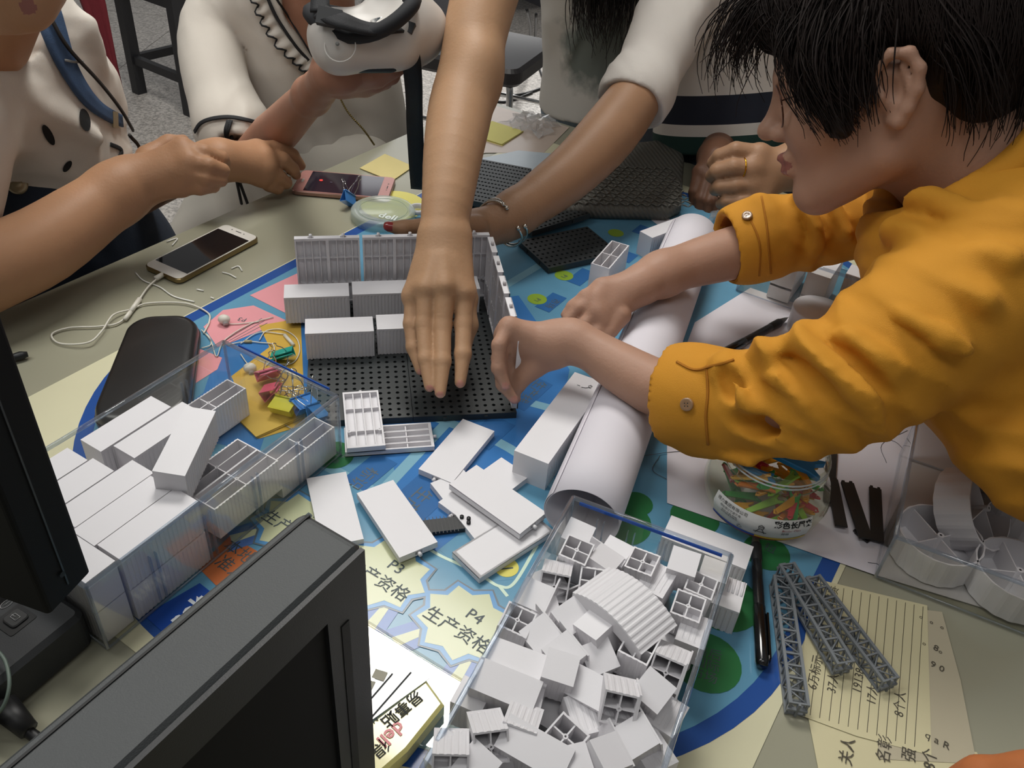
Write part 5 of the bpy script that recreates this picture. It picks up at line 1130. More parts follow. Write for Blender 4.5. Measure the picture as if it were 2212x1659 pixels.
def print_mat():
    m = bpy.data.materials.new('tee_printed'); m.use_nodes = True; nt = m.node_tree; N_ = nt.nodes; L = nt.links; b = N_['Principled BSDF']; b.inputs['Roughness'].default_value = .85
    g = N_.new('ShaderNodeNewGeometry'); pc = N_.new('ShaderNodeVectorMath'); pc.operation = 'DISTANCE'; L.new(g.outputs['Position'], pc.inputs[0]); pc.inputs[1].default_value = D(1292, 112, 1.76)
    nz = N_.new('ShaderNodeTexNoise'); nz.inputs['Scale'].default_value = 32; nz.inputs['Detail'].default_value = 5; L.new(g.outputs['Position'], nz.inputs['Vector'])
    a = N_.new('ShaderNodeMath'); a.operation = 'MULTIPLY_ADD'; L.new(nz.outputs[0], a.inputs[0]); a.inputs[1].default_value = -.10; L.new(pc.outputs['Value'], a.inputs[2])
    cr = N_.new('ShaderNodeValToRGB'); cr.color_ramp.elements[0].position = .0; cr.color_ramp.elements[0].color = lin('#6f7670'); cr.color_ramp.elements[1].position = .045; cr.color_ramp.elements[1].color = lin('#c6c2ba')
    L.new(a.outputs[0], cr.inputs[0]); L.new(cr.outputs[0], b.inputs['Base Color']); return m
pm = print_mat(); wb2 = wob(5, 8, 10, 30)
fw2 = folds(65, nrm(RT), 80, 160)
tp = chain([(D(1300, -200, 1.80), .12), (D(1300, 0, 1.86), .125), (D(1305, 130, 1.90), .125), (D(1310, 300, 1.95), .13)], .06)
gm_hem = D(1258, 248, 1.88)
tp += [dict(t='h', c=D(1258, 236, 1.88), n=nrm(D(1258, 236, 1.88) - D(1250, 100, 1.84)), k=.003, op='s', lo=A([-9, -9, -9.]), hi=A([9, 9, 9.]))]
gr_.addmesh('tee', sdf_mesh('tee', tp, .005, [pm], disp=lambda X, Y, Z: fw2(X, Y, Z) * .005, dmax=.009))
lj = M('denim_light', '#8a9dab', .85, var=.35, vs=60)
gr_.addmesh('jeans', sdf_mesh('jeans', chain([(D(1290, 225, 1.94), .122), (gh, .145)], .04) + sum([chain([(gh + A([s, 0, -.03]), .11), (A([gh[0] + s, gh[1] + .03, .5]), .08), (A([gh[0] + s, gh[1] + .05, .1]), .06)], .02) for s in (-.09, .09)], []), .007, [lj]))
def strands(pts0, pts1s, n, r, spread, seed, mat_, seg=7):
    """bundle of tapered strands along a guide polyline"""
    r_ = np.random.RandomState(seed); mb = MB(); g_ = smoothpath(pts1s, 4)
    for i in range(n):
        o = r_.randn(3) * spread; o2 = o + r_.randn(3) * spread * .8; k = len(g_); q = np.linspace(0, 1, k)[:, None]; end = r_.uniform(.7, 1.0)
        w_ = g_ + o * (1 - q) + o2 * q + np.sin(q * r_.uniform(4, 9) + r_.uniform(0, 6)) * r_.randn(3) * .003; kk = max(4, int(k * end)); mb.tube(w_[:kk], np.linspace(r, r * .25, kk), 3, cap=False)
    return mb
mb = strands(None, [D(1290, -260, 1.66), D(1275, -80, 1.68), D(1270, 30, 1.70), D(1285, 95, 1.73)], 130, .0016, .016, 4, hairm); gr_.part('hair_lock', mb, hairm, kind='stuff')
mb = strands(None, [D(1330, -260, 1.66), D(1345, -80, 1.68), D(1345, 10, 1.70), D(1330, 85, 1.73)], 200, .0018, .024, 6, hairm); gr_.part('hair_lock', mb, hairm, kind='stuff')
gr_.addmesh('hair', sdf_mesh('hair', [ellp(hd + A([0, .02, .02]), (.095, .11, .12), k=.02), cone(D(1330, -300, 1.70), D(1345, -60, 1.72), .055, .04, .02)], .008, [hairm]))

# ---- person mostly hidden behind the yellow head: ringed hand, other hand on the table
rp = person('person almost hidden behind the dark-haired head, folded hands with a gold ring', A([.62, 1.75, 0]))
fo = [N(1900, 330, 1.46, 50), N(1780, 345, 1.42, 46), N(1690, 365, 1.39, 42)]
pr = chain(fo, .02); kn = [N(1640, 335, 1.37, 21), N(1625, 365, 1.36, 22), N(1628, 400, 1.36, 21), N(1640, 430, 1.36, 19)]
for k_ in kn: pr.append(cone(fo[-1][0], k_[0], .022, k_[1] * 1.15, .010))
for i in range(3): pr.append(cone(kn[i][0], kn[i + 1][0], kn[i][1], kn[i + 1][1], .008))
chs = [[kn[0], N(1590, 325, 1.36, 18), N(1555, 338, 1.365, 16), N(1540, 352, 1.375, 13)], [kn[1], N(1585, 362, 1.35, 19), N(1550, 370, 1.355, 17), N(1538, 380, 1.37, 14)], [kn[2], N(1590, 402, 1.35, 18), N(1556, 404, 1.355, 16), N(1545, 410, 1.37, 13)], [kn[3], N(1600, 436, 1.35, 17), N(1570, 436, 1.355, 15), N(1558, 440, 1.37, 12)]]
for c in chs: pr += chain(c, .0022)
# darker hand of the same person resting on the sleeve edge
dk = [N(1552, 318, 1.58, 34), N(1545, 350, 1.49, 34)]
pr2 = chain([N(1565, 240, 1.78, 34)] + dk, .02); kk = [N(1512, 372, 1.47, 15), N(1528, 385, 1.465, 16), N(1545, 392, 1.46, 16), N(1560, 392, 1.46, 15)]
for k_ in kk: pr2.append(cone(dk[-1][0], k_[0], .020, k_[1] * 1.1, .010))
ch2 = [[kk[0], N(1500, 415, 1.455, 12), N(1497, 445, 1.455, 9)], [kk[1], N(1514, 430, 1.445, 13), N(1510, 462, 1.445, 10)], [kk[2], N(1532, 436, 1.44, 13), N(1530, 468, 1.44, 10)], [kk[3], N(1552, 430, 1.44, 13), N(1552, 462, 1.44, 10)]]
for c in ch2: pr2 += chain(c, .0022)
hipr = A([.66, 1.78, T - .05]); shr = A([.62, 1.62, T + .42])
pr += chain([(hipr, .12), (A([.64, 1.72, T + .2]), .11), (shr, .10)], .05) + chain([(shr + A([.0, -.02, -.03]), .05), (A([.66, 1.42, T + .18]), .038), fo[0]], .02)
hdr = shr + A([-.0, -.06, .22]); pr += [ellp(hdr, (.078, .095, .115), k=.03), cone(shr, hdr, .05, .05, .02)]
for s in (-.09, .09): pr += chain([(hipr + A([s, 0, 0]), .085), (A([hipr[0] + s, hipr[1] + .03, .46]), .06), (A([hipr[0] + s, hipr[1] + .05, .06]), .042)], .02); pr.append(cone((hipr[0] + s, hipr[1] + .05, .035), (hipr[0] + s, hipr[1] - .10, .03), .035, .03, .01))
rp.addmesh('body', sdf_mesh('body', pr, .0032, [skinB]))
# the dark hand belongs to the striped-tee person
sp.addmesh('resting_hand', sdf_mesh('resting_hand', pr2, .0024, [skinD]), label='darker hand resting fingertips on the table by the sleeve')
gt = cot('tee_dark_grey', '#3a3a3e')
rp.addmesh('shirt', sdf_mesh('shirt', chain([(hipr + A([0, 0, .02]), .135), (A([.64, 1.72, T + .2]), .13), (shr, .12)], .05) + chain([(shr + A([.0, -.02, -.03]), .07), (A([.66, 1.48, T + .24]), .06)], .03), .008, [gt]))
rp.addmesh('trousers', sdf_mesh('trousers', sum([chain([(hipr + A([s, 0, -.02]), .115), (A([hipr[0] + s, hipr[1] + .03, .46]), .08), (A([hipr[0] + s, hipr[1] + .05, .1]), .06)], .02) for s in (-.09, .09)], []), .008, [jeans]))
rp.addmesh('hair', sdf_mesh('hair', [ellp(hdr + A([0, .02, .03]), (.09, .105, .11), k=.02)], .008, [hairm]))
goldr = M('gold', '#d9a030', .2, 1.0)
rc = (kn[1][0] * .45 + chs[1][1][0] * .55); rd_ = nrm(chs[1][1][0] - kn[1][0]); mb = MB(); m = fr(rc, UP, rd_)
mb.tube([(.0152 * math.cos(a), .0152 * math.sin(a), 0) for a in np.linspace(0, 2 * math.pi, 24)], .0013, 6, m); rp.part('ring', mb, goldr, label='thin gold ring')
# ---- left person: white tee, denim dungarees, both hands, chin
lp = person('person in a white tee and dark denim dungarees, tapping the pink phone', P(130, 420, -T) * A([1, 1, 0]) + A([-.02, .15, 0]))
skL = skin_mat('skin_left', '#ad8262')
arm = [N(-160, 640, 1.13, 78), N(-20, 580, 1.13, 76), N(90, 530, 1.15, 72), N(200, 455, 1.18, 62), N(285, 395, 1.20, 50)]
pr = chain(arm, .02)
wp = arm[-1]; kn = [N(395, 325, 1.19, 20), N(410, 352, 1.175, 20), N(405, 378, 1.175, 19), N(392, 402, 1.18, 17)]
for k_ in kn: pr.append(cone(wp[0], k_[0], .026, k_[1] * 1.2, .012))
for i in range(3): pr.append(cone(kn[i][0], kn[i + 1][0], kn[i][1], kn[i + 1][1], .01))
chs = [[kn[0], N(440, 330, 1.18, 16), N(478, 342, 1.19, 15), N(485, 352, 1.20, 12)], [kn[1], N(450, 358, 1.165, 17), N(482, 368, 1.175, 14)], [kn[2], N(445, 385, 1.165, 16), N(478, 390, 1.175, 13)], [kn[3], N(432, 405, 1.17, 15), N(462, 404, 1.18, 12)]]
for c in chs: pr += chain(c, .003)
pr += chain([N(320, 340, 1.22, 24), N(365, 312, 1.23, 17), N(395, 305, 1.24, 13)], .008)
# second hand reaching the phone
w2 = N(475, 345, 1.32, 40); k2 = [N(555, 325, 1.36, 18), N(570, 342, 1.35, 19), N(575, 362, 1.345, 18), N(565, 382, 1.345, 17)]
pr += chain([N(190, 470, 1.50, 46), N(330, 400, 1.42, 42), N(410, 368, 1.36, 38), w2], .02)
for k_ in k2: pr.append(cone(w2[0], k_[0], .022, k_[1] * 1.2, .012))
for i in range(3): pr.append(cone(k2[i][0], k2[i + 1][0], k2[i][1], k2[i + 1][1], .010))
c2 = [[k2[0], N(602, 318, 1.375, 15), N(632, 335, 1.39, 13), N(650, 358, 1.41, 10)], [k2[1], N(610, 345, 1.36, 16), N(632, 365, 1.375, 13), N(640, 378, 1.39, 10)], [k2[2], N(598, 380, 1.355, 16), N(618, 395, 1.37, 13)], [k2[3], N(582, 398, 1.355, 15), N(600, 408, 1.365, 12)]]
for c in c2: pr += chain(c, .003)
# torso, neck, chin / mouth
shL = D(60, 40, 1.30); hipL = D(150, 560, 1.55); hipL = A([hipL[0], hipL[1], T - .22])
neck = D(20, 45, 1.16)
pr += chain([(D(-60, 150, 1.38), .065), (D(30, 330, 1.47), .075), (hipL, .11)], .05) + chain([(D(60, 200, 1.45), .04), (D(150, 330, 1.50), .040), N(190, 470, 1.50, 46)], .02)
pr += [cone(D(-30, 75, 1.25), D(10, -20, 1.18), .048, .044, .03)]
hdL = D(-20, -190, 1.10); pr += [ellp(hdL, (.078, .090, .105), k=.03), ellp(D(40, -20, 1.07), (.034, .034, .028), k=.03), cone(D(-30, 10, 1.10), D(60, 22, 1.065), .028, .018, .02)]
lipc = D(55, 4, 1.045)
pr += [ellp(lipc, (.016, .006, .004), k=.004), ellp(D(53, -18, 1.045), (.015, .006, .005), k=.004)]
# seated thighs and shins
for s in (-.08, .08):
    a = hipL + A([s, 0, -.02]); b = a + A([.10, -.30, -.02]) + A([.05, 0, 0]); pr += chain([(a, .08), (b, .062), (A([b[0], b[1] + .04, .06]), .04)], .02); pr.append(cone((b[0], b[1] + .04, .035), (b[0], b[1] - .10, .03), .035, .03, .01))
paintL = paint_balls([(lipc, .013, 1), (D(53, -18, 1.045), .010, 1)])
lp.addmesh('body', sdf_mesh('body', pr, .0030, [skL, lipm], paint=paintL))
teeL = cot('tee_cream', '#dcd5cb')
fwdL = nrm(D(250, 200, 1.1) - D(60, 200, 1.3))
tp = chain([(D(-50, 110, 1.34), .085), (D(10, 210, 1.38), .115), (D(70, 330, 1.44), .118), (D(105, 430, 1.48), .120)], .05)
tp += chain([(D(60, 60, 1.36), .070), (D(135, 150, 1.42), .060), (D(190, 235, 1.45), .048)], .04)      # far shoulder and sleeve
tp += chain([(D(-130, 210, 1.28), .090), (D(-170, 420, 1.18), .080)], .05)
fold = [cone(D(0, 180, 1.25), D(210, 300, 1.32), .008, .006, .03), cone(D(20, 250, 1.27), D(190, 345, 1.34), .008, .005, .03), cone(D(40, 300, 1.29), D(170, 370, 1.34), .007, .005, .03), cone(D(195, 60, 1.34), D(225, 210, 1.40), .010, .006, .03)]
neckcut = [cone(D(0, 30, 1.26), D(20, 50, 1.15), .055, .055, .004, 's')]
fw3 = folds(71, nrm(UP + RT * .5), 80, 170)
spots = [(D(118, 316, 1.20), 'a'), (D(180, 258, 1.2), 'b')]
teeLm = sdf_mesh('tee', tp + fold + neckcut, .0045, [teeL], disp=lambda X, Y, Z: fw3(X, Y, Z) * .0045, dmax=.008); lp.addmesh('tee', teeLm)
teeLo = [o for o in lp.o.children if o.name.startswith('tee')][0]
from mathutils.bvhtree import BVHTree
def bvh_of(*objs, th=None):
    V, F_ = [], []
    for o in objs:
        b = len(V); mw = Matrix(th.m.tolist()); V += [mw @ v.co for v in o.data.vertices]; F_ += [[b + i for i in p.vertices] for p in o.data.polygons]
    return BVHTree.FromPolygons(V, F_)
def hitpx(bv, px, py, lift=.0012):
    d = nrm(ray(px, py)); h = bv.ray_cast(Vector(CAM), Vector(d)); 
    if h[0] is None: return None, None
    n = A(h[1]); n = n if n @ d < 0 else -n; return A(h[0]) + n * lift, n
def decal(bv, pxs, lift=.0015):           # printed patch following the cloth surface
    pts = [hitpx(bv, *q, lift)[0] for q in pxs]; pts = [p for p in pts if p is not None]; mb = MB()
    if len(pts) < 3: print('decal miss', pxs[0]); mb.add([[0, 0, 0]], []); return mb
    c = np.mean(pts, axis=0); mb.add([c] + pts, [(0, i + 1, (i + 1) % len(pts) + 1) for i in range(len(pts))], smooth=True); return mb
def ribbon(bv, pxs, w, lift=.003, th=.0012, sm=6):
    q = smoothpath([(a, b, 0) for a, b in pxs], sm)[:, :2]; P_, N_ = [], []
    for a, b in q:
        p, n = hitpx(bv, a, b, lift)
        if p is not None: P_.append(p); N_.append(n)
    if len(P_) < 4: print('ribbon miss', pxs[0]); m0 = MB(); m0.add([[0, 0, 0]], []); return m0
    P_ = A(P_); N_ = A(N_)
    for _ in range(3): N_[1:-1] = (N_[:-2] + N_[1:-1] * 2 + N_[2:]) / 4; P_[1:-1] = (P_[:-2] + P_[1:-1] * 2 + P_[2:]) / 4
    tg = np.gradient(P_, axis=0); S_ = np.cross(N_, tg); S_ /= np.linalg.norm(S_, axis=1)[:, None] + 1e-9; w = np.full(len(P_), w) if np.isscalar(w) else np.interp(np.linspace(0, 1, len(P_)), np.linspace(0, 1, len(w)), w)
    grid = [[p + s * ww * u for u in (-.5, -.17, .17, .5)] for p, s, ww in zip(P_, S_, w)]; mb = MB(); mb.sheet(grid, th); return mb
bvL = bvh_of(teeLo, th=lp); blk_pr = M('print_black', '#17191b', .8)
for c, a, b, an in (((103, 290), 9, 25, 28), ((181, 259), 11, 25, 14), ((144, 358), 7, 14, -35), ((170, 258), 1, 1, 0)):
    if a > 1:
        an = math.radians(an); pxs = [(c[0] + a * math.cos(t) * math.cos(an) + b * math.sin(t) * math.sin(an), c[1] - a * math.cos(t) * math.sin(an) + b * math.sin(t) * math.cos(an)) for t in np.linspace(0, 2 * math.pi, 17)[:-1]]
        mb = decal(bvL, pxs, .002); lp.part('printed_spot', mb, blk_pr)
try: lp.part('printed_stroke', ribbon(bvL, [(236, 312), (262, 325), (250, 345)], .006, .002), blk_pr)
except Exception: pass
# dungarees: bib and lower body
den = M('denim_navy', '#1d2838', .85, var=.25, vs=50, bump=.5, bs=600); denl = M('denim_blue', '#40597c', .85, var=.25, vs=50, bump=.5, bs=600)
dp = chain([(D(55, 470, 1.475), .158), (hipL + A([0, 0, .06]), .17)], .06)
dp += chain([(D(120, 440, 1.48), .10), (D(250, 520, 1.56), .06)], .05)
for s in (-.08, .08):
    a = hipL + A([s, 0, 0]); b = a + A([.15, -.30, -.02]); dp += chain([(a, .105), (b, .085), (A([b[0], b[1] + .04, .12]), .06)], .03)
bibn = nrm(D(100, 375, 1.3) - D(110, 560, 1.5)); _ry = nrm(ray(60, 372)); dp += [hspace(D(60, 374, 1.33), nrm(UP - _ry * (UP @ _ry)))]
fw4 = folds(75, nrm(UP * .6 + RT), 90, 180); lp.addmesh('dungarees', sdf_mesh('dungarees', dp, .0055, [den], disp=lambda X, Y, Z: fw4(X, Y, Z) * .004, dmax=.008))
strap = ribbon(bvL, [(92, 10), (110, 60), (135, 130), (175, 200), (215, 240), (258, 262)], [.036, .034, .030, .026, .020, .017], .004, .003); st_ = lp.part('shoulder_strap', strap, denl)
sm_ = ribbon(bvL, [(132, 130), (150, 133), (170, 132)], .003, .0065, .001); lp.part('strap_seam', sm_, M('seam_thread', '#8c8f8e', .8), st_)
for px, py, r in ((38, 400, .0125), (262, 262, .0)):
    if r:
        bvD = bvh_of([o for o in lp.o.children if o.name.startswith('dungarees')][0], th=lp); c, n = hitpx(bvD, px, py, .001); mb = MB(); mb.lathe([(.0001, .004), (r * .5, .0045), (r * .55, .003), (r * .8, .003), (r, .002), (r, -.003)], 24, fr(c, RT, n)); lp.part('metal_button', mb, M('brass_worn', '#a99c80', .35, .7))
    else: pass
bk = MB(); c, n = hitpx(bvL, 240, 258, .006); 
if c is not None: bk.box((0, 0, 0), (.022, .014, .002), m=fr(c, RT + UP * -.3, n)); lp.part('buckle', bk, M('brass_worn', '#a99c80'), st_)
mb = ribbon(bvL, [(0, 330), (30, 310), (60, 330)], .02, .004, .003) if False else None
# braided bag cord
ch_ = ribbon(bvL, [(98, 30), (130, 95), (185, 160), (240, 225), (280, 292)], .004, .009, .003); lp.part('bag_cord', ch_, M('cord_black', '#211c1a', .7))
mb = MB(); pts = [D(280, 292, 1.30), D(305, 330, 1.36), D(318, 430, 1.46), D(332, 500, 1.52), D(340, 530, 1.58)]; mb.tube(smoothpath(pts, 8), .0026, 6); lp.part('bag_cord', mb, M('cord_black', '#211c1a', .7))

# ---- middle-left person: sheer white blouse with black piping, holding the headset
bp_ = person('person in a sheer white blouse with black-piped ruffle, holding up a headset', P(620, 330, -T) * A([1, 1, 0]) + A([.0, .28, 0]))
skM = skin_mat('skin_rosy', '#a47761')
arm = [N(525, 345, 1.54, 46), N(590, 292, 1.44, 44), N(645, 235, 1.30, 38), N(688, 192, 1.19, 32)]
pr = chain([N(470, 150, 1.66, 46)] + arm, .02)
w3 = arm[-1]; pr += chain([w3, N(715, 160, 1.12, 38), N(745, 165, 1.10, 30)], .015)
for c in ([N(700, 150, 1.13, 26), N(698, 110, 1.12, 19), N(702, 75, 1.11, 16)], [N(745, 165, 1.11, 22), N(800, 160, 1.10, 17), N(838, 150, 1.10, 14)], [N(750, 178, 1.12, 22), N(815, 170, 1.11, 17), N(860, 150, 1.11, 14)], [N(745, 190, 1.13, 20), N(810, 182, 1.13, 16), N(850, 168, 1.13, 13)], [N(735, 195, 1.14, 18), N(790, 192, 1.14, 15), N(835, 180, 1.145, 12)], [N(830, 150, 1.13, 22), N(880, 128, 1.14, 22), N(905, 100, 1.16, 20)]): pr += chain(c, .006)
hipM = D(640, 480, 1.85); hipM = A([hipM[0], hipM[1], T - .20])
pr += chain([(D(650, -60, 1.68), .088), (D(650, 120, 1.73), .102), (hipM, .11)], .05)
hdM = D(680, -330, 1.58); pr += [ellp(hdM, (.078, .095, .115), k=.03), cone(D(665, -90, 1.66), hdM, .05, .05, .02)]
for s in (-.09, .09):
    a = hipM + A([s, 0, -.02]); b = a + A([.0, -.30, -.02]); pr += chain([(a, .08), (b, .062), (A([b[0], b[1] + .04, .06]), .04)], .02); pr.append(cone((b[0], b[1] + .04, .035), (b[0], b[1] - .10, .03), .035, .03, .01))
bp_.addmesh('body', sdf_mesh('body', pr, .0032, [skM])); bp_.addmesh('hair', sdf_mesh('hair', [ellp(hdM + A([0, .02, .03]), (.09, .105, .11), k=.02)], .008, [hairm]))
bl = M('sheer_white', '#cac3b9', .75, var=.06, vs=9, bump=.2, bs=800)
tp = chain([(D(620, -120, 1.68), .10), (D(620, 60, 1.71), .118), (D(650, 220, 1.76), .125), (D(700, 420, 1.86), .14)], .05)
tp += chain([(D(520, -20, 1.66), .060), (D(462, 60, 1.66), .056), (D(462, 150, 1.62), .054), (D(492, 250, 1.57), .056), (D(515, 300, 1.54), .054)], .04)
tp += chain([(D(760, 160, 1.78), .09), (D(790, 330, 1.86), .10)], .05)
fold = []
cuts = [ellp(D(560, 345, 1.49), (.070, .030, .070), [nrm(RT - UP * .28), nrm(UP + RT * .28), FW], k=.003, op='s'), ellp(D(505, 385, 1.54), (.11, .032, .09), [nrm(RT + UP * .10), nrm(UP - RT * .10), FW], k=.003, op='s')]
cuts += [cone(D(650, -260, 1.60), D(672, 20, 1.60), .070, .045, .01, 's'), cone(D(672, 20, 1.60), D(690, 130, 1.61), .045, .012, .01, 's')]
wb5 = wob(41, 10, 12, 45); fw5 = folds(81, nrm(RT + UP * .15), 90, 190); blm = sdf_mesh('blouse', tp + fold + cuts, .0045, [bl], disp=lambda X, Y, Z: fw5(X, Y, Z) * .005, dmax=.009); blo = bp_.addmesh('blouse', blm)
skm = M('skirt_white', '#b5afa4', .8, var=.05, vs=9, bump=.2, bs=600); 
bp_.addmesh('skirt', sdf_mesh('skirt', chain([(D(700, 380, 1.80), .15), (hipM, .17)], .05) + sum([chain([(hipM + A([s, 0, 0]), .11), (hipM + A([s, -.30, -.04]), .095)], .04) for s in (-.09, .09)], []), .007, [skm], disp=lambda X, Y, Z: wb5(X, Y, Z) * .008, dmax=.009))
bvB = bvh_of(blo, th=bp_); pipe = M('piping_black', '#15161a', .7)
for pxs, w_ in (([(572, -20), (600, 40), (635, 95), (665, 130)], .005), ([(590, -15), (620, 40), (650, 90), (672, 125)], .0035), ([(425, 285), (440, 265), (480, 255), (520, 258), (552, 266)], .006), ([(494, 262), (488, 285), (492, 305)], .006), ([(500, 262), (492, 285), (486, 300)], .005)):
    try: bp_.part('black_piping', ribbon(bvB, pxs, w_, .004, .002), pipe)
    except Exception as e: print('pipe', e)
# ruffle with wavy black edge
base = smoothpath([(545, -30, 0), (560, 20, 0), (585, 70, 0), (620, 115, 0), (650, 145, 0), (672, 170, 0)], 10)[:, :2]; grid = []; edge = []
for i, (a, b) in enumerate(base):
    pi, n = hitpx(bvB, a + 22, b - 8, .004); po, n2 = hitpx(bvB, a, b, .004)
    if pi is None or po is None: continue
    s = math.sin(i * 1.25); out = po + n2 * (.006 + .006 * s) + nrm(po - pi) * .005 * math.cos(i * 1.25); grid.append([pi, (pi + po) / 2 + n2 * .004 * (1 + s * .5), out]); edge.append(out)
if len(grid) > 4:
    mb = MB(); mb.sheet(grid, .001); rf = bp_.part('ruffle', mb, M('ruffle_white', '#c9c2b8', .8)); mb = MB(); mb.tube(edge, .0017, 6); bp_.part('ruffle_piping', mb, pipe, rf)
mb = MB(); 
for a, b in (((490, 290), (535, 440)), ((500, 290), (522, 440))): mb.tube(smoothpath([D(a[0], a[1], 1.50), D((a[0] + b[0]) / 2 - 4, (a[1] + b[1]) / 2, 1.52), D(b[0], b[1], 1.62)], 6), .0028, 5)
bp_.part('black_ribbon_tie', mb, pipe)
mb = MB(); pts = smoothpath([D(725, 190, 1.60), D(750, 240, 1.62), D(785, 280, 1.64), D(808, 312, 1.66)], 12)
for i, p in enumerate(pts): mb.ball(p, .0022, 6)
mb.tube(pts, .0010, 5); bp_.part('gold_chain', mb, M('chain_gold', '#9c8b5c', .3, 1.0))

# ---- the headset held in the hand
vr = Thing('headset', 'white and black viewing headset with hanging black strap, held up in a hand', 'headset', fr(D(790, 80, 1.04), RT, nrm(UP * .75 - FW * .65)))
vm = vr.m; wv = M('headset_white', '#c9c4be', .4); 
cV = D(790, 90, 1.06); vx = nrm(RT + UP * .10); vz = nrm(UP * .80 - FW * .60); vy = np.cross(vz, vx); Rv = [vx, vy, vz]
q_ = lambda px, py, r: D(px, py, r)
pr = [cone(q_(722, 72, 1.04), q_(862, 66, 1.06), .020, .022, .02), cone(q_(730, 108, 1.04), q_(855, 108, 1.06), .020, .020, .02), cone(q_(722, 72, 1.04), q_(730, 108, 1.04), .021, .020, .02), cone(q_(735, 85, 1.075), q_(870, 80, 1.10), .034, .036, .03), cone(q_(860, 10, 1.10), q_(905, 60, 1.12), .030, .034, .03), ellp(cV + vz * .058, (.050, .040, .04), Rv, k=.008, op='s')]
vr.addmesh('shell', sdf_mesh('shell', pr, .0022, [wv]))
pr = [cone(D(745, 128, 1.045), D(840, 128, 1.06), .015, .015, .01)]
vr.addmesh('front_pad', sdf_mesh('front_pad', pr, .0022, [M('headset_black', '#17181b', .55)]))
mb = MB(); mb.tube([cV + vz * (.028 + .010 * math.cos(2 * a)) + vx * .058 * math.cos(a) + vy * .044 * math.sin(a) for a in np.linspace(0, 2 * math.pi, 40)], .0085, 8); vr.part('face_cushion', mb, M('cushion_black', '#1b1c20', .8))
for s in (-1, 1):
    mb = MB(); mb.lathe([(.019, 0), (.019, .008), (.015, .009), (.014, .004), (.0003, .001)], 24, fr(cV + vx * .026 * s + vz * .012, vx, vz)); vr.part('lens', mb, M('lens_glass', '#3a4246', .08, coat=1))
mb = MB(); cb = MB()
lc, ln_ = D(738, 98, 1.005), None
mb.lathe([(.016, 0), (.017, .0012), (.0175, .0006)], 24, fr(D(735, 100, 1.012), RT, -FW)); vr.part('dial_groove', mb, wv)
mb = MB(); mb.lathe([(.0003, .001), (.0022, .001), (.0022, 0)], 10, fr(D(729, 95, 1.008), RT, -FW)); vr.part('logo_dot', mb, M('dot_grey', '#6b6a68', .5))
def strapmesh(pts, w_, nref, th=.003):
    g_ = smoothpath(pts, 8); tg = np.gradient(g_, axis=0); grid = []
    for p, t_ in zip(g_, tg): s = nrm(np.cross(t_, nref)); grid.append([p - s * w_ / 2, p - s * w_ / 6, p + s * w_ / 6, p + s * w_ / 2])
    m_ = MB(); m_.sheet(grid, th); return m_
stm = M('strap_black', '#141519', .75, bump=.4, bs=700)
vr.part('strap', strapmesh([D(868, 60, 1.05), D(885, 110, 1.06), D(893, 180, 1.10), D(896, 270, 1.18), D(900, 350, 1.24), D(904, 408, 1.28)], .022, -FW), stm)
vr.part('strap', strapmesh([D(690, 25, 1.02), D(740, 45, 1.00), D(800, 62, 1.01), D(860, 58, 1.04)], .020, nrm(-FW + UP * .4)), stm)
vr.part('strap', strapmesh([D(690, 25, 1.02), D(700, -30, 1.05), D(760, -60, 1.10), D(850, -40, 1.10), D(872, 50, 1.06)], .020, nrm(-FW + UP * .4)), stm)
mb = MB(); mb.box((0, 0, 0), (.026, .018, .008), m=fr(D(712, 38, 1.01), RT + UP * -.2, -FW)); vr.part('strap_buckle', mb, M('headset_black', '#17181b'))
mb = MB(); mb.box((0, 0, 0), (.018, .012, .008), m=fr(D(878, 58, 1.045), RT + UP * -.4, -FW)); vr.part('strap_buckle', mb, M('headset_black', '#17181b'))
# ================================================================ PERSON IN YELLOW
yp = person('person with short dark hair, thin glasses and a mustard-yellow shirt leaning over the table', A([.86, 1.02, 0]))
RY = nrm(ray(1860, 240)); RR = nrm(RT - RY * (RT @ RY)); RU = np.cross(RR, RY)
hf = nrm(RR * -.95 - RU * .23 + RY * .04); hu = nrm(RU * .97 - RR * .23 - hf * ((RU * .97 - RR * .23) @ hf)); hl = np.cross(hu, hf)
E_ = D(1930, 205, .84) - hl * .072
HR = [hf, hl, hu]
def H(f, l, u): return E_ + hf * f + hl * l + hu * u
sk = []
sk += [ellp(H(-.008, 0, .052), (.096, .073, .083), HR, k=.02), ellp(H(.030, 0, .020), (.072, .064, .075), HR, k=.03)]
sk += [cone(H(.012, .040, -.048), H(.078, .012, -.076), .020, .016, .025), cone(H(.012, -.040, -.048), H(.078, -.012, -.076), .020, .017, .025), cone(H(.0, .045, 0), H(.014, .042, -.045), .024, .020, .02), cone(H(.0, -.045, 0), H(.014, -.042, -.045), .024, .020, .02)]
sk += [ellp(H(.050, 0, -.035), (.045, .042, .045), HR, k=.03), ellp(H(.083, 0, -.075), (.012, .015, .011), HR, k=.016)]
for s in (-1, 1): sk += [ellp(H(.066, .034 * s, -.010), (.026, .024, .026), HR, k=.02), cone(H(.090, .012 * s, .038), H(.078, .046 * s, .036), .008, .006, .014)]
sk += [cone(H(.092, 0, .034), H(.113, 0, -.002), .0065, .0085, .010), ellp(H(.1155, 0, -.006), (.0105, .0098, .0090), HR, k=.008), ellp(H(.104, .010, -.012), (.0085, .0065, .0070), HR, k=.006), ellp(H(.104, -.010, -.012), (.0085, .0065, .0070), HR, k=.006)]
for s in (-1, 1): sk += [ellp(H(.094, .031 * s, .018), (.014, .016, .011), HR, k=.010, op='s'), ellp(H(.110, .0055 * s, -.0165), (.003, .0025, .003), HR, k=.002, op='s')]
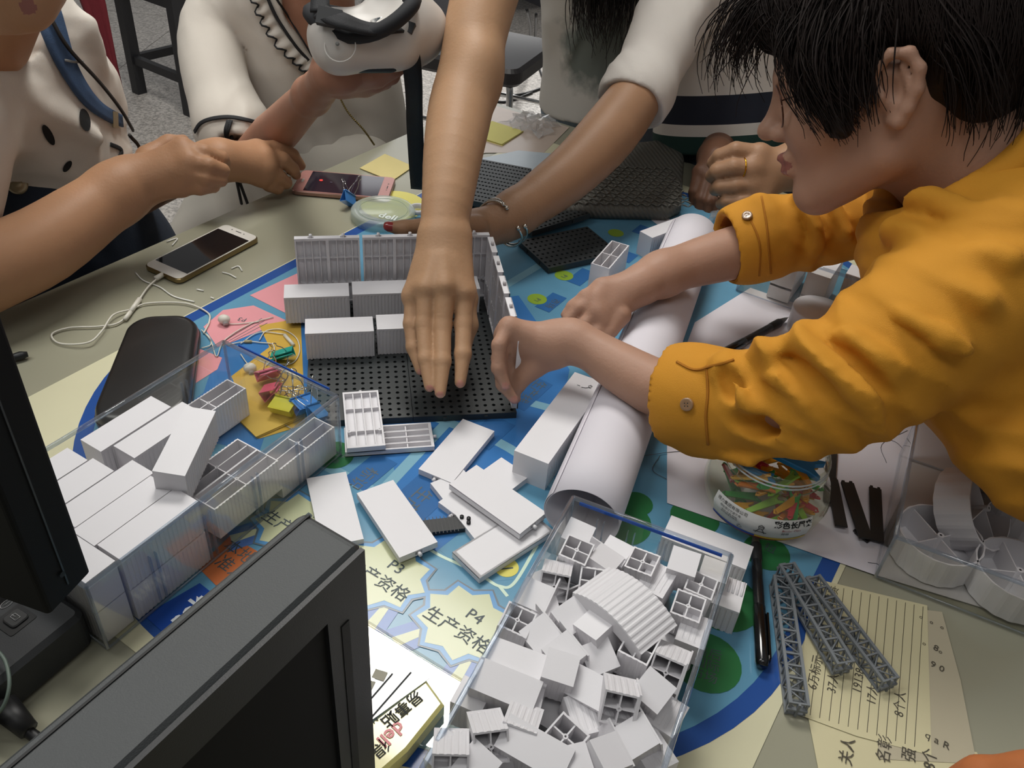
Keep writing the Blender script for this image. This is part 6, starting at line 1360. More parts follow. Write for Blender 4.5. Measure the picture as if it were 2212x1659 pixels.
for s in (-1, 1): sk += [cone(H(.0855, .020 * s, .023), H(.0790, .042 * s, .021), .0075, .0065, .004), cone(H(.0850, .021 * s, .012), H(.0795, .041 * s, .013), .0065, .0055, .005)]
sk += [cone(H(.097, -.016, -.036), H(.097, .016, -.036), .0062, .0062, .006), cone(H(.106, -.006, -.0345), H(.106, .006, -.0345), .0050, .0050, .006), cone(H(.098, -.013, -.047), H(.098, .013, -.047), .0066, .0066, .006), cone(H(.1045, -.005, -.0465), H(.1045, .005, -.0465), .0046, .0046, .005), cone(H(.112, -.018, -.0405), H(.112, .018, -.0405), .0035, .0035, .003, 's')]
# ears
for s in (-1, 1):
    def er(f, l, u): return H(f, (.070 + l) * s, u)
    c_ = [er(.012, .004, .010), er(.010, .012, .024), er(-.002, .018, .033), er(-.016, .020, .030), er(-.022, .019, .016), er(-.019, .016, .000), er(-.010, .012, -.014), er(-.002, .007, -.023), er(.005, .002, -.020)]
    sk += chain([(p, r) for p, r in zip(c_, [.0040, .0042, .0045, .0050, .0050, .0048, .0050, .0060, .0045])], .004)
    sk += [ellp(er(-.004, .004, .006), (.018, .008, .024), HR, k=.006), ellp(er(.001, .016, .004), (.0085, .010, .012), HR, k=.004, op='s'), cone(er(-.010, .014, .022), er(-.013, .014, .0), .0035, .003, .004), ellp(er(.009, .008, .001), (.0035, .0045, .006), HR, k=.004)]
# neck, torso, arms
nb_ = D(2115, 365, .95); shN = D(2190, 620, .88); shF = D(2030, 440, 1.12); hipY = A([.98, .93, T + .02]); ch0 = D(2230, 560, 1.03)
sk += [cone(H(-.028, 0, -.015), nb_, .055, .056, .03), cone(nb_, ch0, .06, .10, .05), cone(ch0, hipY, .11, .12, .05), cone(ch0, shN, .06, .05, .04), cone(ch0, shF, .06, .045, .04)]
fa = [(shN, .048), N(1960, 740, .80, 100), N(1800, 850, .79, 92), N(1620, 862, .82, 76), N(1450, 848, .855, 64), N(1340, 795, .875, 54), N(1255, 742, .89, 42), N(1215, 738, .895, 42)]
sk += chain(fa, .02)
w_ = N(1195, 742, .897, 40); kn = [N(1100, 706, .885, 19), N(1094, 726, .895, 21), N(1096, 752, .905, 21), N(1104, 778, .915, 19)]
for k_ in kn: sk.append(cone(w_[0], k_[0], .0175, k_[1] * 1.1, .012))
for i in range(3): sk.append(cone(kn[i][0], kn[i + 1][0], kn[i][1], kn[i + 1][1], .008))
chs = [[kn[1], N(1078, 775, .885, 17), N(1086, 830, .888, 15), N(1110, 862, .892, 11)], [kn[0], N(1078, 745, .875, 16), N(1076, 795, .876, 15), N(1092, 832, .880, 11)], [kn[2], N(1090, 800, .905, 16), N(1098, 838, .908, 14), N(1114, 862, .91, 11)], [kn[3], N(1108, 812, .915, 14), N(1115, 842, .918, 12)]]
for c in chs: sk += chain(c, .003)
sk += chain([N(1190, 770, .90, 28), N(1150, 795, .905, 21), N(1130, 812, .905, 16), N(1122, 835, .905, 12)], .010)
fb = [(shF, .045), N(1850, 480, 1.13, 52), N(1700, 520, 1.11, 54), N(1590, 545, 1.08, 55), N(1480, 575, 1.05, 48), N(1405, 602, 1.02, 41)]
sk += chain(fb, .02); wf = N(1385, 615, 1.01, 38)
kf = [N(1300, 622, .99, 18), N(1288, 645, .985, 20), N(1290, 672, .98, 20), N(1302, 695, .98, 18)]
for k_ in kf: sk.append(cone(wf[0], k_[0], .018, k_[1] * 1.1, .012))
for i in range(3): sk.append(cone(kf[i][0], kf[i + 1][0], kf[i][1], kf[i + 1][1], .008))
for c in ([kf[0], N(1265, 640, .985, 15), N(1238, 662, .985, 14), N(1222, 680, .985, 11)], [kf[1], N(1252, 664, .98, 15), N(1228, 690, .98, 13)], [kf[2], N(1262, 700, .975, 15), N(1248, 722, .975, 12)], [kf[3], N(1290, 715, .975, 16), N(1275, 745, .975, 13)], [N(1340, 680, .985, 24), N(1318, 712, .98, 18), N(1298, 735, .975, 14)]): sk += chain(c, .003)
for s in (-.10, .10): sk += chain([(hipY + A([.04, s, -.02]), .09), (A([hipY[0] + .08, hipY[1] + s, .48]), .062), (A([hipY[0] + .10, hipY[1] + s, .06]), .042)], .02); sk.append(cone((hipY[0] + .10, hipY[1] + s, .035), (hipY[0] - .02, hipY[1] + s, .03), .035, .03, .01))
lipb = [(H(.1035, 0, -.036), .012, 1), (H(.103, .008, -.047), .010, 1), (H(.100, .014, -.041), .008, 1)]
for c in chs: lipb.append((c[-1][0] - FW * .006 - UP * .002, .0052, 2))
skinG = skin_mat('skin_face_rosy', '#ab8570')
yb = sdf_mesh('body', sk, .0026, [skinG, lipm, nailm], paint=paint_balls(lipb)); yp.addmesh('body', yb)
for s in (-1, 1):
    mb = MB(); mb.ball(H(.0770, .031 * s, .0175), .0122, 16); e_ = yp.part('eyeball', mb, M('eye_white', '#bdb3ab', .2, coat=.8)); mb = MB(); g_ = nrm(hf - hu * .25); mb.lathe([(.0003, .0125), (.0035, .0121), (.0058, .0110)], 16, fr(H(.0770, .031 * s, .0175), hl, g_)); yp.part('iris', mb, M('iris_dark', '#1c1210', .1, coat=1), e_)
    mb = MB(); mb.tube([H(.0950, .014 * s, .034), H(.0945, .025 * s, .040), H(.0870, .038 * s, .039), H(.0790, .048 * s, .033)], [.0018, .0028, .0024, .0010], 6, flat=.5); yp.part('eyebrow', mb, M('brow_dark', '#3a2a22', .8))
    mb = MB(); mb.tube(smoothpath([H(.0875, .0185 * s, .0205), H(.0905, .030 * s, .0245), H(.0850, .043 * s, .0185)], 5), .0008, 5); yp.part('lash_line', mb, M('brow_dark', '#3a2a22'))
gw = M('glasses_wire', '#4a2c20', .3, .5)
gl_ = MB()
for s in (-1, 1): gl_.tube([H(.0985 - .006 * abs(math.cos(a)) * (1 if math.cos(a) > 0 else .2), (.033 + .024 * math.cos(a)) * s, .014 + .019 * math.sin(a)) for a in np.linspace(0, 2 * math.pi, 32)], .0008, 6); gl_.tube([H(.092, .057 * s, .018), H(.06, .070 * s, .020), H(-.005, .074 * s, .022)], .0008, 6)
gl_.tube([H(.099, -.010, .017), H(.106, 0, .021), H(.099, .010, .017)], .0008, 6); yp.part('glasses', gl_, gw)
# hair: cap plus thousands of fine strands
HM = M('hair_brown_black', '#1d1411', .62, var=.35, vs=70, spec=.25)
cap = [ellp(H(-.020, 0, .066), (.112, .088, .092), HR, k=.02), ellp(H(-.050, 0, .030), (.070, .074, .070), HR, k=.03), ellp(H(.050, .0, .095), (.066, .070, .050), HR, k=.03), ellp(H(-.060, 0, -.010), (.040, .055, .045), HR, k=.02),
       cone(H(.030, .062, .060), H(.040, .070, .002), .018, .009, .02), cone(H(.030, -.062, .060), H(.040, -.070, .002), .018, .009, .02)]
cap += [ellp(H(.098, 0, -.01), (.055, .08, .072), HR, k=.012, op='s'), ellp(H(-.006, .090, .004), (.026, .034, .036), HR, k=.010, op='s'), ellp(H(-.006, -.090, .004), (.026, .034, .036), HR, k=.010, op='s'), ellp(H(.035, 0, -.075), (.07, .09, .068), HR, k=.02, op='s')]
cap += [cone(H(.074, .052, .048), H(.048, .064, -.016), .012, .007, .012), cone(H(.055, .058, .05), H(.043, .066, -.020), .020, .008, .012)]
wh = wob(77, 10, 60, 160)
yp.addmesh('hair', sdf_mesh('hair', cap, .0035, [HM], disp=lambda X, Y, Z: wh(X, Y, Z) * .0025, dmax=.004)); hairo = [o for o in yp.o.children if o.name.startswith('hair')][0]
bvh_h = bvh_of(hairo, th=yp); ho = Vector(H(-.010, 0, .050))
def onhair(d, lift):
    h = bvh_h.ray_cast(ho + Vector(d) * .30, -Vector(d))
    return (A(h[0]) + A(d) * lift) if h[0] is not None else None
mb = MB(); r_ = np.random.RandomState(5)
for i in range(3200):
    th0 = r_.uniform(0, 2 * math.pi); endp = r_.uniform(1.15, 2.25); start = r_.uniform(.1, .9); pts = []; ph = th0
    for q in np.linspace(start, endp, 9):
        d = hu * math.cos(q) + (hf * math.cos(ph) + hl * math.sin(ph)) * math.sin(q); d = nrm(d + hf * -.15); p = onhair(d, .0012 + .003 * r_.rand() * 0 + .0015 * math.sin(i)); ph += .05 * math.sin(i * 1.7)
        if p is None: break
        if pts and np.linalg.norm(p - pts[-1]) > .045: break
        pts.append(p)
    if len(pts) >= 4:
        pts = smoothpath(pts, 2); mb.tube(pts, np.linspace(.0010, .0005, len(pts)), 3, cap=False)
yp.part('hair_strands', mb, HM, hairo, kind='stuff')
def lock(pts, n, r, spread, seed):
    yp.part('hair_lock', strands(None, pts, n, r, spread, seed, HM), HM, hairo, kind='stuff')
lock([H(.055, .030, .125), H(.100, .030, .110), H(.124, .028, .078), H(.126, .022, .056)], 110, .0011, .012, 1)
lock([H(.055, .0, .130), H(.110, .0, .115), H(.138, .0, .080), H(.137, .0, .042)], 110, .0011, .012, 2)
lock([H(.050, .055, .105), H(.076, .062, .080), H(.078, .066, .045), H(.062, .068, -.004)], 150, .0011, .004, 3)
lock([H(.040, .065, .090), H(.055, .078, .050), H(.052, .076, .015), H(.040, .072, -.018)], 160, .0012, .010, 4)
lock([H(.010, .075, .080), H(.018, .086, .050), H(.024, .083, .015), H(.024, .078, -.020)], 120, .0012, .008, 5)
lock([H(-.040, .070, .060), H(-.058, .072, .020), H(-.062, .062, -.020), H(-.060, .050, -.045)], 160, .0012, .010, 7)
lock([H(-.085, .030, .060), H(-.100, .030, .010), H(-.090, .025, -.035), H(-.075, .02, -.060)], 140, .0012, .014, 8)
lock([H(.030, .065, .100), H(.062, .072, .065), H(.068, .070, .025), H(.048, .070, -.026)], 200, .0011, .007, 9)
lock([H(.020, .070, .090), H(.045, .078, .050), H(.045, .075, .010), H(.034, .071, -.026)], 200, .0011, .007, 10)
# ---- shirt
ym = M('shirt_mustard', '#c98a1e', .82, var=.05, vs=10, bump=.45, bs=1500)
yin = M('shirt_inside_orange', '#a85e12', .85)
su = []
su += chain([(nb_ + hu * -.0 + FW * .02, .078), (ch0, .135), (hipY, .155)], .06)
su += chain([(ch0 + RT * .0, .12), (shN, .082)], .06)
nearS = [(shN, .082), N(2060, 670, .83, 160), N(1950, 745, .80, 148), N(1860, 810, .79, 140), N(1780, 850, .79, 132), N(1690, 868, .80, 122), N(1600, 870, .82, 112), N(1520, 858, .835, 104), N(1455, 852, .850, 92)]
su += chain(nearS, .03)
farS = [(shF, .075), N(1940, 460, 1.13, 72), N(1850, 478, 1.13, 72), N(1760, 500, 1.12, 76), N(1680, 508, 1.10, 78), N(1600, 528, 1.085, 74)]
su += [cone(ch0, shF, .12, .075, .06)] + chain(farS, .03)
# hanging front of the shirt under the chest
su += [cone(D(2080, 760, .92), D(2180, 960, .86), .055, .045, .05), cone(D(2200, 700, .98), D(2300, 1000, .90), .08, .06, .05), cone(D(2020, 560, .93), D(2060, 760, .93), .060, .055, .05)]
# folds on the near sleeve
def Rg(a, b, c, r=90): pass
def fold3(pts, r0, r1, k=.016): return chain([(D(x, y, z), r) for (x, y, z), r in zip(pts, np.linspace(r0, r1, len(pts)))], k)
fo_ = fold3([(1640, 765, .775), (1720, 750, .745), (1800, 800, .725), (1868, 880, .73)], .012, .008) + fold3([(1700, 742, .765), (1790, 760, .735), (1880, 850, .725), (1890, 915, .75)], .011, .008)
fo_ += fold3([(1570, 775, .79), (1600, 830, .762), (1620, 900, .762)], .009, .006) + fold3([(1750, 730, .77), (1850, 740, .735), (1930, 800, .735)], .012, .008)
fo_ += fold3([(1560, 800, .785), (1680, 830, .745), (1760, 900, .75)], .008, .006) + fold3([(1930, 500, .86), (2050, 540, .80), (2180, 560, .78)], .014, .010) + fold3([(1900, 600, .85), (2000, 620, .78), (2120, 650, .76)], .014, .010)
fo_ += fold3([(1980, 420, .86), (2080, 460, .83), (2200, 470, .82)], .014, .012) + fold3([(1850, 660, .80), (1960, 690, .74), (2080, 760, .74)], .012, .008)
fo_ += fold3([(1500, 960, .84), (1620, 985, .80), (1760, 960, .77)], .010, .008)
ff = fold3([(1640, 440, 1.07), (1690, 500, 1.055), (1700, 560, 1.07)], .009, .006) + fold3([(1730, 430, 1.07), (1760, 490, 1.06), (1755, 560, 1.08)], .010, .007) + fold3([(1800, 430, 1.08), (1830, 500, 1.075)], .009, .007)
# cuff openings, neck opening, placket slit
dN = nrm(N(1455, 852, .85, 1)[0] - N(1600, 870, .82, 1)[0]); cN = N(1484, 854, .844, 1)[0]; dF = nrm(N(1600, 528, 1.085, 1)[0] - N(1760, 500, 1.12, 1)[0]); cF = N(1590, 534, 1.083, 1)[0]
def localcut(c, d, r): return [cone(c, c + d * .10, r, r, .0015, 's')]
cuts = [dict(t='c', a=cN - dN * .035, b=cN + dN * .02, ra=.0385, rb=.0385, k=.002, op='s', n=None, f=1, lo=A([0, 0, 0.]), hi=A([0, 0, 0.])), dict(t='c', a=cF - dF * .035, b=cF + dF * .02, ra=.0385, rb=.0385, k=.002, op='s', n=None, f=1, lo=A([0, 0, 0.]), hi=A([0, 0, 0.]))]
flatN = ellp(cN + dN * .062, (.060, .075, .075), [dN, nrm(np.cross(dN, FW)), nrm(np.cross(dN, np.cross(dN, FW)))], k=.002, op='s'); flatF = ellp(cF + dF * .062, (.060, .075, .075), [dF, nrm(np.cross(dF, FW)), nrm(np.cross(dF, np.cross(dF, FW)))], k=.002, op='s')
cuts += [flatN, flatF]
cuts += [cone(H(.0, 0, -.03), nb_ + (nb_ - H(-.028, 0, -.015)) * .10, .066, .064, .006, 's'), ellp(H(.02, 0, .02), (.14, .115, .125), HR, k=.008, op='s')]
slit = [ellp(D(1600, 915, .762), (.032, .008, .014), [nrm(RT - UP * .22), nrm(UP + RT * .22), FW], k=.006, op='s'), ellp(D(1572, 825, .768), (.008, .018, .012), [nrm(RT + UP * .4), nrm(UP - RT * .4), FW], k=.005, op='s')]
wy = wob(91, 10, 12, 40); fyA = folds(93, nrm(N(1960, 740, .80, 1)[0] - N(1600, 870, .82, 1)[0] + UP * .12), 100, 210); fyB = folds(97, nrm(UP * .9 + RT * .3), 90, 180)
def dy(X, Y, Z):
    q = D(2020, 720, .82); w_ = 1 / (1 + np.exp(-((X - q[0]) * RT[0] + (Y - q[1]) * RT[1] + (Z - q[2]) * RT[2]) / .03)); a = 0
    r1 = np.sqrt((X - cN[0]) ** 2 + (Y - cN[1]) ** 2 + (Z - cN[2]) ** 2); r2 = np.sqrt((X - cF[0]) ** 2 + (Y - cF[1]) ** 2 + (Z - cF[2]) ** 2)
    damp = np.clip((r1 - .045) / .05, .12, 1) * np.clip((r2 - .045) / .05, .12, 1)
    return (wy(X, Y, Z) * .004 + fyA(X, Y, Z) * .0075 * (1 - w_) + fyB(X, Y, Z) * .0075 * w_) * damp
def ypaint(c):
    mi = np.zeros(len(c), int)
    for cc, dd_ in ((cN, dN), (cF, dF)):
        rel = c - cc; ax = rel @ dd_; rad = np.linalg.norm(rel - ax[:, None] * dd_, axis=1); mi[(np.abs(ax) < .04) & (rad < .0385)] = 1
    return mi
yp.addmesh('shirt', sdf_mesh('shirt', su + fo_ + ff + cuts + slit, .0040, [ym, yin], disp=dy, dmax=.018, paint=ypaint)); shirt = [o for o in yp.o.children if o.name.startswith('shirt')][0]
bvY = bvh_of(shirt, th=yp)
def ybutton(px, py):
    c, n = hitpx(bvY, px, py, .001)
    if c is None: return
    mb = MB(); mb.lathe([(.0003, .0022), (.0035, .0020), (.0058, .0028), (.0062, .0016), (.0062, 0)], 20, fr(c, RT, n)); b_ = yp.part('cuff_button', mb, M('button_horn', '#9c7a5a', .3, coat=.5)); mb = MB()
    for s in (-1, 1):
        for q in (-1, 1): mb.lathe([(.0001, .0030), (.0006, .0030)], 6, fr(c + (RT * s + UP * q) * .0013 + n * .0, RT, n))
    yp.part('button_hole', mb, ink, b_)
ybutton(1485, 873); ybutton(1614, 468)
for pxs in ([(1462, 782), (1500, 800), (1540, 790), (1585, 778)], [(1528, 790), (1530, 850), (1525, 900), (1530, 960)], [(1645, 425), (1655, 480), (1660, 540), (1665, 590)], [(1612, 460), (1640, 520), (1640, 595)]):
    try: yp.part('stitched_seam', ribbon(bvY, pxs, .0022, .0010, .0010), M('seam_mustard', '#a86a10', .9))
    except Exception as e: print('seam', e)
# collar band
mb = MB(); pts = []
for a in np.linspace(0, 2 * math.pi, 40): 
    pts.append(None)
cb_ = nb_; cd = nrm(H(-.028, 0, -.015) - nb_); cx_ = nrm(np.cross(cd, hl)); cy2 = np.cross(cd, cx_); base = nb_ + cd * .012
grid = []
for a in np.linspace(-2.6, 2.6, 40):
    d = cx_ * math.cos(a) + cy2 * math.sin(a); grid.append([base + d * .064, base + d * .067 + cd * .014, base + d * .072 + cd * .026, base + d * .080 + cd * .022, base + d * .090 + cd * .002])
mb.sheet(grid, .0022); yp.part('collar', mb, ym)
yp.addmesh('trousers', sdf_mesh('trousers', chain([(hipY + A([.03, 0, -.02]), .145), (hipY + A([.04, 0, -.12]), .15)], .04) + sum([chain([(hipY + A([.04, s, -.06]), .115), (A([hipY[0] + .08, hipY[1] + s, .48]), .08), (A([hipY[0] + .10, hipY[1] + s, .10]), .06)], .02) for s in (-.10, .10)], []), .008, [M('trousers_brown', '#2d211c', .85)]))

# ---- blurred fingertip of a hand resting at the lower right corner
fp = person('fingertip of a person outside the photo, at the bottom right corner', P(2210, 1760, -T) * A([1, 1, 0]))
ck = [N(2068, 1682, .50, 22), N(2120, 1680, .495, 32), N(2200, 1690, .49, 38), N(2290, 1715, .485, 44)]
pr = chain(ck, .008); pr += chain([N(2290, 1700, .485, 44), N(2450, 1800, .49, 110), N(2600, 2000, .50, 120), N(2800, 2300, .55, 130)], .02)
for i in range(1, 4): pr += chain([N(2380 - i * 10, 1740 + 60 * i, .487, 44), N(2250 - i * 10, 1730 + i * 75, .487, 40), N(2120 + i * 10, 1740 + i * 85, .492, 32)], .004)
fp.addmesh('body', sdf_mesh('body', pr, .003, [skin_mat('skin_orange', '#b0693c')]))
# ================================================================ MONITORS AND NEAR THINGS
monm = M('monitor_charcoal', '#3b3e3f', .5, var=.05, bump=.25, bs=1500); monb = M('monitor_dark_panel', '#1b1c1e', .45, var=.06, bump=.15, bs=1200); monk = M('monitor_black', '#131313', .65, var=.06, spec=.2)
# monitor 1: seen from behind/above, top edge running to the lower left
zt_ = .285
q0 = P(655, 1100, zt_); q1 = P(785, 1172, zt_); q2 = P(262, 1659, zt_)
mx = nrm(q2 - q1); mz = ZA; my = np.cross(mz, mx); depth_ = abs((q0 - q1) @ my); sgn = 1 if (q0 - q1) @ my > 0 else -1
m1 = Thing('monitor', 'dark grey monitor in the lower left foreground, top edge and back panel towards the viewer', 'monitor', fr(q1 - ZA * (T * 0 + zt_), mx))
Lm = .34
def mbx(c0, c1): c0, c1 = A(c0), A(c1); return (c0 + c1) / 2, np.abs(c1 - c0)
dsg = sgn * depth_
mb = MB(); pl_ = rrect(Lm, .235, .006, 4); mb.prism([(x + Lm / 2, y) for x, y in pl_], -dsg if sgn > 0 else dsg, 0, m=fr((0, 0, zt_ - .1175), (1, 0, 0), (0, -sgn, 0)) , bev=.0025)
m1.part('back_shell', mb, monm, local=True)
ys = -sgn      # outward side facing the camera
# picture-frame bezel and inner recessed panel on the camera side
f0 = .0008
mb = MB()
for c0, c1 in (((0.002, 0, zt_ - .2335), (.030, 0, zt_ - .0015)), ((.030, 0, zt_ - .028), (Lm - .03, 0, zt_ - .0015)), ((Lm - .03, 0, zt_ - .2335), (Lm - .002, 0, zt_ - .0015)), ((.03, 0, zt_ - .2335), (Lm - .03, 0, zt_ - .212))):
    c, s = mbx(c0, c1); c[1] = ys * .0012; s[1] = .0026; mb.box(c, s)
m1.part('frame', mb, monb, local=True)
mb = MB(); c, s = mbx((.030, 0, zt_ - .212), (Lm - .03, 0, zt_ - .028)); c[1] = -ys * .0004; s[1] = .001; mb.box(c, s); m1.part('inner_panel', mb, monk, local=True)
mb = MB(); c, s = mbx((.016, 0, zt_ - .20), (.0215, 0, zt_ - .040)); c[1] = ys * .0026; s[1] = .0008; mb.box(c, s); m1.part('vent_slot', mb, M('slot_black', '#070708', .6), local=True)
mb = MB(); mb.box((Lm / 2, -ys * depth_ * .86, zt_ - .0002), (Lm - .004, .0012, .0016)); m1.part('top_groove', mb, M('slot_black', '#070708'), local=True)
mb = MB(); mb.box((Lm / 2, -ys * depth_ * .5, .045 + .0), (.045, .018, .10)); m1.part('stand_neck', mb, monb, local=True); mb = MB(); mb.prism(rrect(.16, .12, .02, 5, (Lm / 2, -ys * depth_ * .5)), .0005, .010, bev=.003); m1.part('stand_foot', mb, monb, local=True)
# monitor 2: at the left edge, raised on a stand
zb = .135; e0 = P(198, 1236, zb); e1 = P(108, 1332, zb); wd_ = nrm(e1 - e0); Ht = .30
m2 = Thing('monitor', 'black monitor at the left edge, standing upright with its lower corner over the clear bin', 'monitor', fr(e0 - ZA * zb, wd_)); thick = np.linalg.norm(e1 - e0)
yb_ = np.cross(ZA, wd_); s2 = 1 if yb_ @ A([-1, 0, 0]) > 0 else -1
mb = MB(); mb.prism([(x + thick / 2, y) for x, y in rrect(thick, .36, .003, 3)], zb, zb + Ht, m=fr((0, s2 * .18, 0)), bev=.002); m2.part('housing', mb, monk, local=True)
mb = MB(); mb.box((thick * .5, -s2 * .0003, zb + Ht / 2), (.0012, .001, Ht - .02)); m2.part('side_seam', mb, M('seam_dark', '#2a2b2c', .4), local=True)
mb = MB(); mb.lathe([(.0001, .001), (.0022, .001)], 10, fr((thick * .55, -s2 * .0004, zb + .022), (1, 0, 0), (0, -s2, 0))); m2.part('screw_hole', mb, M('slot_black', '#070708'), local=True)
mb = MB(); mb.box((thick * .5, s2 * .18, zb / 2), (.03, .06, zb)); m2.part('stand_neck', mb, monk, local=True); mb = MB(); mb.prism(rrect(.10, .16, .02, 5, (thick * .5, s2 * .18)), .0005, .012, bev=.003); m2.part('stand_foot', mb, monk, local=True)
# knob at the left behind monitor 2
kb = Thing('cable_plug', 'small black rounded plug tip poking out beside the left monitor', 'plug', fr(P(52, 766, .001), VA)); mb = MB(); mb.tube([P(20, 775, .006), P(45, 768, .006), P(60, 765, .006)], [.004, .005, .003], 10); kb.part('plug_body', mb, blackm)
# small black device with a button and its cable
dv = Thing('power_box', 'small black box with a square button and symbols at the lower left', 'device', fr(P(70, 1420, .0), nrm(P(140, 1400, .03) - P(20, 1500, .03))))
dx = nrm(P(140, 1395, .04) - P(0, 1540, .04)); mb = MB(); mb.prism(rrect(.16, .060, .008, 5, (-.045, .0)), .001, .040, bev=.004); dv.part('case', mb, dark, local=True)
mb = MB(); mb.prism(rrect(.022, .022, .002, 3, (.002, .006)), .0398, .0405); dv.part('button_well', mb, M('slot_black', '#070708'), local=True)
mb = MB(); mb.prism(rrect(.014, .014, .003, 3, (.003, .006)), .040, .0425, bev=.0008); bt = dv.part('button', mb, M('button_dark', '#3a3a3a', .3), local=True)
mb = MB(); mb.tube([(.001, .003, .0428), (.005, .003, .0428), (.005, .009, .0428), (.001, .009, .0428), (.001, .003, .0428)], .0004, 4); mb.tube([(.003, .006, .0428), (.003, .010, .0428)], .0004, 4); dv.part('button_symbol', mb, M('symbol_grey', '#8d8d8d', .5), bt, local=True)
mb = MB()
for i, (x, y) in enumerate(((.008, .024), (-.004, .024), (-.014, .024))):
    if i == 0: mb.tube([(x + .005 * math.cos(a), y + .003 * math.sin(a), .0403) for a in np.linspace(0, 6.28, 14)], .0004, 4); mb.tube([(x - .002, y, .0403), (x + .003, y, .0403)], .0004, 4)
    else: mb.tube([(x, y - .002, .0403), (x, y + .002, .0403), (x + .003, y + .002, .0403), (x + .003, y - .001, .0403)], .0004, 4)
dv.part('port_symbol', mb, M('symbol_grey', '#8d8d8d'), local=True)
cbm = M('cable_black', '#0f0f10', .5); cb = Thing('black_cable', 'thick black cable and plug running from the box along the table', 'cable', fr(P(60, 1570, 0), VA))
mb = MB(); mb.tube(smoothpath([P(-60, 1480, .03), P(20, 1540, .02), P(55, 1575, .012), P(95, 1605, .008), P(160, 1650, .006), P(240, 1720, .006)], 8), .0042, 10); cb.part('cable', mb, cbm); mb = MB(); mb.tube([P(8, 1525, .020), P(62, 1578, .014)], [.010, .007], 12); cb.part('plug', mb, cbm)
cg = Thing('thin_cable', 'thin grey-green cable hanging over the small black box', 'cable', fr(P(10, 1450, 0), VA)); mb = MB(); mb.tube(smoothpath([P(-10, 1400, .05), P(12, 1430, .048), P(20, 1480, .045), P(5, 1530, .035), P(-30, 1560, .02)], 8), .0014, 6); cg.part('cable', mb, M('cable_green', '#5d6b62', .5))
# film glints painted as white tubes on the table near the white phone
fl = Thing('plastic_film', 'painted white glints on creases of clear plastic film around the white phone', 'plastic film', fr(P(450, 600, .001), VA))
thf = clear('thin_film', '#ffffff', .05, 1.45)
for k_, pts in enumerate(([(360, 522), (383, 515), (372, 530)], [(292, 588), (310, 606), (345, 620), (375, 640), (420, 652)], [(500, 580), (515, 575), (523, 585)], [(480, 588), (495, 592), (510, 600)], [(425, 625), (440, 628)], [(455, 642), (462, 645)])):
    mb = MB(); mb.tube(smoothpath([P(x, y, .0015) for x, y in pts], 5), .0009, 6); fl.part('crease_highlight', mb, M('painted_glint', '#f0f0ea', .1, coat=1))
f2 = Thing('plastic_film', 'glossy clear film over the mat between the monitor corner and the foreground bin', 'plastic film', fr(P(900, 1440, .001), VA))
grid = []
cA, cB, cC, cD = P(770, 1325, .0035), P(1015, 1475, .0035), P(960, 1640, .0035), P(660, 1500, .0035)
for i in range(18):
    row = []
    for j in range(18): u, v = i / 17, j / 17; p = (cA * (1 - u) + cB * u) * (1 - v) + (cD * (1 - u) + cC * u) * v; p[2] = T + .0032 + .0004 * math.sin(u * 6 + v * 3); row.append(p)
    grid.append(row)
mb = MB(); mb.sheet(grid, .0002); f2.part('film_sheet', mb, clear('gloss_film', '#fffdf8', .03, 1.9, wr=.05))
# ================================================================ BACKGROUND
woodm = M('stool_black', '#232326', .5, var=.1); seatw = M('seat_white', '#cfcac8', .5)
FZ = 0.0
def G(px, py, z=0.0): return P(px, py, z - T)
st = Thing('stool', 'dark wooden stool with a pale seat standing on the terrazzo floor', 'stool', fr(G(400, 140), VA))
zs = .46; l1 = G(302, 200); l2 = G(408, 246)
px0 = nrm(l2 - l1); 
sx_ = A([.36, -.10, 0]); sx_ = l2 - l1; sy_2 = np.cross(ZA, nrm(sx_)) * .34; sx_ = nrm(sx_) * .34; l2 = l1 + sx_
legs = [l1, l1 + sx_, l1 + sx_ + sy_2, l1 + sy_2]
for p in legs: mb = MB(); mb.box((0, 0, zs / 2), (.042, .042, zs), m=fr(p, sx_)); st.part('leg', mb, woodm)
for z, hh in ((.14, .032), (zs - .035, .045)):
    for a, b in zip(legs, legs[1:] + legs[:1]): mb = MB(); mb.box((0, 0, 0), (np.linalg.norm(b - a), .026, hh), m=fr((a + b) / 2 + ZA * z, b - a)); st.part('stretcher', mb, woodm)
mb = MB(); mb.box((0, 0, 0), (.40, .40, .03), m=fr(l1 + sx_ / 2 + sy_2 / 2 + ZA * (zs + .015), sx_)); st.part('seat', mb, seatw)
# red cloth hanging behind the left person
rc_ = Thing('red_cloth', 'dark red cloth strip hanging behind the white sleeve at the left', 'cloth', fr(G(272, 235), VA))
b_ = G(272, 238); tq = [(0, .0), (.03, .18), (.08, .40), (.10, .60), (.12, .9)]; grid = []
for k, (w2_, z) in enumerate(tq):
    c = b_ + ZA * z + RT * (-.02 * k); grid.append([c + RT * (s * (w2_ * .5 + .006)) + FW * .006 * math.sin(i * 2.4 + k) for i, s in enumerate(np.linspace(-1, 1, 9))])
mb = MB(); mb.sheet(grid, .004); rc_.part('cloth', mb, M('cloth_red', '#74202a', .8, var=.2, vs=30))
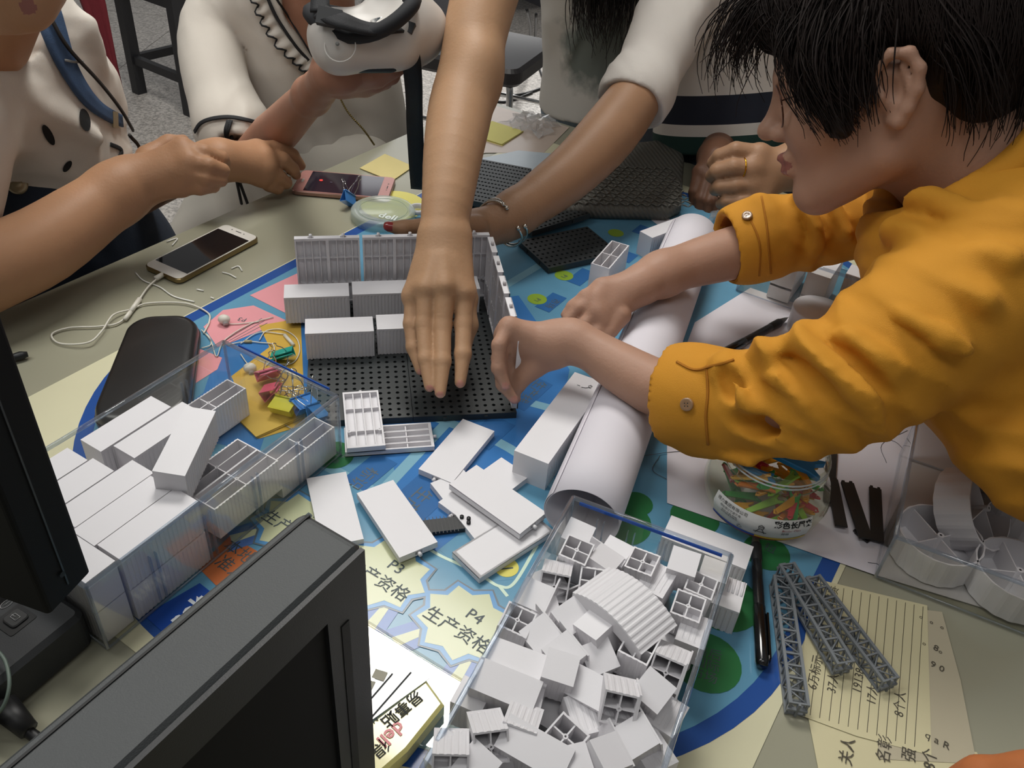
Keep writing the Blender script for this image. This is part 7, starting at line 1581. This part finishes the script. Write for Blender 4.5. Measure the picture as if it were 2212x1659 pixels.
# chrome chair
ch = Thing('office_chair', 'dark padded chair with chrome tube legs behind the table corner', 'chair', fr(G(1080, 120), VA)); zc = .45
s0, s1, s2_, s3 = P(905, 80, zc - T), P(1060, 108, zc - T), P(1182, 88, zc - T), P(1040, 48, zc - T)
cc_ = (s0 + s2_) / 2; ex = nrm(s2_ - s1); 
def cpt(px, py, z): return P(px, py, z - T)
A1_ = cpt(1180, 85, zc); A2_ = cpt(1080, 155, zc); A3_ = cpt(900, 100, zc); A4_ = cpt(1020, 52, zc)
ax_ = nrm(A2_ - A1_); ay_ = np.cross(ZA, ax_); 
cen = (A1_ + A2_ + A3_ + A4_) / 4; mb = MB(); mb.prism(rrect(.42, .42, .05, 6), zc - .06, zc, m=fr(A([cen[0], cen[1], 0]), ax_), bev=.012); ch.part('seat', mb, M('leather_dark', '#171314', .5, bump=.3, bs=60))
for sx in (-1, 1):
    for sy in (-1, 1):
        a = tf(fr(A([cen[0], cen[1], 0]), ax_), [(sx * .17, sy * .17, zc - .06)])[0]; b = tf(fr(A([cen[0], cen[1], 0]), ax_), [(sx * .21, sy * .20, .012)])[0]; mb = MB(); mb.tube(smoothpath([a - (a - A([cen[0], cen[1], a[2]])) * .4, a, a * .5 + b * .5, b], 6), .012, 10); ch.part('leg', mb, chrome)
for sx in (-1, 1):
    m_ = fr(A([cen[0], cen[1], 0]), ax_); mb = MB(); mb.tube([tf(m_, [(sx * .19, -.18, .22)])[0], tf(m_, [(sx * .19, .18, .22)])[0]], .008, 8); ch.part('crossbar', mb, chrome)
# second chair-like dark shape and desk panel further back
dk_ = Thing('far_desk', 'grey side panel of a desk far behind, cables hanging down from it', 'desk', fr(G(1120, 20), VA)); o_ = G(1010, 60); o2 = G(1170, 40)
dxx = nrm(o2 - o_); mb = MB(); mb.box((0, 0, .44), (.8, .03, .56), m=fr(o_ + dxx * .3 + np.cross(ZA, dxx) * .05, dxx)); dk_.part('modesty_panel', mb, M('panel_grey', '#6a6a70', .5)); mb = MB(); mb.box((0, .25, .735), (1.0, .6, .03), m=fr(o_ + dxx * .3, dxx)); dk_.part('desktop', mb, M('desk_top_grey', '#8a8a8a', .4))
for s in (-.08, .68): mb = MB(); mb.box((0, 0, .36), (.04, .5, .72), m=fr(o_ + dxx * s + np.cross(ZA, dxx) * .25, dxx)); dk_.part('leg', mb, M('panel_grey', '#6a6a70'))
fcb = Thing('floor_cable', 'black cables lying on the floor behind the chair', 'cable', fr(G(1130, 190), VA))
for pts in ([(1138, 20, .5), (1146, 60, .3), (1142, 95, .02), (1120, 150, .006), (1060, 205, .006), (1090, 220, .006), (1150, 200, .006)], [(1158, 30, .4), (1156, 80, .1), (1150, 100, .006), (1180, 185, .006), (1210, 215, .006)], [(1050, 200, .006), (1120, 205, .006), (1200, 180, .006)]):
    mb = MB(); mb.tube(smoothpath([P(x, y, z - T) for x, y, z in pts], 8), .006, 6); fcb.part('cable', mb, cbm)
# dark machines at the top right behind the head
dm = Thing('dark_cabinet', 'dark equipment cabinet behind the dark-haired head at the top right', 'cabinet', fr(A([1.75, 2.35, 0]), VA)); mb = MB(); mb.box((0, 0, .42), (.9, .5, .84), m=fr(A([1.75, 2.35, 0]), (1, -.2, 0))); dm.part('body', mb, M('cabinet_dark', '#202224', .5)); mb = MB(); mb.box((0, -.26, .45), (.8, .02, .6), m=fr(A([1.75, 2.35, 0]), (1, -.2, 0))); dm.part('door', mb, M('cabinet_door', '#26282a', .4))
mb = MB(); mb.box((0, 0, .855), (1.0, .6, .03), m=fr(A([1.75, 2.35, 0]), (1, -.2, 0))); dm.part('top', mb, M('cabinet_top', '#9aa09f', .5))
# ceiling tube lamps that mirror in the glossy film
def lamp(c, xd, L, W, power, label):
    t = Thing('ceiling_light', label, 'ceiling light', fr(c, xd)); mb = MB(); mb.box((0, 0, .04), (L + .04, W + .04, .06)); t.part('housing', mb, M('lamp_housing', '#d8d8d8', .5), local=True); mb = MB(); mb.box((0, 0, .0), (L, W, .02)); t.part('diffuser', mb, M('lamp_glow', '#fdfaf4', .5, emit=power, var=0), local=True)
lc_ = P(880, 1430); lc_ = lc_ + (lc_ - CAM) * A([1, 1, 0]) * (2.1 / .6); lc_[2] = 2.85
lamp(lc_, VA, .95, .62, 22, 'ceiling light mirrored in the glossy wrapper')
bpy.context.view_layer.update()
